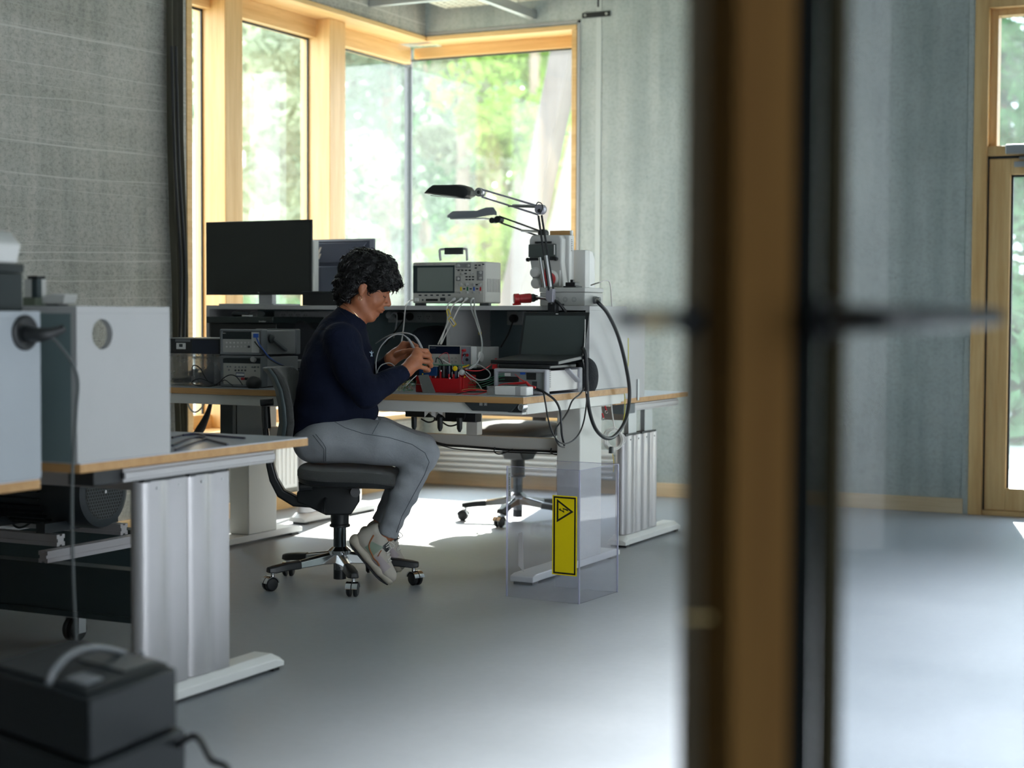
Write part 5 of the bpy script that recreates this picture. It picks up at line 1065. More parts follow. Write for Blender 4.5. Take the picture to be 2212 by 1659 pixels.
# laptop
lp = thing('laptop', 'open black laptop standing on the lying instrument', 'laptop', (x0+.1, 6.2, z1))
zl = z1+.004
MB().box(x0-.005, x1-.01, 6.02, 6.28, z1+.0005, zl+.012).build('docking_station', black, lp, bevel=.004)
kx0, kx1 = at(1064, 768, Y=6.05).x, at(1232, 768, Y=6.05).x
zc = at(1100, 768, Y=6.30).z
bs = MB().loft([[(kx0+.0, y, z-.009), (kx0+.31, y, z-.009), (kx0+.31, y, z+.007), (kx0+.0, y, z+.007)] for y, z in ((6.03, zl+.022), (6.30, zc))]).build('keyboard_base', mat('laptop_black', (.010, .012, .014), .4), lp, bevel=.003)
s0 = at(1118, 779, Y=6.315); s1 = at(1262, 783, Y=6.315); s2 = at(1268, 676, Y=6.37); s3 = at(1114, 674, Y=6.37)
kx = s0.x; 
lid = MB().prism([(s0.x, 6.312, s0.z-.004), (s1.x-.004, 6.312, s0.z-.004), (s1.x-.004, 6.375, s3.z), (s0.x, 6.375, s3.z)], (0, .007, 0)).build('lid', mat('laptop_black', (.010, .012, .014), .4), lp, bevel=.002)
nrm = V((0, 6.375-6.312, s3.z-s0.z)).normalized()
def onlid(u, v, e=.0008): 
    x = s0.x+(s1.x-.004-s0.x)*u; t = v; y = 6.312+(6.375-6.312)*t; z = s0.z-.004+(s3.z-s0.z+.004)*t; return V((x, y-e, z))
MB().prism([onlid(.04, .07), onlid(.95, .07), onlid(.95, .93), onlid(.04, .93)], (0, .0006, 0)).build('screen', mat('matte_lcd', (.055, .07, .07), .32), lid)
wc = MB()
for u in (.505, .525): wc.lathe(onlid(u, .965), (0, -1, 0), [(.0028, 0), (.0028, .0006)], 10)
wc.build('webcam', paper, lid)
# adapter and red clips
x0, x1, y0, y1, z0, z1 = px_box(1051, 1138, 835, 852, 5.85, .06, BT)
ad = thing('power_adapter', 'white and clear adapter block at the bench front edge', 'adapter', ((x0+x1)/2, 5.87, BT)); MB().box(x0+.035, x1, 5.85, 5.91, BT, z1).build('adapter_body', white, ad, bevel=.004); MB().box(x0, x0+.0345, 5.85, 5.91, BT, z1).build('clear_end', M_TUB, ad, bevel=.003)
MB().box(x1-.05, x1-.028, 5.849, 5.911, BT+.001, z1+.0008).build('label', mat('silver_label', (.4, .4, .4), .4), ad)
rc = thing('test_clips', 'red test clips lying in front of the grey instrument', 'test lead', tuple(at(1125, 830, Y=5.92)))
MB().tube([at(1075, 834, Y=5.93), at(1085, 830, Y=5.93), at(1098, 828.5, Y=5.93)], .0018, 6, 0, 3).build('wire', cordr, rc)
MB().tube([at(1097, 829, Y=5.93), at(1120, 828, Y=5.93), at(1136, 826.5, Y=5.93)], [.003, .0055, .005], 10).build('clip', red, rc)
MB().tube([at(1136, 825, Y=5.93), at(1146, 836, Y=5.92), at(1157, 837, Y=5.92)], [.005, .0075, .005], 10).build('clip', red, rc)
MB().tube([at(1112, 808, Y=5.95), at(1126, 820, Y=5.94), at(1138, 827, Y=5.93)], [.0012, .002, .004], 8).build('clip', red, rc)
for k, (mm, lab, yy, r_) in enumerate(((cordr, 'red lead going left from the white adapter', 842, .002), (mat('orange_wire', (.45, .16, .05), .5), 'orange lead beside the red one at the white adapter', 840, .0018), (cordb, 'black lead pointing left from the white adapter', 846, .0022), (cordr, 'lower red lead curving below the white adapter end', 850, .002))):
    cabY([(1052, 844+k*.8, 5.86), (1035, yy+.5, 5.86), (1018, yy+(2 if k == 3 else 0), 5.86), (1006, yy+(1 if k else 4), 5.86), (998 if k != 2 else 985, yy+(3 if k != 2 else 6), 5.84)], 5.85, r_, mm, lab, 'wire', 'wire')
# ---- oscilloscope cables and tag
ox = [('pale cable hanging from the first oscilloscope input', [(982, 646, 6.48), (970, 655, 6.42), (965, 668, 6.40), (967, 690, 6.40), (960, 715, 6.38), (951, 744, 6.36)], cordw), ('pale cable hanging from the second oscilloscope input', [(997, 646, 6.48), (983, 655, 6.42), (975, 668, 6.40), (968, 695, 6.39), (955, 725, 6.37), (946, 744, 6.36)], cordw),
 ('pale cable crossing down from the third oscilloscope input', [(1009, 646, 6.48), (998, 656, 6.42), (988, 672, 6.40), (975, 700, 6.39), (963, 722, 6.38), (953, 744, 6.36)], cordw), ('grey cable from the fourth oscilloscope input down to the bench', [(1022, 646, 6.48), (1017, 652, 6.42), (1020, 672, 6.38), (1027, 690, 6.35), (1033, 708, 6.3), (1040, 730, 6.2), (1041, 755, 6.15), (1034, 778, 6.08), (1022, 793, 6.04), (1005, 798, 6.0)], cordg),
 ('white cable dropping behind the face from the oscilloscope\'s left side', [(893, 648, 6.58), (883, 651, 6.52), (877, 660, 6.41), (874, 680, 6.40), (872, 705, 6.42), (868, 735, 6.45), (866, 748, 6.45)], cordw), ('second strand of the fourth oscilloscope cable, beside the clamp ring', [(1024, 648, 6.47), (1026, 672, 6.37), (1031, 692, 6.34), (1037, 712, 6.29), (1039, 722, 6.25)], cordg)]
for lab, pts, mm in ox: cabY(pts, 0, .0030 if mm is cordw else .0034, mm, lab)
for px_ in (990, 1002, 1013, 1029):
    pass
for px_, py_ in ((982, 646), (997, 646), (1009, 646), (1022, 646)):
    a_ = at(px_, py_, Y=Yo-.018); tag(MB().tube([a_, at(px_-2, py_+1, Y=Yo-.032), at(px_-5, py_+3.5, Y=Yo-.045)], [.007, .007, .0045], 12).build('cable_connector', white), {982: 'white connector on the first oscilloscope input', 997: 'white connector on the second oscilloscope input', 1009: 'white connector on the third oscilloscope input', 1022: 'white connector on the fourth oscilloscope input'}[px_], 'connector', 'connectors plugged into the oscilloscope')
c = at(977, 695, Y=6.385); ux = V((.62, 0, -.78)); uz = V((.78, 0, .62)); yt = thing('yellow_tag', 'yellow-framed tag dangling on the oscilloscope cables', 'tag', tuple(c))
MB().obox(c, ux*.023, (0, .0012, 0), uz*.0105).build('tag_frame', yellow, yt, bevel=.001); MB().obox(c+V((0, -.0014, 0)), ux*.018, (0, .0005, 0), uz*.0072).build('white_insert', paper, yt); MB().obox(c+V((0, -.002, 0))-uz*.002, ux*.016, (0, .0003, 0), uz*.0016).build('print_line', dark, yt)
MB().tube([at(968, 683, Y=6.385), at(965, 672, Y=6.39), at(969, 668, Y=6.39), at(973, 680, Y=6.385)], .0022, 7, 0, 4).build('tag_loop', yellow, yt)
tag(MB().tube([at(1037+3.4*cos(t), 720+2.6*sin(t), Y=6.25-.006*sin(t)) for t in [2*pi*j/14 for j in range(15)]], .0009, 6).build('yellow_ring', yellow), 'thin yellow ring around the grey oscilloscope cable', 'ring')
# ---- cords falling at the right end of the bench
cabX([(1155, 840, -2.86), (1172, 846, -2.82), (1178, 870, -2.79), (1184, 905, -2.79), (1195, 938, -2.79), (1212, 957, -2.79), (1232, 955, -2.79), (1250, 938, -2.79), (1261, 910, -2.79), (1267, 870, -2.79), (1269, 830, -2.79), (1268, 790, -2.80), (1263, 760, -2.815)], -2.8, .0034, cordb, 'black cord forming the widest loop below the bench corner')
cabX([(1160, 840, -2.87), (1180, 850, -2.82), (1200, 866, -2.79), (1210, 888, -2.785), (1212, 915, -2.785), (1214, 940, -2.79), (1219, 962, -2.8)], -2.8, .0048, cordb, 'thicker black cord dropping straight from the bench edge')
cabX([(1262, 838, -2.815), (1252, 852, -2.80), (1236, 866, -2.795), (1226, 890, -2.795), (1214, 908, -2.795), (1201, 925, -2.795), (1199, 945, -2.795), (1208, 962, -2.80), (1219, 966, -2.81)], -2.8, .0036, cordb, 'black cord doubling back below the bench corner')
cabX([(1264, 690, -2.82), (1263, 740, -2.81), (1259, 775, -2.81), (1262, 790, -2.80), (1267, 830, -2.79), (1267, 850, -2.79)], -2.8, .0020, cordw, 'thin pale cord running down the shelf\'s front edge')
# ---- under the bench
ps = thing('power_strip', 'black power strip with adapters screwed beneath the workbench', 'power strip', tuple(at(940, 885, Y=6.1)))
a_ = at(880, 884, Y=6.1); b_ = at(1012, 890, Y=6.1)
MB().box(a_.x, at(938, 884, Y=6.1).x, 6.08, 6.16, BZ-.115, BZ-.075).build('adapter_brick', black, ps, bevel=.003)
MB().box(at(930, 886, Y=6.14).x, b_.x, 6.165, 6.22, BZ-.135, BZ-.095).build('strip_body', black, ps, bevel=.003)
MB().box(a_.x, b_.x, 6.1, 6.2, BZ-.0745, BZ-.0295).build('mounting_plate', dark, ps)
for px_ in (902, 958, 1000): q = at(px_, 893, Y=6.15); MB().tube([(q.x, 6.12, BZ-.115), (q.x, 6.12, BZ-.16), (q.x, 6.12, BZ-.175)], [.013, .012, .005], 10).build('hanging_plug', black, ps)
q = at(902, 900, Y=6.15); MB().tube([(q.x, 6.12, BZ-.17), (q.x, 6.12, BZ-.20), at(900, 935, Y=6.12)], .002, 6).build('plug_wire', cordb, ps)
q = at(938, 884, Y=6.05); pp_ = MB().add([(q.x-.05+.1*i/6, 6.055+.008*(i % 2), BZ-.085+.01*((i*j) % 3)-.028*j/2) for j in range(3) for i in range(7)], [(j*7+i, j*7+i+1, (j+1)*7+i+1, (j+1)*7+i) for j in range(2) for i in range(6)])
tag(pp_.build('paper_scrap', paper, smooth=False), 'crumpled white paper tucked under the workbench', 'paper')
cabY([(910, 905, 6.15), (925, 912, 6.15), (938, 908, 6.15), (942, 895, 6.15)], 6.15, .0036, cordb, 'short black cord looped between plugs under the bench')
cabY([(948, 893, 6.16), (952, 908, 6.16), (970, 920, 6.16), (990, 915, 6.16), (1003, 903, 6.16), (1004, 893, 6.16)], 6.15, .0036, cordb, 'black cord sagging below the power strip')
cabY([(962, 893, 6.18), (966, 905, 6.18), (980, 911, 6.18), (996, 906, 6.18)], 6.15, .0018, mat('olive_wire', (.35, .36, .12), .5), 'thin olive cord below the power strip')
cabY([(930, 952, 6.49), (960, 961, 6.49), (1000, 964, 6.49), (1050, 968, 6.49), (1100, 972, 6.49), (1160, 974, 6.49), (1225, 978, 6.49)], 6.49, .0055, cordb, 'thick black cable tied along the crossbeam')
cabY([(935, 956, 6.48), (980, 969, 6.48), (1040, 974, 6.48), (1100, 977, 6.48), (1180, 980, 6.48), (1230, 983, 6.48)], 6.48, .0028, cordb, 'thin black cable sagging under the crossbeam')
cabY([(1069, 966, 6.47), (1068, 976, 6.47), (1078, 981, 6.47), (1095, 976, 6.47), (1108, 970, 6.47)], 6.47, .003, cordb, 'small black cable loop hanging from the crossbeam')
cabY([(1191, 968, 6.47), (1190, 978, 6.47), (1203, 982, 6.47), (1206, 974, 6.47), (1218, 981, 6.47), (1230, 986, 6.47)], 6.47, .003, cordb, 'small black cable loop beside the right leg')
q = at(537, 900, Y=6.3); pcx = thing('computer_tower', 'dark computer case hung under the left end of the workbench', 'computer', (q.x, 6.35, .45)); MB().box(q.x-.03, q.x+.04, 6.12, 6.42, .45, BZ-.075).build('case', mat('tower_dark', (.03, .045, .05), .4), pcx, bevel=.003); MB().box(q.x+.04, q.x+.043, 6.15, 6.4, .47, BZ-.09).build('side_panel', mat('tower_side', (.05, .07, .08), .35), pcx)
# radiators
rl = thing('radiator', 'white ribbed panel radiator on the left wall under the window', 'radiator', (XW+.06, 8.0, .1))
x_ = XW+.05; MB().box(x_, x_+.05, 7.15, 8.75, .13, .40).build('radiator_panel', white, rl, bevel=.004)
rb = MB()
for k in range(40): rb.box(x_+.05, x_+.056, 7.17+k*.04, 7.185+k*.04, .15, .38)
rb.build('ribs', white, rl)['kind'] = 'stuff'
MB().box(XW+.0, x_, 7.3, 7.34, .2, .3).box(XW, x_, 8.6, 8.64, .2, .3).build('wall_bracket', steel, rl)
ca, cb = at(925, 1000, Y=9.2).x, at(1325, 1000, Y=9.2).x
rk = thing('convector', 'long low convector with horizontal slats along the back wall', 'radiator', ((ca+cb)/2, 9.24, .1))
cm = mat('convector_grey', (.50, .51, .50), .4); MB().box(ca, cb, 9.22, 9.30, .10, .275).build('convector_body', cm, rk)
for k in range(5): MB().box(ca, cb, 9.195, 9.22, .105+k*.035, .122+k*.035).build('slat', cm, rk, bevel=.003)
for xx in (ca+.1, cb-.1): MB().box(xx-.02, xx+.02, 9.30, 9.35, .15, .22).build('wall_bracket', steel, rk)
# ---- acrylic guard box
a0, a1, a2 = V((-2.872, 5.722, 0)), V((-2.549, 5.694, 0)), V((-2.526, 6.016, 0)); a3 = V((-2.80, 6.022, 0)); up = V((0, 0, .512))
gb = thing('acrylic_guard', 'clear acrylic guard standing on the floor with a yellow warning sign', 'guard', (-2.65, 5.85, 0))
for nm, p, q in (('front_panel', a0, a1), ('side_panel', a1, a2), ('rear_panel', a2, a3)):
    n_ = (q-p).cross(V((0, 0, 1))).normalized()*.004
    MB().prism([p, q, q-n_, p-n_], up).build(nm, M_PLEX, gb)
for nm, p in (('corner_edge', a1), ('corner_edge', a2), ('open_edge', a0)): MB().box(p.x-.0025, p.x+.0025, p.y-.0025, p.y+.0025, 0, .512).build(nm, M_PLEXE, gb)
MB().bar(a0+up, a1+up, .005, .0015).build('top_edge', M_PLEXE, gb); MB().bar(a1+up, a2+up, .005, .0015).build('top_edge', M_PLEXE, gb); MB().bar(a2+up, a3+up, .005, .0015).build('top_edge', M_PLEXE, gb)
fd_ = (a1-a0).normalized(); fn = V((fd_.y, -fd_.x, 0))
def onp(px, py, e):
    d = CAMROT @ V(((px-1106.)/FPX, -(py-829.5)/FPX, -1.0)); t = (a0-CP).dot(fn)/d.dot(fn); return CP+d*t+fn*e
s0 = onp(1193, 1240, .001); s1 = onp(1246, 1240, .001); W_ = (s1-s0).length; wx = fd_; H_ = onp(1193, 1069, .001).z-s0.z
sg = thing('warning_sign', 'yellow high voltage warning sticker with black triangle, on the acrylic guard', 'sign', tuple(s0))
sgp = lambda u, v, e=0: V((s0.x, s0.y, s0.z))+wx*(u*W_)+V((0, 0, v*H_))+fn*e
MB().prism([sgp(0, 0), sgp(1, 0), sgp(1, 1), sgp(0, 1)], fn*.001).build('sign_plate', signy, sg)
bo = MB(); i0, i1 = .05, .10; j0, j1 = .014, .034
for (u0, u1, v0, v1) in ((i0, 1-i0, j0, j1), (i0, 1-i0, 1-j1, 1-j0), (i0, i1+.01, j0, 1-j0), (1-i1-.01, 1-i0, j0, 1-j0)): bo.prism([sgp(u0, v0, .001), sgp(u1, v0, .001), sgp(u1, v1, .001), sgp(u0, v1, .001)], fn*.0004)
bo.build('black_border', ink, sg)
tp = [(.18, .955), (.18, .66), (.86, .805)]; ti = [(.245, .915), (.245, .70), (.735, .806)]
tm = MB()
for k in range(3): j = (k+1) % 3; tm.prism([sgp(*tp[k], .001), sgp(*tp[j], .001), sgp(*ti[j], .001), sgp(*ti[k], .001)], fn*.0004)
tm.build('triangle_outline', ink, sg)
bl = [(.28, .835), (.34, .83), (.47, .80), (.44, .843), (.66, .815), (.62, .79), (.50, .825), (.53, .78), (.40, .805), (.345, .81), (.345, .795), (.27, .815)]
bl2 = [[(.26, .822), (.335, .842), (.335, .804)], [(.32, .826), (.32, .816), (.49, .784), (.47, .806)], [(.49, .784), (.47, .80), (.42, .842), (.445, .846)], [(.42, .846), (.445, .832), (.66, .806), (.62, .83)]]
bm_ = MB()
for g_ in bl2: bm_.prism([sgp(*q, .001) for q in g_], fn*.0005)
bm_.build('lightning_bolt', ink, sg)
l0 = onp(1098, 1083, .001); l1 = onp(1104.5, 1011, .001); lab_ = thing('paper_strip_label', 'narrow white strip label with tiny print at the acrylic guard\'s upper left', 'label', tuple(l0)); wl2 = .0125
MB().prism([l0, l0+wx*wl2, l0+wx*wl2+V((0, 0, l1.z-l0.z)), l0+V((0, 0, l1.z-l0.z))], fn*.0006).build('strip', paper, lab_)
text_mb('PC software AM. 3/755', l0+wx*.003+V((0, 0, l1.z-l0.z-.02))+fn*.0008, (0, 0, -1), wx, .0095, .0003).build('print', ink, lab_)
tpp = [onp(1120, 1152, .001), onp(1129, 1149, .001), onp(1132, 1236, .001), onp(1120, 1222, .001)]
tag(MB().prism(tpp, fn*.0004).build('tape_remnant', mat('whitish_tape', (.62, .58, .58), .6)), 'whitish strip of torn tape on the acrylic guard\'s front', 'tape')
# ---- curtain and dark straps by the window
ct = []
for px0, px1, z in ((366, 394, 3.30), (366, 394, 2.6), (367, 395, 2.0), (372, 402, 1.55), (377, 405, 1.28), (379, 405, 1.0), (382, 404, .7), (388, 402, .35)):
    ya = 0
    def yy(px, z=z):
        lo, hi = 6.2, 7.4
        for _ in range(40):
            m_ = (lo+hi)/2; p = V((XW+.05, m_, z))-CP; q = CAMROT.transposed() @ p; X_ = 1106+FPX*q.x/-q.z
            if X_ < px: lo = m_
            else: hi = m_
        return lo
    a_, b_ = yy(px0), yy(px1); ring = []
    for k in range(17): t = k/16; ring.append((XW+.045+.018*sin(t*pi*5), a_+(b_-a_)*t, z))
    for k in range(16, -1, -1): t = k/16; ring.append((XW+.035+.018*sin(t*pi*5)-.004, a_+(b_-a_)*t, z))
    ct.append(ring)
tag(MB().loft(ct).build('curtain', foam), 'dark gathered curtain hanging beside the corner window', 'curtain')
for px0, lab in ((392, 'black cable hanging along the curtain, nearer the window'), (383, 'black cable hanging in front of the gathered curtain')):
    cabX([(px0-12, 100, -5.2), (px0-5, 350, -5.2), (px0+7, 550, -5.2), (px0+8, 640, -5.2), (px0+6, 720, -5.2), (px0+4, 800, -5.2)], -5.2, .008, cordb, lab)
q = at(440, 905, Y=6.55); tag(MB().tube([at(456, 868, Y=6.5), at(448, 895, Y=6.5), at(434, 925, Y=6.5), at(420, 945, Y=6.5)], [.008, .014, .022, .02], 10, 0, 4).build('strap', fabricb), 'black strap hanging in front of the bench\'s left leg', 'strap')
cabY([(405, 868, 6.3), (412, 885, 6.3), (424, 890, 6.3), (438, 878, 6.3), (442, 868, 6.3)], 6.3, .004, cordw, 'white cable sagging below the left end of the workbench')
# ---- ceiling services
def tray(px0, px1, y0, y1, z, label):
    x0 = at(px0, 20, Z=z).x; x0 = at(px0, 15, Y=(y0+y1)/2).x; x1 = at(px1, 15, Y=(y0+y1)/2).x
    r = thing('cable_tray', label, 'cable tray', ((x0+x1)/2, (y0+y1)/2, z)); m = mat('tray_cream', (.72, .72, .62), .45)
    for ya in (y0, y1): MB().box(x0, x1, ya-.003, ya+.003, z, z+.06).build('side_rail', m, r)
    mb = MB(); k = x0
    while k < x1: mb.box(k, k+.018, y0, y1, z, z+.003); k += .05
    for j in range(1, 6): yy_ = y0+(y1-y0)*j/6; mb.box(x0, x1, yy_-.009, yy_+.009, z+.0005, z+.0035)
    mb.build('perforated_floor', m, r); mb = MB()
    for xx in (x0+.1, x1-.1): MB().tube([(xx, (y0+y1)/2, z+.003), (xx, (y0+y1)/2, 3.34)], .005, 8).build('hanger_rod', steel, r)
    return r
def tray2(X0, X1, Y0, Y1, Zt, lab):
    r = thing('cable_tray', lab, 'cable tray', ((X0+X1)/2, (Y0+Y1)/2, Zt)); m = mat('tray_cream', (.72, .72, .62), .45)
    for ya in (Y0, Y1): MB().box(X0, X1, ya-.003, ya+.003, Zt, Zt+.05).build('side_rail', m, r)
    mb = MB(); k = X0
    while k < X1: mb.box(k, min(k+.022, X1), Y0, Y1, Zt, Zt+.003); k += .05
    for j in range(1, 6): yy_ = Y0+(Y1-Y0)*j/6; mb.box(X0, X1, yy_-.010, yy_+.010, Zt+.0005, Zt+.0035)
    mb.build('perforated_floor', m, r)
    for xx in (X0+.15, X1-.15): MB().tube([(xx, (Y0+Y1)/2, Zt+.003), (xx, (Y0+Y1)/2, 3.34)], .005, 8).build('hanger_rod', steel, r)
tray2(-5.1, -3.2, 8.96, 9.26, 3.052, 'cream perforated cable tray nearest the back wall'); tray2(-5.2, -3.4, 8.55, 8.85, 3.052, 'cream perforated cable tray further from the back wall')
for px_, lab in ((1130, 'steel ceiling bracket reaching the back wall above the window'),):
    e_ = at(1152, 30, Y=9.34); MB_ = MB().box(e_.x-.02, e_.x+.02, 8.0, 9.345, e_.z-.035, e_.z-.030).box(e_.x-.02, e_.x-.016, 8.0, 9.345, e_.z-.030, e_.z+.02).box(e_.x+.016, e_.x+.02, 8.0, 9.345, e_.z-.030, e_.z+.02)
    tag(MB_.build('ceiling_bracket', galv), lab, 'bracket')
e_ = at(805, 8, X=XW+.02); tag(MB().box(XW+.001, -4.6, e_.y-.02, e_.y+.02, e_.z-.02, e_.z+.02).build('ceiling_bracket', galv, bevel=.003), 'steel ceiling bracket above the left window', 'bracket')
a_ = at(1259, 40, Y=YW); b_ = at(1319, 24, Y=YW); wp = thing('wall_plate', 'black wall plate with two bolts right of the corner window', 'plate', tuple(a_)); MB().box(a_.x, b_.x, YW-.012, YW, a_.z, b_.z).build('plate', black, wp, bevel=.002)
for xx in (a_.x+.022, b_.x-.022): MB().lathe((xx, YW-.012, (a_.z+b_.z)/2), (0, -1, 0), [(.009, 0), (.009, .006)], 6).build('bolt', steel, wp)
a_ = at(1292, 15, Y=YW-.06); tag(MB().tube([a_, V((a_.x, a_.y, 3.34))], [.006, .01], 8).build('hanging_rod', black), 'short black rod hanging from the ceiling above the wall plate', 'rod')
# ================================================================== LEFT FOREGROUND
# desk things at left
for k, (pts, lab) in enumerate((([(372, 962), (400, 950), (430, 945), (470, 955), (492, 960)], 'dark blue cable lying nearest the edge of the left desk'), ([(372, 945), (410, 937), (450, 940), (500, 944), (529, 946)], 'dark blue cable stretched across the left desk'), ([(378, 972), (402, 962), (432, 952), (446, 946), (430, 938), (395, 940)], 'dark cable looped on the left desk by the shelf unit'))):
    tag(MB().tube([at(x, y, Z=.7195) for x, y in pts], .0034, 8, 0, 6).build('cable', mat('blue_black_cord', (.015, .015, .05), .4)), lab, 'cable', 'dark cables on the left desk')
q = at(50, 620, Y=3.10); db = thing('equipment_box', 'dark boxy device on the shelf unit at the left edge', 'device', (q.x-.15, 3.0, 1.1055)); z1 = at(40, 567, Y=3.0).z
MB().box(q.x-.35, q.x, 2.80, 3.10, 1.1055, z1-.022).build('device_body', mat('teal_black', (.008, .016, .017), .5), db, bevel=.004); MB().box(q.x-.352, q.x+.002, 2.798, 3.102, z1-.021, z1).build('vented_lid', mat('lid_dark', (.014, .02, .02), .5), db, bevel=.002)
q2 = at(46, 540, Y=3.05); mb = MB().prism([(q2.x-.3, 2.9, z1+.0005), (q2.x-.012, 2.9, z1+.0005), (q2.x, 2.9, z1+.045), (q2.x-.03, 2.9, z1+.075), (q2.x-.3, 2.9, z1+.11)], (0, .15, 0))
gd = thing('desk_telephone', 'light grey angled device on top of the dark box at the left edge', 'device', (q2.x-.1, 2.97, z1)); mb.build('device_body', lgrey, gd, bevel=.005); MB().prism([(q2.x-.2, 2.899, z1+.070), (q2.x-.075, 2.899, z1+.070), (q2.x-.12, 2.899, z1+.092), (q2.x-.2, 2.899, z1+.10)], (0, .002, 0)).build('blue_badge', mat('badge_blue', (.12, .18, .4), .4), gd)
q = at(74, 625, Y=3.35); zt_ = at(74, 603, Y=3.35).z; tbk = thing('terminal_block', 'small white terminal module between the dark box and the white adapter', 'module', (q.x, 3.37, 1.1195))
MB().box(q.x-.03, q.x+.012, 3.34, 3.40, 1.1195, 1.1195+.022).build('rail_base', mat('olive_base', (.15, .18, .13), .5), tbk); MB().box(q.x-.028, q.x+.006, 3.342, 3.39, 1.1415, zt_).build('module_body', lgrey, tbk, bevel=.002); MB().box(q.x-.002, q.x+.018, 3.341, 3.36, 1.1415, zt_-.0).build('side_clip', steeld, tbk, bevel=.002); MB().box(q.x-.014, q.x+.02, 3.34, 3.37, zt_, zt_+.008).build('top_clip', black, tbk)
a_ = at(90, 645, Y=3.32); b_ = at(169, 636, Y=3.37); wa = thing('white_adapter', 'long white adapter on the left shelf unit near its corner', 'adapter', ((a_.x+b_.x)/2, 3.35, 1.1195))
MB().prism([(a_.x, 3.32, 1.1245), (b_.x-.008, 3.32, 1.1245), (b_.x, 3.32, b_.z), (a_.x+.03, 3.32, b_.z+.002), (a_.x, 3.32, b_.z-.008)], (0, .05, 0)).build('adapter_body', lgrey, wa, bevel=.003); MB().box(a_.x+.01, b_.x-.03, 3.325, 3.365, 1.1195, 1.1245).build('foot', dark, wa)
# motor on a rolling frame
mt_ = thing('electric_motor', 'dark electric motor with honeycomb fan cover under the left desk', 'motor', tuple(at(200, 1140, Y=4.5)))
mc = at(226, 1062, Y=4.50); dm = mat('motor_paint', (.022, .030, .036), .4)
MB().lathe(mc+V((-.52, 0, 0)), (1, 0, 0), [(.10, 0), (.118, .01), (.118, .36), (.131, .37), (.131, .50), (.125, .515), (.108, .52)], 40).build('motor_body', dm, mt_)
fin = MB()
for k in range(30):
    a = 2*pi*k/30; d = V((0, cos(a), sin(a))); fin.obox(mc+V((-.34, 0, 0))+d*.122, (.15, 0, 0), d*.010, d.cross(V((1, 0, 0)))*.002)
fin.build('cooling_fins', dm, mt_)
hc = MB(); hr = .0068
for i in range(-9, 10):
    for j in range(-10, 11):
        y_ = (i+.5*(j % 2))*hr*1.9; z_ = j*hr*1.65
        if y_*y_+z_*z_ < .097**2:
            o = [(cos(2*pi*k/6+pi/6), sin(2*pi*k/6+pi/6)) for k in range(6)]; vs = [(0, y_+u*hr*1.1, z_+v*hr*1.1) for u, v in o]+[(0, y_+u*hr*.80, z_+v*hr*.80) for u, v in o]
            hc.add([mc+V((.0012+v[0], v[1], v[2])) for v in vs], [(k, (k+1) % 6, 6+(k+1) % 6, 6+k) for k in range(6)])
hc.build('honeycomb_grille', mat('grille_grey', (.055, .065, .07), .45), mt_)
MB().lathe(mc+V((-.001, 0, 0)), (1, 0, 0), [(.098, 0), (.098, .0015)], 40).build('fan_recess', ink, mt_); MB().lathe(mc+V((.002, 0, 0)), (1, 0, 0), [(.006, 0), (.006, .004)], 12).build('centre_screw', steel, mt_)
for xx in (-.12, -.40): MB().box(mc.x+xx-.02, mc.x+xx+.02, 4.31, 4.69, .3435, mc.z-.10).build('motor_foot', dm, mt_)
cart = thing('rolling_frame', 'low steel rolling frame carrying the motor under the left desk', 'cart', (-4.2, 4.6, 0))
def tprof(p, q, s, m, nm, root):
    p = V(p); q = V(q); d = (q-p).normalized(); a = d.cross(V((0, 0, 1))).normalized(); b = V((0, 0, 1)); o = [(-1, -1), (-.3, -1), (-.3, -.72), (.3, -.72), (.3, -1), (1, -1), (1, -.3), (.72, -.3), (.72, .3), (1, .3), (1, 1), (.3, 1), (.3, .72), (-.3, .72), (-.3, 1), (-1, 1), (-1, .3), (-.72, .3), (-.72, -.3), (-1, -.3)]
    return MB().prism([p+a*(u*s)+b*(v*s) for u, v in o], q-p).build(nm, m, root)
for yy_ in (4.33, 4.66): tprof((mc.x-.75, yy_, .3225), (-3.885, yy_, .3225), .020, alu, 'long_profile', cart)
tprof((-3.86, 4.215, .2815), (-3.86, 5.1, .2815), .020, mat('pinkish_alu', (.46, .44, .46), .4, .4), 'side_profile', cart); tprof((-4.55, 4.215, .2815), (-4.55, 5.1, .2815), .020, alu, 'side_profile', cart)
for yy_, xe in ((4.24, -3.30), (5.04, -3.80)): MB().box(-5.15, xe, yy_, yy_+.05, .086, .26).box(-5.15, xe, yy_-.014, yy_, .254, .26).box(-5.15, xe, yy_-.014, yy_, .086, .105).build('steel_channel', steeld, cart)
for (xx, yy_) in ((-3.765, 4.25), (-3.9, 5.05), (-5.0, 4.25)):
    rw = .040; w_ = MB().lathe((xx-.022, yy_+.01, rw), (1, 0, 0), [(rw*.4, -.001), (rw*.9, .0), (rw, .004), (rw, .016), (rw*.9, .02), (rw*.6, .021), (rw*.6, .024), (rw*.9, .025), (rw, .029), (rw, .041), (rw*.9, .045), (rw*.4, .046)], 26).build('caster', black, cart)
    MB().box(xx-.03, xx-.024, yy_-.005, yy_+.03, rw*.7, .080).box(xx+.026, xx+.032, yy_-.005, yy_+.03, rw*.7, .080).box(xx-.034, xx+.036, yy_-.01, yy_+.05, .080, .0858).build('caster_fork', galv, w_)
for px_, py_, lab in ((20, 1120, 'dark cable curving left of the motor under the desk'), (60, 1080, 'second dark cable curving behind the first one near the motor')):
    cabY([(px_-30, py_-60, 4.5), (px_-5, py_-10, 4.5), (px_+20, py_+20, 4.5), (px_+60, py_-5, 4.5), (px_+78, py_-60, 4.5)], 4.5, .004, mat('dark_grey_cord', (.07, .08, .08), .5), lab)
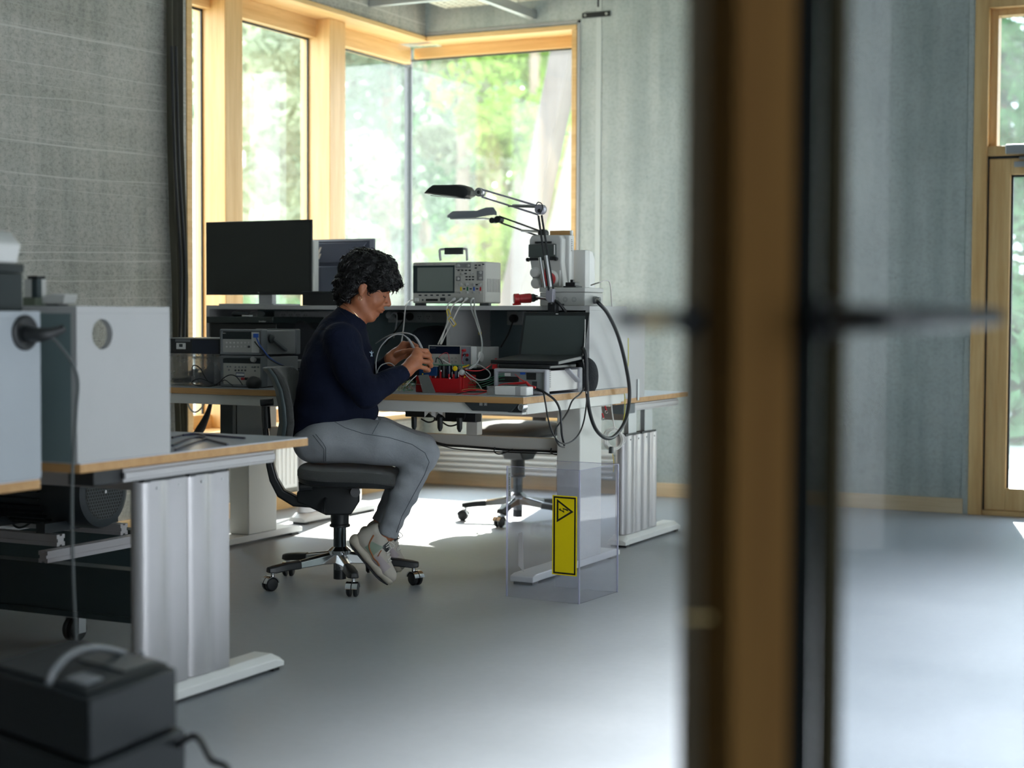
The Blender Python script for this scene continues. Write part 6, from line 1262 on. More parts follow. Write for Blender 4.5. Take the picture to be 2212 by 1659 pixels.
# black equipment trolley in the lower left corner
def fp(px, py, D_): return at(px, py, D=D_)
k0 = fp(192, 1508, 2.95); k1 = fp(383, 1452, 3.22); k2 = fp(-40, 1458, 3.22); zt_ = k0.z
k1 = V((k1.x, k1.y, zt_)); k2 = V((k2.x, k2.y, zt_)); k3 = k1+(k2-k0)
tro = thing('equipment_trolley', 'black equipment trolley with a grey handle in the lower left corner', 'trolley', ((k0.x+k3.x)/2, (k0.y+k3.y)/2, 0))
MB().prism([k0-V((0, 0, .12)), k1-V((0, 0, .12)), k3-V((0, 0, .12)), k2-V((0, 0, .12))], (0, 0, .118)).build('case', mat('case_black', (.006, .009, .011), .5, spec=.25), tro, bevel=.008, seg=3)
ua = (k1-k0).normalized(); ub = (k2-k0).normalized(); la = (k1-k0).length; lb = (k2-k0).length
def tp_(a, b, z): return k0+ua*(a*la)+ub*(b*lb)+V((0, 0, z))
MB().prism([tp_(.04, .05, 0), tp_(.96, .05, 0), tp_(.96, .95, 0), tp_(.04, .95, 0)], (0, 0, .006)).build('lid', mat('case_black', (.006, .009, .011), .5, spec=.25), tro, bevel=.004)
MB().prism([tp_(.52, .1, .0065), tp_(.92, .1, .0065), tp_(.92, .55, .0065), tp_(.52, .55, .0065)], (0, 0, .005)).build('lid_panel', mat('slate_panel', (.02, .026, .028), .35), tro, bevel=.002)
MB().prism([tp_(.10, .12, .0065), tp_(.3, .12, .0065), tp_(.3, .3, .0065), tp_(.1, .3, .0065)], (0, 0, .006)).build('latch_plate', mat('slate_grey', (.10, .11, .12), .35), tro, bevel=.002)
h0 = fp(105, 1478, 3.02); h1 = fp(305, 1440, 3.35)
MB().tube([h0, fp(120, 1445, 3.05), fp(155, 1412, 3.12), fp(205, 1400, 3.2), fp(262, 1410, 3.28), fp(300, 1432, 3.33), V((h1.x, h1.y, zt_))], .0075, 10, 0, 6).build('handle', mat('slate_grey', (.10, .11, .12), .35), tro)
MB().prism([tp_(-.02, -.03, -.22), tp_(1.06, -.03, -.22), tp_(1.06, 1.02, -.22), tp_(-.02, 1.02, -.22)], (0, 0, .095)).build('chassis', mat('case_black', (.006, .009, .011), .5, spec=.25), tro, bevel=.006)
for a_, b_ in ((.8, .08), (.1, .1), (.8, .85), (.1, .85)):
    c = tp_(a_, b_, 0); rr_ = (zt_-.222)/2; c = V((c.x, c.y, rr_)); MB().lathe(c-ub*.02, ub, [(rr_*.4, 0), (rr_*.9, .004), (rr_, .012), (rr_, .03), (rr_*.9, .038), (rr_*.4, .042)], 26).build('wheel', rubber, tro)
cc_ = tp_(1.05, .1, -.2); MB().lathe(V((cc_.x, cc_.y, zt_-.215)), (0, 0, 1), [(.014, 0), (.016, .01), (.016, .05), (.01, .06)], 14).build('cable_post', dark, tro)
pts = [V((cc_.x, cc_.y, zt_-.18)), fp(420, 1590, 3.1), fp(455, 1640, 3.0), fp(500, 1700, 2.9)]; pts.append(V((pts[-1].x+.05, pts[-1].y-.1, .006)))
MB().tube(pts, .0065, 8, 0, 6).build('power_cord', cordb, tro)
# ================================================================== THE PERSON (surfaces grown as one skin from a distance field)
class SDF:
    def __init__(s, lo, hi, h):
        s.lo = np.array(lo, np.float32); s.h = h; s.n = np.ceil((np.array(hi)-np.array(lo))/h).astype(int)+1
        s.D = np.full(s.n, .5, np.float32)
    def _win(s, a, b, m):
        i0 = np.maximum(0, np.floor((np.array(a)-m-s.lo)/s.h).astype(int)); i1 = np.minimum(s.n, np.ceil((np.array(b)+m-s.lo)/s.h).astype(int)+1)
        if (i1 <= i0).any(): return None
        g = [s.lo[k]+np.arange(i0[k], i1[k], dtype=np.float32)*s.h for k in range(3)]
        X = np.stack(np.meshgrid(*g, indexing='ij'), -1); return (slice(i0[0], i1[0]), slice(i0[1], i1[1]), slice(i0[2], i1[2])), X
    def _mix(s, w, d, k, sub=False):
        D = s.D[w]
        if sub:
            if k <= 0: s.D[w] = np.maximum(D, -d); return
            hh = np.clip(.5-.5*(D+d)/k, 0, 1); s.D[w] = D*(1-hh)-d*hh+k*hh*(1-hh); return
        if k <= 0: s.D[w] = np.minimum(D, d); return
        hh = np.clip(.5+.5*(D-d)/k, 0, 1); s.D[w] = D*(1-hh)+d*hh-k*hh*(1-hh)
    def cone(s, a, b, ra, rb, k=.02, sy=1., sub=False, T=None, disp=None):
        """tapered capsule; sy widens it sideways (y) about the axis"""
        if T: a, b = T(a), T(b)
        a = np.array(a, np.float32); b = np.array(b, np.float32); R_ = max(ra, rb)*max(sy, 1)
        q = s._win(np.minimum(a, b)-R_, np.maximum(a, b)+R_, k+.03)
        if q is None: return
        w, X = q; sc = np.array([1, 1/sy, 1], np.float32); A, B, P = a*sc, b*sc, X*sc
        ba = B-A; L = float((ba*ba).sum())+1e-9; t = np.clip(((P-A)@ba)/L, 0, 1); d = np.linalg.norm(P-A-t[..., None]*ba, axis=-1)-(ra+(rb-ra)*t)
        if disp is not None: d = d+disp(X)
        s._mix(w, d, k, sub)
    def ell(s, c, r, k=.015, M=None, sub=False, T=None):
        if T: c = T(c)
        c = np.array(c, np.float32); r = np.array(r, np.float32); R_ = r.max(); q = s._win(c-R_, c+R_, k+.03)
        if q is None: return
        w, X = q; P = X-c
        if M is not None: P = P@np.array(M, np.float32)          # columns of M = the ellipsoid's own axes
        k0 = np.linalg.norm(P/r, axis=-1); k1 = np.linalg.norm(P/(r*r), axis=-1)+1e-9; s._mix(w, k0*(k0-1)/k1, k, sub)
    def clip_above(s, z): pass
    def mesh(s):
        D = s.D; n = D.shape; ins = D < 0; off = [(i, j, k) for i in (0, 1) for j in (0, 1) for k in (0, 1)]
        sh = tuple(x-1 for x in n); cnt = np.zeros(sh, np.int8)
        for i, j, k in off: cnt += ins[i:i+sh[0], j:j+sh[1], k:k+sh[2]]
        act = (cnt > 0) & (cnt < 8); idx = np.argwhere(act); vid = np.full(sh, -1, np.int32); vid[act] = np.arange(len(idx))
        C = {o: D[idx[:, 0]+o[0], idx[:, 1]+o[1], idx[:, 2]+o[2]] for o in off}; acc = np.zeros((len(idx), 3), np.float64); num = np.zeros(len(idx))
        for o in off:
            for ax in range(3):
                if o[ax]: continue
                p = list(o); p[ax] = 1; p = tuple(p); a, b = C[o], C[p]; m = (a < 0) != (b < 0); t = np.where(m, a/(a-b+1e-12), 0)
                pt = np.tile(np.array(o, float), (len(idx), 1)); pt[:, ax] = t; acc += pt*m[:, None]; num += m
        V_ = (idx+acc/num[:, None])*s.h+s.lo; F = []
        for ax in range(3):
            a1, a2 = [(1, 2), (2, 0), (0, 1)][ax]
            sl0 = [slice(1, -1)]*3; e0 = [slice(None)]*3; e0[ax] = slice(0, n[ax]-1); e1 = [slice(None)]*3; e1[ax] = slice(1, n[ax])
            A_, B_ = ins[tuple(e0)], ins[tuple(e1)]; cr_ = np.argwhere(A_ != B_)
            if not len(cr_): continue
            ok = (cr_[:, a1] > 0) & (cr_[:, a2] > 0) & (cr_[:, a1] < n[a1]-1) & (cr_[:, a2] < n[a2]-1); cr_ = cr_[ok]; fl = A_[tuple(cr_.T)]
            def v(d1, d2): c = cr_.copy(); c[:, a1] += d1; c[:, a2] += d2; return vid[tuple(c.T)]
            q = np.stack([v(-1, -1), v(0, -1), v(0, 0), v(-1, 0)], 1); q[~fl] = q[~fl][:, ::-1]; F.append(q)
        return V_, np.concatenate(F)
    def build(s, name, m, parent, smooth_it=2, label=None, colfn=None):
        V_, F = s.mesh(); me = bpy.data.meshes.new(name); me.vertices.add(len(V_)); me.vertices.foreach_set('co', V_.astype(np.float32).ravel())
        me.loops.add(4*len(F)); me.loops.foreach_set('vertex_index', F.ravel().astype(np.int32)); me.polygons.add(len(F)); me.polygons.foreach_set('loop_start', np.arange(0, 4*len(F), 4, dtype=np.int32))
        me.update(); me.validate(); me.polygons.foreach_set('use_smooth', [True]*len(me.polygons))
        for mm in (m if isinstance(m, list) else [m]): me.materials.append(mm)
        if colfn is not None: c = V_[F].mean(1); me.polygons.foreach_set('material_index', colfn(c).astype(np.int32))
        o = bpy.data.objects.new(name, me); COL.objects.link(o); o.parent = parent; WM[o.name] = WM[parent.name]
        if smooth_it: sm = o.modifiers.new('relax', 'SMOOTH'); sm.factor = .5; sm.iterations = smooth_it
        if label: o['label'] = label
        return o
PE = thing('person', 'seated person in navy top and grey jeans, holding two probe leads', 'person', (-3.606, 5.664, 0), R(26.5))
def q(px, py, dy=0.):
    p = WM['person'].inverted() @ at(px, py, L=dy); return np.array([p.x, p.y, p.z])
def skin_mat():
    m, nt, b = nodes_of('warm_brown_skin'); n = tex(nt, 'ShaderNodeTexNoise', 25, Detail=4)
    c = ramp(nt, n.outputs['Fac'], [(.3, (.36, .125, .058)), (.7, (.47, .175, .085))]); nt.links.new(c, b.inputs['Base Color'])
    b.inputs['Roughness'].default_value = .48; b.inputs['Subsurface Weight'].default_value = .12; b.inputs['Subsurface Radius'].default_value = (.01, .004, .002)
    n2 = tex(nt, 'ShaderNodeTexNoise', 220, Detail=2); bumpn(nt, b, n2.outputs['Fac'], .10, .002); return m
M_SKIN = skin_mat()
# head frame: origin between the ears
HS = 1.04; HP = R(21); HO = q(789, 621, 0)
HF = np.array([cos(HP), .04, -sin(HP)]); HF /= np.linalg.norm(HF); HY = np.array([-.04, 1, 0]); HY /= np.linalg.norm(HY); HU = np.cross(HF, HY); HM = np.stack([HF, HY, HU], 1)
def H(p): return HO+HS*(HF*p[0]+HY*p[1]+HU*p[2])
B = SDF((-.55, -.42, -.02), (.72, .42, 1.40), .0042)
# torso, hidden by the clothes, and the neck
ch = q(730, 775); wa = q(705, 870); pe = q(695, 945); nb = q(752, 690); nt_ = q(783, 640)
B.cone(pe, wa, .11, .105, .03, 1.25); B.cone(wa, ch, .105, .11, .03, 1.3); B.cone(ch, q(745, 715), .11, .07, .03, 1.5)
B.cone(nb, nt_, .056, .052, .02, 1.0); B.cone(q(742, 705), nb, .065, .058, .02, 1.25)
B.cone(q(760, 704), q(779, 672), .046, .045, .02)
def limb(pts, k=.015):
    for (a, ra), (b, rb) in zip(pts, pts[1:]): B.cone(a, b, ra, rb, k)
SR, ER, WR = q(740, 735, -.165), q(792, 851, -.235), q(879, 799, -.115)
SL, EL, WL = q(748, 735, .165), q(790, 845, .24), q(846, 775, .06)
limb([(SR, .05), (ER, .038), (WR, .026)]); limb([(SL, .05), (EL, .038), (WL, .026)])
HRp, KR, AR = q(700, 950, -.095), q(913, 980, -.13), q(838, 1150, -.11)
HLp, KL, AL = q(700, 945, .095), q(908, 968, .10), q(826, 1125, .07)
limb([(HRp, .085), (KR, .052), (q(875, 1065, -.12), .045), (AR, .034)]); limb([(HLp, .085), (KL, .052), (q(866, 1050, .085), .045), (AL, .034)])
FR0, FR1 = q(806, 1180, -.115), q(831, 1226, -.13); FL0, FL1 = q(818, 1160, .07), q(846, 1200, .06)
limb([(AR, .034), (FR0, .028), (FR1, .022)]); limb([(AL, .034), (FL0, .028), (FL1, .022)])
# head
B.ell((-.014, 0, .048), (.098*HS, .074*HS, .086*HS), .02, HM, T=H); B.ell((.028, 0, -.015), (.064*HS, .060*HS, .082*HS), .02, HM, T=H)
for sg_ in (-1, 1):
    B.cone((-.005, .050*sg_, -.055), (.052, .022*sg_, -.092), .020, .018, .022, T=H)
    B.ell((.050, .036*sg_, -.034), (.028, .024, .030), .02, HM, T=H); B.ell((.070, .033*sg_, -.022), (.016, .018, .014), .015, HM, T=H)
B.cone((.064, -.012, -.101), (.064, .012, -.101), .019, .019, .016, T=H); B.cone((.020, -.015, -.088), (.020, .015, -.088), .032, .032, .02, T=H)
B.ell((.078, 0, .026), (.018, .048, .014), .015, HM, T=H)
for sg_ in (-1, 1): B.ell((.094, .032*sg_, .004), (.014, .016, .010), .010, HM, sub=True, T=H)
for sg_ in (-1, 1): B.ell((.077, .031*sg_, .002), (.0125, .015, .011), .004, HM, T=H)
B.cone((.084, 0, .014), (.108, 0, -.026), .0085, .0105, .010, T=H); B.ell((.106, 0, -.030), (.011, .010, .009), .006, HM, T=H)
for sg_ in (-1, 1): B.ell((.096, .0115*sg_, -.034), (.010, .007, .0075), .005, HM, T=H)
B.ell((.082, 0, -.055), (.014, .026, .018), .012, HM, T=H)
B.ell((.0955, 0, -.0545), (.0080, .020, .0050), .004, HM, T=H); B.ell((.0925, 0, -.0655), (.0085, .017, .0058), .004, HM, T=H); B.ell((.100, 0, -.0600), (.008, .023, .0012), .0015, HM, sub=True, T=H)
B.ell((.078, 0, -.083), (.012, .015, .010), .012, HM, T=H)
EM = HM
for sg_ in (-1, 1):
    B.ell((-.006, .073*sg_, -.002), (.017*HS, .008, .029*HS), .006, HM, T=H); B.ell((-.002, .0765*sg_, -.028), (.008, .006, .012), .005, HM, T=H)
    B.ell((.000, .084*sg_, .003), (.009, .008, .016), .003, HM, sub=True, T=H)
# hands. right hand: back of the hand to the view, fingers closing around the probe in front of it
def hand(W_, K, side, fingers, thumb):
    """W_ wrist, K = four knuckles (index..little); fingers = joints after the knuckle"""
    for i, k_ in enumerate(K):
        B.cone(W_, k_, .023 if i in (1, 2) else .020, .0135, .014)
    for a_, b_ in zip(K, K[1:]): B.cone(a_, b_, .0125, .012, .008)
    mid = (K[1]+K[2])/2; B.ell((W_*.45+mid*.55), (.033, .018, .026), .012)
    for i, fp_ in enumerate(fingers):
        r_ = (.0096, .0098, .0094, .0086)[i]; P = [K[i]]+fp_
        rs = [r_*1.18, r_*1.02, r_*.94, r_*.84]
        for j in range(len(P)-1): B.cone(P[j], P[j+1], rs[j], rs[j+1], .0025)
        for j in range(1, len(P)-1): B.ell(P[j], (r_*1.07,)*3, .003)
    for (a_, b_), (ra, rb) in zip(zip(thumb, thumb[1:]), ((.0140, .0118), (.0108, .0098), (.0094, .0080))): B.cone(a_, b_, ra, rb, .004)
KRs = [q(901, 757, -.072), q(905, 767, -.088), q(904, 779, -.100), q(899, 790, -.104)]
hand(WR, KRs, -1, [[q(921, 758, -.058), q(928, 768, -.040), q(921, 772, -.028)], [q(926, 769, -.070), q(931, 780, -.050), q(922, 783, -.036)], [q(925, 782, -.083), q(931, 790, -.062), q(921, 793, -.050)], [q(920, 796, -.090), q(926, 800, -.072), q(917, 802, -.060)]],
     [q(884, 787, -.075), q(893, 772, -.045), q(906, 763, -.030), q(915, 763, -.022)])
KLs = [q(872, 744, .045), q(873, 751, .062), q(871, 760, .074), q(866, 769, .078)]
hand(WL, KLs, 1, [[q(889, 742, .030), q(899, 748, .012), q(900, 757, .004)], [q(892, 750, .045), q(902, 757, .028), q(899, 766, .018)], [q(890, 761, .055), q(899, 768, .040), q(894, 776, .028)], [q(883, 771, .060), q(892, 777, .046), q(887, 783, .036)]],
     [q(858, 766, .030), q(872, 760, .002), q(885, 757, -.010), q(895, 756, -.012)])
body = B.build('body', M_SKIN, PE, 2)
# ---- navy top
def folds(P, fr=38., amp=.004, ph=0.):
    x, y, z = P[..., 0], P[..., 1], P[..., 2]; return amp*np.sin(fr*(x*.6+z)+2.4*np.sin(9*y+ph)+ph)*np.sin(21*(z-x*.8)+7*y+ph*2)
T_ = SDF((-.45, -.42, .42), (.55, .42, 1.22), .0048)
f1 = lambda P: folds(P); f2 = lambda P: folds(P, 60, .003, 2.)
T_.cone(q(722, 898), q(724, 845), .140, .150, .03, 1.18, disp=f1); T_.cone(q(724, 845), q(731, 780), .150, .140, .03, 1.22, disp=f1)
T_.cone(q(731, 780), q(737, 735), .138, .108, .03, 1.42, disp=f1); T_.cone(q(737, 735), q(747, 700), .105, .062, .03, 1.6); T_.cone(q(742, 712), q(757, 686), .078, .066, .02, 1.15)
T_.cone(q(690, 905), q(682, 922), .118, .100, .03, 1.35, disp=f1); T_.cone(q(765, 870), q(778, 892), .085, .076, .03, 1.35, disp=f1)
for S_, E_, W_, mx in ((SR, ER, WR, q(762, 800, -.215)), (SL, EL, WL, q(768, 795, .215))):
    T_.cone(S_, mx, .074, .066, .035, disp=f1); T_.cone(mx, E_, .066, .058, .02, disp=f2); T_.cone(E_, E_*.55+W_*.45, .056, .048, .015, disp=f2); T_.cone(E_*.55+W_*.45, E_*.08+W_*.92, .048, .033, .012, disp=f2)
def top_mat():
    m, nt, b = nodes_of('navy_cotton'); n = tex(nt, 'ShaderNodeTexNoise', 9, Detail=4)
    c = ramp(nt, n.outputs['Fac'], [(.3, (.0035, .006, .018)), (.7, (.006, .010, .028))]); nt.links.new(c, b.inputs['Base Color']); b.inputs['Roughness'].default_value = .85; b.inputs['Specular IOR Level'].default_value = .18
    n2 = tex(nt, 'ShaderNodeTexNoise', 14, Detail=5, Distortion=1.5); bumpn(nt, b, n2.outputs['Fac'], .5, .012); return m
M_TOP = top_mat()
# cut: collar opening, cuffs, hem
T_.cone(q(768, 668), q(757, 690), .075, .050, .004, 1.05, sub=True)
for W_, E_ in ((WR, ER), (WL, EL)): u_ = (W_-E_)/np.linalg.norm(W_-E_); T_.cone(W_+u_*.035, W_+u_*.030, .05, .05, .002, sub=True)
hem_a, hem_b = q(640, 945), q(812, 893)
top = T_.build('sweater', M_TOP, PE, 3)
em = MB()
c0 = q(803, 764, -.128); 
for k in range(5): a = 2*pi*k/5+.3; d_ = V((cos(a)*.35, -.3, sin(a))).normalized(); em.bar(V(c0), V(c0)+d_*.012, .003, .0015, (0, 1, 0))
em.build('chest_emblem', mat('pale_emblem', (.45, .55, .65), .6), PE, local=True)
# ---- jeans
J = SDF((-.42, -.34, .10), (.56, .34, .72), .0048)
g1 = lambda P: folds(P, 55, .0022, 1.); g2 = lambda P: folds(P, 90, .0025, .5)
J.cone(q(694, 950), q(724, 915), .092, .080, .03, 1.55); J.cone(q(672, 958, -.075), q(690, 950, -.06), .072, .075, .04, 1.2); J.cone(q(672, 958, .075), q(690, 950, .06), .072, .075, .04, 1.2)
for HH, KK, AA, mid, cf, sd_ in ((q(712, 948, -.10), KR, AR, q(820, 957, -.125), q(872, 1068, -.12), 1), (q(712, 942, .10), KL, AL, q(818, 945, .115), q(864, 1050, .085), -1)):
    J.cone(HH, mid, .098, .083, .03, 1.02, disp=g1); J.cone(mid, KK, .083, .064, .03, disp=g1); J.cone(KK, cf, .0615, .053, .022, disp=g2); J.cone(cf, AA, .054, .040, .02, disp=g2)
    u_ = (AA-cf)/np.linalg.norm(AA-cf); J.cone(AA-u_*.012, AA+u_*.002, .0425, .0425, .003); J.cone(AA+u_*.06, AA+u_*.075, .062, .062, .002, sub=True)
J.cone(q(790, 905), q(735, 900), .05, .07, .03, 1.6)
def jean_mat():
    m, nt, b = nodes_of('light_grey_denim'); n = tex(nt, 'ShaderNodeTexNoise', 7, Detail=6)
    c = ramp(nt, n.outputs['Fac'], [(.3, (.27, .285, .31)), (.7, (.36, .375, .395))]); n3 = tex(nt, 'ShaderNodeTexNoise', 320, Detail=2)
    c = mixc(nt, .4, c, ramp(nt, n3.outputs['Fac'], [(.3, (.75, .75, .75)), (.7, (1, 1, 1))]), 'MULTIPLY'); nt.links.new(c, b.inputs['Base Color']); b.inputs['Roughness'].default_value = .85; b.inputs['Specular IOR Level'].default_value = .25
    n2 = tex(nt, 'ShaderNodeTexNoise', 18, Detail=5, Distortion=1.); bumpn(nt, b, n2.outputs['Fac'], .35, .008); return m
M_JEAN = jean_mat(); jeans = J.build('jeans', M_JEAN, PE, 3)
# seams, laid onto the cloth by finding the nearest surface from outside
from mathutils.bvhtree import BVHTree
def bvh(o):
    me = o.data; return BVHTree.FromPolygons([v.co for v in me.vertices], [tuple(p.vertices) for p in me.polygons])
bj = bvh(jeans); bt_ = bvh(top)
def drape(tree, pix, lift=.001, step=5):
    """points where sight lines through the listed photo points meet the cloth"""
    out = []; Mi = WM['person'].inverted(); o = Mi @ CP; P = []
    for (x0, y0), (x1, y1) in zip(pix, pix[1:]):
        for t in range(step): P.append((x0+(x1-x0)*t/step, y0+(y1-y0)*t/step))
    P.append(pix[-1])
    for x, y in P:
        d = ((Mi @ at(x, y, D=3.))-o).normalized(); h_, n_, i_, _ = tree.ray_cast(o, d)
        if h_ is not None: out.append(h_+n_.normalized()*(lift if n_.dot(d) < 0 else -lift))
    return out
seamm = mat('dark_seam', (.085, .10, .12), .8)
for pix in (([(722, 911), (745, 924), (785, 937), (840, 945), (890, 960), (918, 978), (927, 998), (917, 1025), (895, 1065), (868, 1115), (856, 1150)]), ([(682, 938), (697, 956), (704, 968), (704, 996)]), ([(804, 938), (822, 906)]), ([(676, 940), (690, 957), (700, 970), (700, 997)])):
    P = drape(bj, pix)
    if len(P) > 3: MB().tube(P, .0012, 5).build('seam', seamm, jeans, local=True)
# ---- sneakers
def shoe(heel, toe, ankle, yaw_out, nm):
    heel = np.array(heel); toe = np.array(toe); L = np.linalg.norm(toe-heel); fx = (toe-heel)/L; fy = np.array([0, 1., 0]); fz = np.cross(fx, fy); fz /= np.linalg.norm(fz); fy = np.cross(fz, fx)
    def S(p): return heel+fx*(p[0]*L)+fy*p[1]+fz*p[2]
    MM = np.stack([fx, fy, fz], 1); lo = np.minimum(np.minimum(heel, toe), ankle)-.09; hi = np.maximum(np.maximum(heel, toe), ankle)+.09
    up = SDF(lo, hi, .0024)
    # upper
    up.cone(S((.17, 0, .052)), S((.55, 0, .045)), .036, .036, .02); up.cone(S((.55, 0, .045)), S((.86, 0, .030)), .037, .027, .02); up.cone(S((.16, 0, .05)), S((.20, 0, .098)), .036, .039, .02); up.cone(S((.32, 0, .09)), S((.42, 0, .080)), .036, .033, .02)
    up.ell(S((.83, 0, .030)), (.045, .040, .026), .02, MM)
    up.cone(S((.25, 0, .15)), S((.24, 0, .085)), .036, .029, .006, sub=True)
    u_ = up.build('sneaker', [mat('sneaker_cream', (.48, .44, .38), .6), mat('sneaker_pink', (.42, .36, .37), .6), mat('sneaker_mint', (.26, .33, .26), .6), black], PE, 2,
        colfn=lambda c: (lambda l: np.where(((l[:, 0]/L > .26) & (l[:, 0]/L < .46) & (l[:, 2] > .030) & (l[:, 2] < .072+.1*(l[:, 0]/L-.3)) & (abs(l[:, 1]) > .02)), 2, np.where((l[:, 0]/L > .50) & (l[:, 0]/L < .80) & (l[:, 2] < .058), 1, np.where((l[:, 0]/L > .44) & (l[:, 0]/L < .56) & (l[:, 2] > .082) , 3, 0))))((c-heel)@MM))
    so_ = SDF(lo, hi, .0035)
    for (a_, b_, ra, rb) in (((.06, 0, .008), (.40, 0, .008), .020, .020), ((.40, 0, .008), (.72, 0, .010), .020, .021), ((.72, 0, .012), (.93, 0, .016), .022, .017)): so_.cone(S(a_), S(b_), ra, rb, .012, 1.75)
    so_.ell(S((.07, 0, .018)), (.026, .038, .022), .012, MM); so_.ell(S((.90, 0, .016)), (.030, .040, .018), .012, MM)
    so_.build('sole', mat('sole_cream', (.52, .47, .38), .55), u_, 2)
    ot = MB(); rr_ = []
    for t in np.linspace(.0, 1.0, 14):
        w = .036*min(1, .55+3*t)*min(1, .5+4*(1-t)); z = -.013+(.012*((t-.7)/.3)**2 if t > .7 else 0)+(.010*((.12-t)/.12)**2 if t < .12 else 0); rr_.append([V(S((t, -w, z))), V(S((t, w, z))), V(S((t, w, z+.007))), V(S((t, -w, z+.007)))])
    ot.loft(rr_).build('outsole', rubber, u_, local=True)
    tr_ = bvh(u_); st = MB()
    def side(pts, m, nm_, r_):
        P = []
        for a_, b_ in pts:
            o = V(S((a_, -.12, b_))); h_, n_, i_, _ = tr_.ray_cast(o, V(fy)); 
            if h_ is not None: P.append(h_-V(fy)*.0008)
        if len(P) > 1: MB().tube(P, r_, 6, 0, 4).build(nm_, m, u_, local=True)
    side([(.20, .090), (.23, .07), (.27, .052), (.34, .040), (.44, .034), (.50, .030), (.58, .032), (.66, .028)], mat('rust_stripe', (.36, .13, .05), .55), 'rust_stripe', .0032); side([(.48, .074), (.50, .060), (.52, .048)], mat('rust_stripe', (.36, .13, .05), .55), 'rust_stripe', .0022)
    for k in range(6):
        t = .46+k*.052; z = .088-k*.0062; lc = MB(); P = []
        for y_ in np.linspace(-.026, .026, 7):
            o = V(S((t+.012*(1 if k % 2 else -1)*y_/.026, y_, .18))); h_, n_, i_, _ = tr_.ray_cast(o, -V(fz))
            if h_ is not None: P.append(h_+V(fz)*.002)
        if len(P) > 2: lc.tube(P, .0022, 6, 0, 2).build('lace', mat('lace_white', (.66, .64, .60), .7), u_, local=True)
    a_ = V(S((.44, -.004, .098)))
    MB().tube([a_, a_+V(fx)*.01+V(fz)*.012-V(fy)*.012, a_+V(fx)*.03+V(fz)*.008-V(fy)*.02, a_+V(fx)*.02+V(fz)*.001-V(fy)*.01, a_, a_-V(fx)*.002+V(fz)*.016, a_+V(fx)*.026+V(fz)*.022+V(fy)*.004, a_+V(fx)*.03+V(fz)*.01+V(fy)*.0, a_], .0018, 6, 0, 4).build('lace_bow', mat('lace_white', (.66, .64, .60), .7), u_, local=True)
    return u_, S
hR = q(757, 1166, -.12); tR = q(838, 1263, -.135); hR[2] = max(hR[2], .0)
s1_, S1 = shoe(hR, tR, AR, 0, 'r'); 
hL = q(779, 1149, .07); tL = q(858, 1236, .055); s2_, S2 = shoe(hL, tL, AL, 0, 'l')
for A_, K_ in ((AR, (FR0)), (AL, (FL0))):
    u_ = (K_-A_)/np.linalg.norm(K_-A_); MB().tube([V(A_+u_*.022), V(A_+u_*.05)], [.0365, .039], 24).build('sock', black, PE, local=True)
# ---- hair: a cap grown over the skull, then short curls
HR_ = SDF(HO-.20, HO+.20, .0038)
def hd(P):
    x, y, z = P[..., 0], P[..., 1], P[..., 2]; return .0045*np.sin(95*x+3*np.sin(60*z))*np.sin(90*z+50*y)+.003*np.sin(140*y+60*x)
def hc(a, b, ra, rb, k=.02, sy=1.): HR_.cone(a, b, ra*HS, rb*HS, k, sy, T=H, disp=hd)
hc((-.024, 0, .056), (.018, 0, .064), .090, .086); hc((-.042, 0, .040), (-.050, 0, -.005), .080, .068); hc((-.052, 0, -.01), (-.056, 0, -.048), .058, .046, .02, 1.1)
hc((.045, 0, .064), (.080, 0, .050), .058, .042, .02, 1.3); hc((.078, -.02, .046), (.098, -.028, .032), .030, .020, .015); hc((.078, .02, .046), (.098, .03, .034), .030, .020, .015)
for sg_ in (-1, 1): hc((.020, .055*sg_, .050), (.060, .045*sg_, .038), .034, .026); hc((.012, .068*sg_, .040), (.026, .066*sg_, .004), .018, .010); hc((-.045, .055*sg_, .02), (-.048, .050*sg_, -.035), .040, .028)
# leave the face and the ears free
HR_.cone((.115, 0, -.005), (.085, 0, -.06), .058*HS, .070*HS, .006, 1.1, sub=True, T=H)
for sg_ in (-1, 1): HR_.cone((.001, .092*sg_, -.006), (-.002, .092*sg_, -.045), .024, .030, .004, sub=True, T=H)
M_HAIR = mat('black_hair', (.003, .003, .0035), .45, spec=.3, bump=.6, bscale=90)
hair = HR_.build('hair', M_HAIR, PE, 1)
hv = np.array([v.co[:] for v in hair.data.vertices]); hn = np.array([v.normal[:] for v in hair.data.vertices]); g_ = np.random.default_rng(11); mb = MB()
loc = (hv-HO)@HM/HS; pick = g_.choice(len(hv), 2800, replace=False)
for i in pick:
    l = loc[i]; face_in = l[0] > .06 and l[2] < .035
    if face_in: continue
    p = V(hv[i]); n_ = V(hn[i]); n_ = n_.normalized()
    if l[1]*l[1] > .075**2*.8 and l[2] < .02 and abs(l[0]) < .03: continue
    t1_ = n_.orthogonal().normalized(); t2_ = n_.cross(t1_); a0_ = g_.uniform(0, 2*pi); dirv = (t1_*cos(a0_)*.55+t2_*sin(a0_)*.55-V(HU)*.9+V(HF)*(.5 if l[0] > .0 else -.25)); dirv = (dirv-n_*dirv.dot(n_)).normalized(); r_c = g_.uniform(.0035, .007); P = []; Lk = g_.uniform(.0030, .0052)
    for k in range(7):
        a = k/6*5.2; P.append(p-n_*.0025+dirv*(k*Lk)+n_*(r_c*(1-cos(a))*.45-.0006*k)+n_.cross(dirv)*(r_c*1.1*sin(a*1.1+a0_)))
    mb.tube(P, [.0020, .0024, .0023, .0020, .0016, .0011, .0005], 5, 0, 0)
cu = mb.build('curls', mat('black_hair_strand', (.004, .0035, .004), .38, spec=.4), hair, local=True); cu['kind'] = 'stuff'
mb = MB()
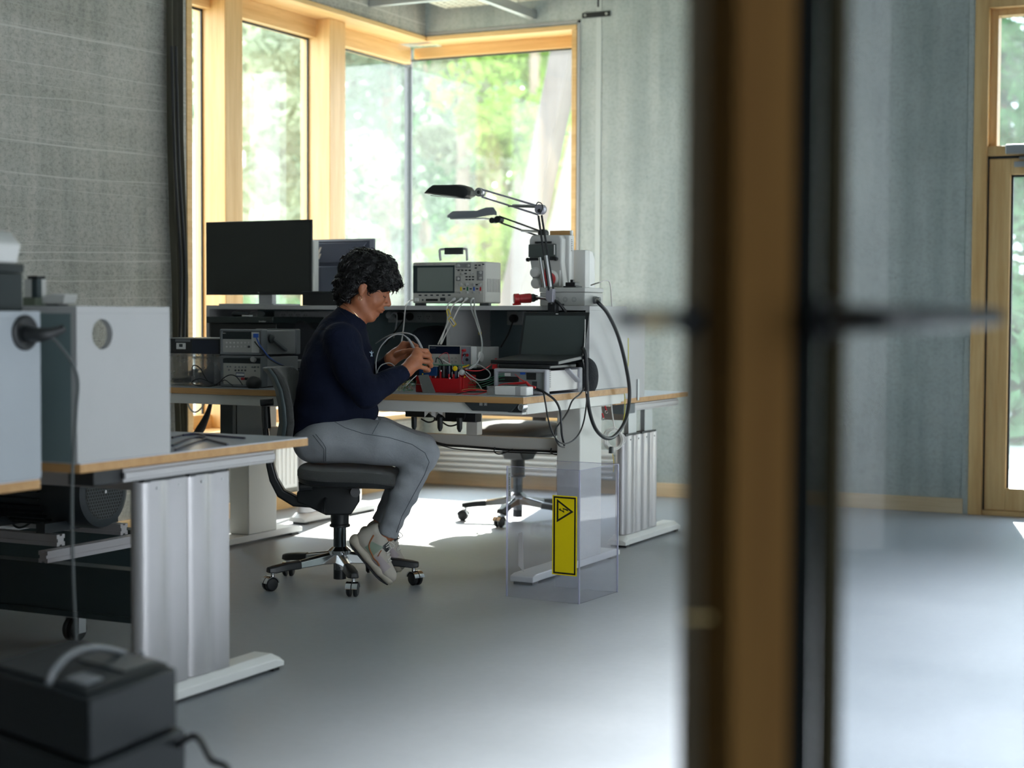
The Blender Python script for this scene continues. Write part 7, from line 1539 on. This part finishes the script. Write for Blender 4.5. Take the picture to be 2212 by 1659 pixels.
for k in range(60):
    i = pick[k]; p = V(hv[i]); n_ = V(hn[i]).normalized()
    if loc[i][2] < .03: continue
    mb.tube([p, p+n_*.010+V((.003, 0, .002))*g_.uniform(-1, 1), p+n_*.022+V((.008*g_.uniform(-1, 1), .004, .004))], [.0005, .0004, .0002], 4)
fl = mb.build('flyaway_strands', M_HAIR, hair, local=True); fl['kind'] = 'stuff'
# brows, lashes, earring, necklace
bb_ = bvh(body)
def onface(pts, r_, m_, nm, par=None, lift=.0006):
    P = []
    for p in pts:
        o = V(H((p[0]+.06, p[1], p[2]))); h_, n_, i_, _ = bb_.ray_cast(o, -V(HF))
        if h_ is not None: P.append(h_+n_*lift)
    if len(P) > 1: MB().tube(P, r_, 6, 0, 3).build(nm, m_, PE, local=True)
for sg_ in (-1, 1):
    onface([(.1, .014*sg_, .020), (.1, .026*sg_, .025), (.1, .038*sg_, .024), (.1, .047*sg_, .018)], [.0022, .0034, .0030, .0014], M_HAIR, 'eyebrow'); onface([(.1, .019*sg_, -.006), (.1, .031*sg_, -.0095), (.1, .043*sg_, -.004)], .0018, M_HAIR, 'eyelashes')
onface([(.12, -.020, -.0600), (.12, -.008, -.0592), (.12, .008, -.0592), (.12, .020, -.0600)], .0007, mat('lip_line', (.12, .035, .03), .6), 'lip_line')
for sg_ in (-1, 1):
    e0 = V(H((-.002, .0835*sg_, -.038))); er = MB().tube([e0+V((cos(t)*.007, 0, sin(t)*.009-.009)) for t in [2*pi*k/16 for k in range(17)]], .0010, 6).build('earring', mat('gold', (.8, .6, .35), .25, 1.), PE, local=True)
P = []
for k in range(9):
    t = k/8; P.append((735+48*t, 652+38*t+6*sin(pi*t)*1))
nk = drape(bb_, [(738, 655), (752, 665), (766, 676), (778, 690)], .0012, 4)
if len(nk) > 3: MB().tube(nk, .0009, 6).build('necklace', mat('gold', (.8, .6, .35), .25, 1.), PE, local=True)
# sweater seams
for pix in ([(680, 705), (692, 712), (710, 712), (722, 708)], [(800, 718), (806, 740), (808, 765)], [(753, 690), (740, 676), (732, 668)]):
    P = drape(bt_, pix, .0006)
    if len(P) > 3: MB().tube(P, .0012, 5).build('seam', mat('navy_seam', (.006, .010, .022), .9), top, local=True)
# ---- the two probes held in the hands
Wp = WM['person']
def pr_cable(pts, lab, tip):
    r = thing('oscilloscope_probe', lab, 'probe', tuple(Wp @ V(q(*tip[0]))))
    P = [Wp @ V(q(*p)) for p in pts]; MB().tube(P, .0026, 8, 0, 6).build('lead', cordg, r)
    MB().tube([Wp @ V(q(*p)) for p in tip], [.003, .0052, .0062, .0055][:len(tip)], 12, 0, 4).build('probe_grip', mat('probe_grey', (.33, .33, .33), .45), r)
pr_cable([(896, 727, -.03), (885, 721, -.02), (868, 719, .0), (850, 722, .05), (834, 728, .10), (822, 735, .15), (812, 742, .2)], 'grey probe held by the right hand, lead arching highest', [(893, 724, -.03), (901, 733, -.034), (908, 746, -.034), (914, 760, -.030)])
pr_cable([(882, 732, -.01), (872, 724, .0), (860, 722, .0), (848, 725, .0), (834, 735, .0), (820, 753, -.0), (813, 775, -.0), (812, 795, -.0), (814, 812, .02)], 'grey probe held by the left hand, lead looping down before the chest', [(878, 728, -.008), (885, 736, -.008), (891, 747, -.004), (896, 757, -.000)])
r = thing('cable', 'thin grey lead looping under the hands in front of the chest', 'cable', tuple(Wp @ V(q(820, 800, 0)))); MB().tube([Wp @ V(q(*p)) for p in ((815, 812, .0), (816, 800, .0), (824, 789, .0), (838, 784, .02), (848, 787, .04), (856, 796, .06))], .0022, 7, 0, 6).build('lead', cordg, r)
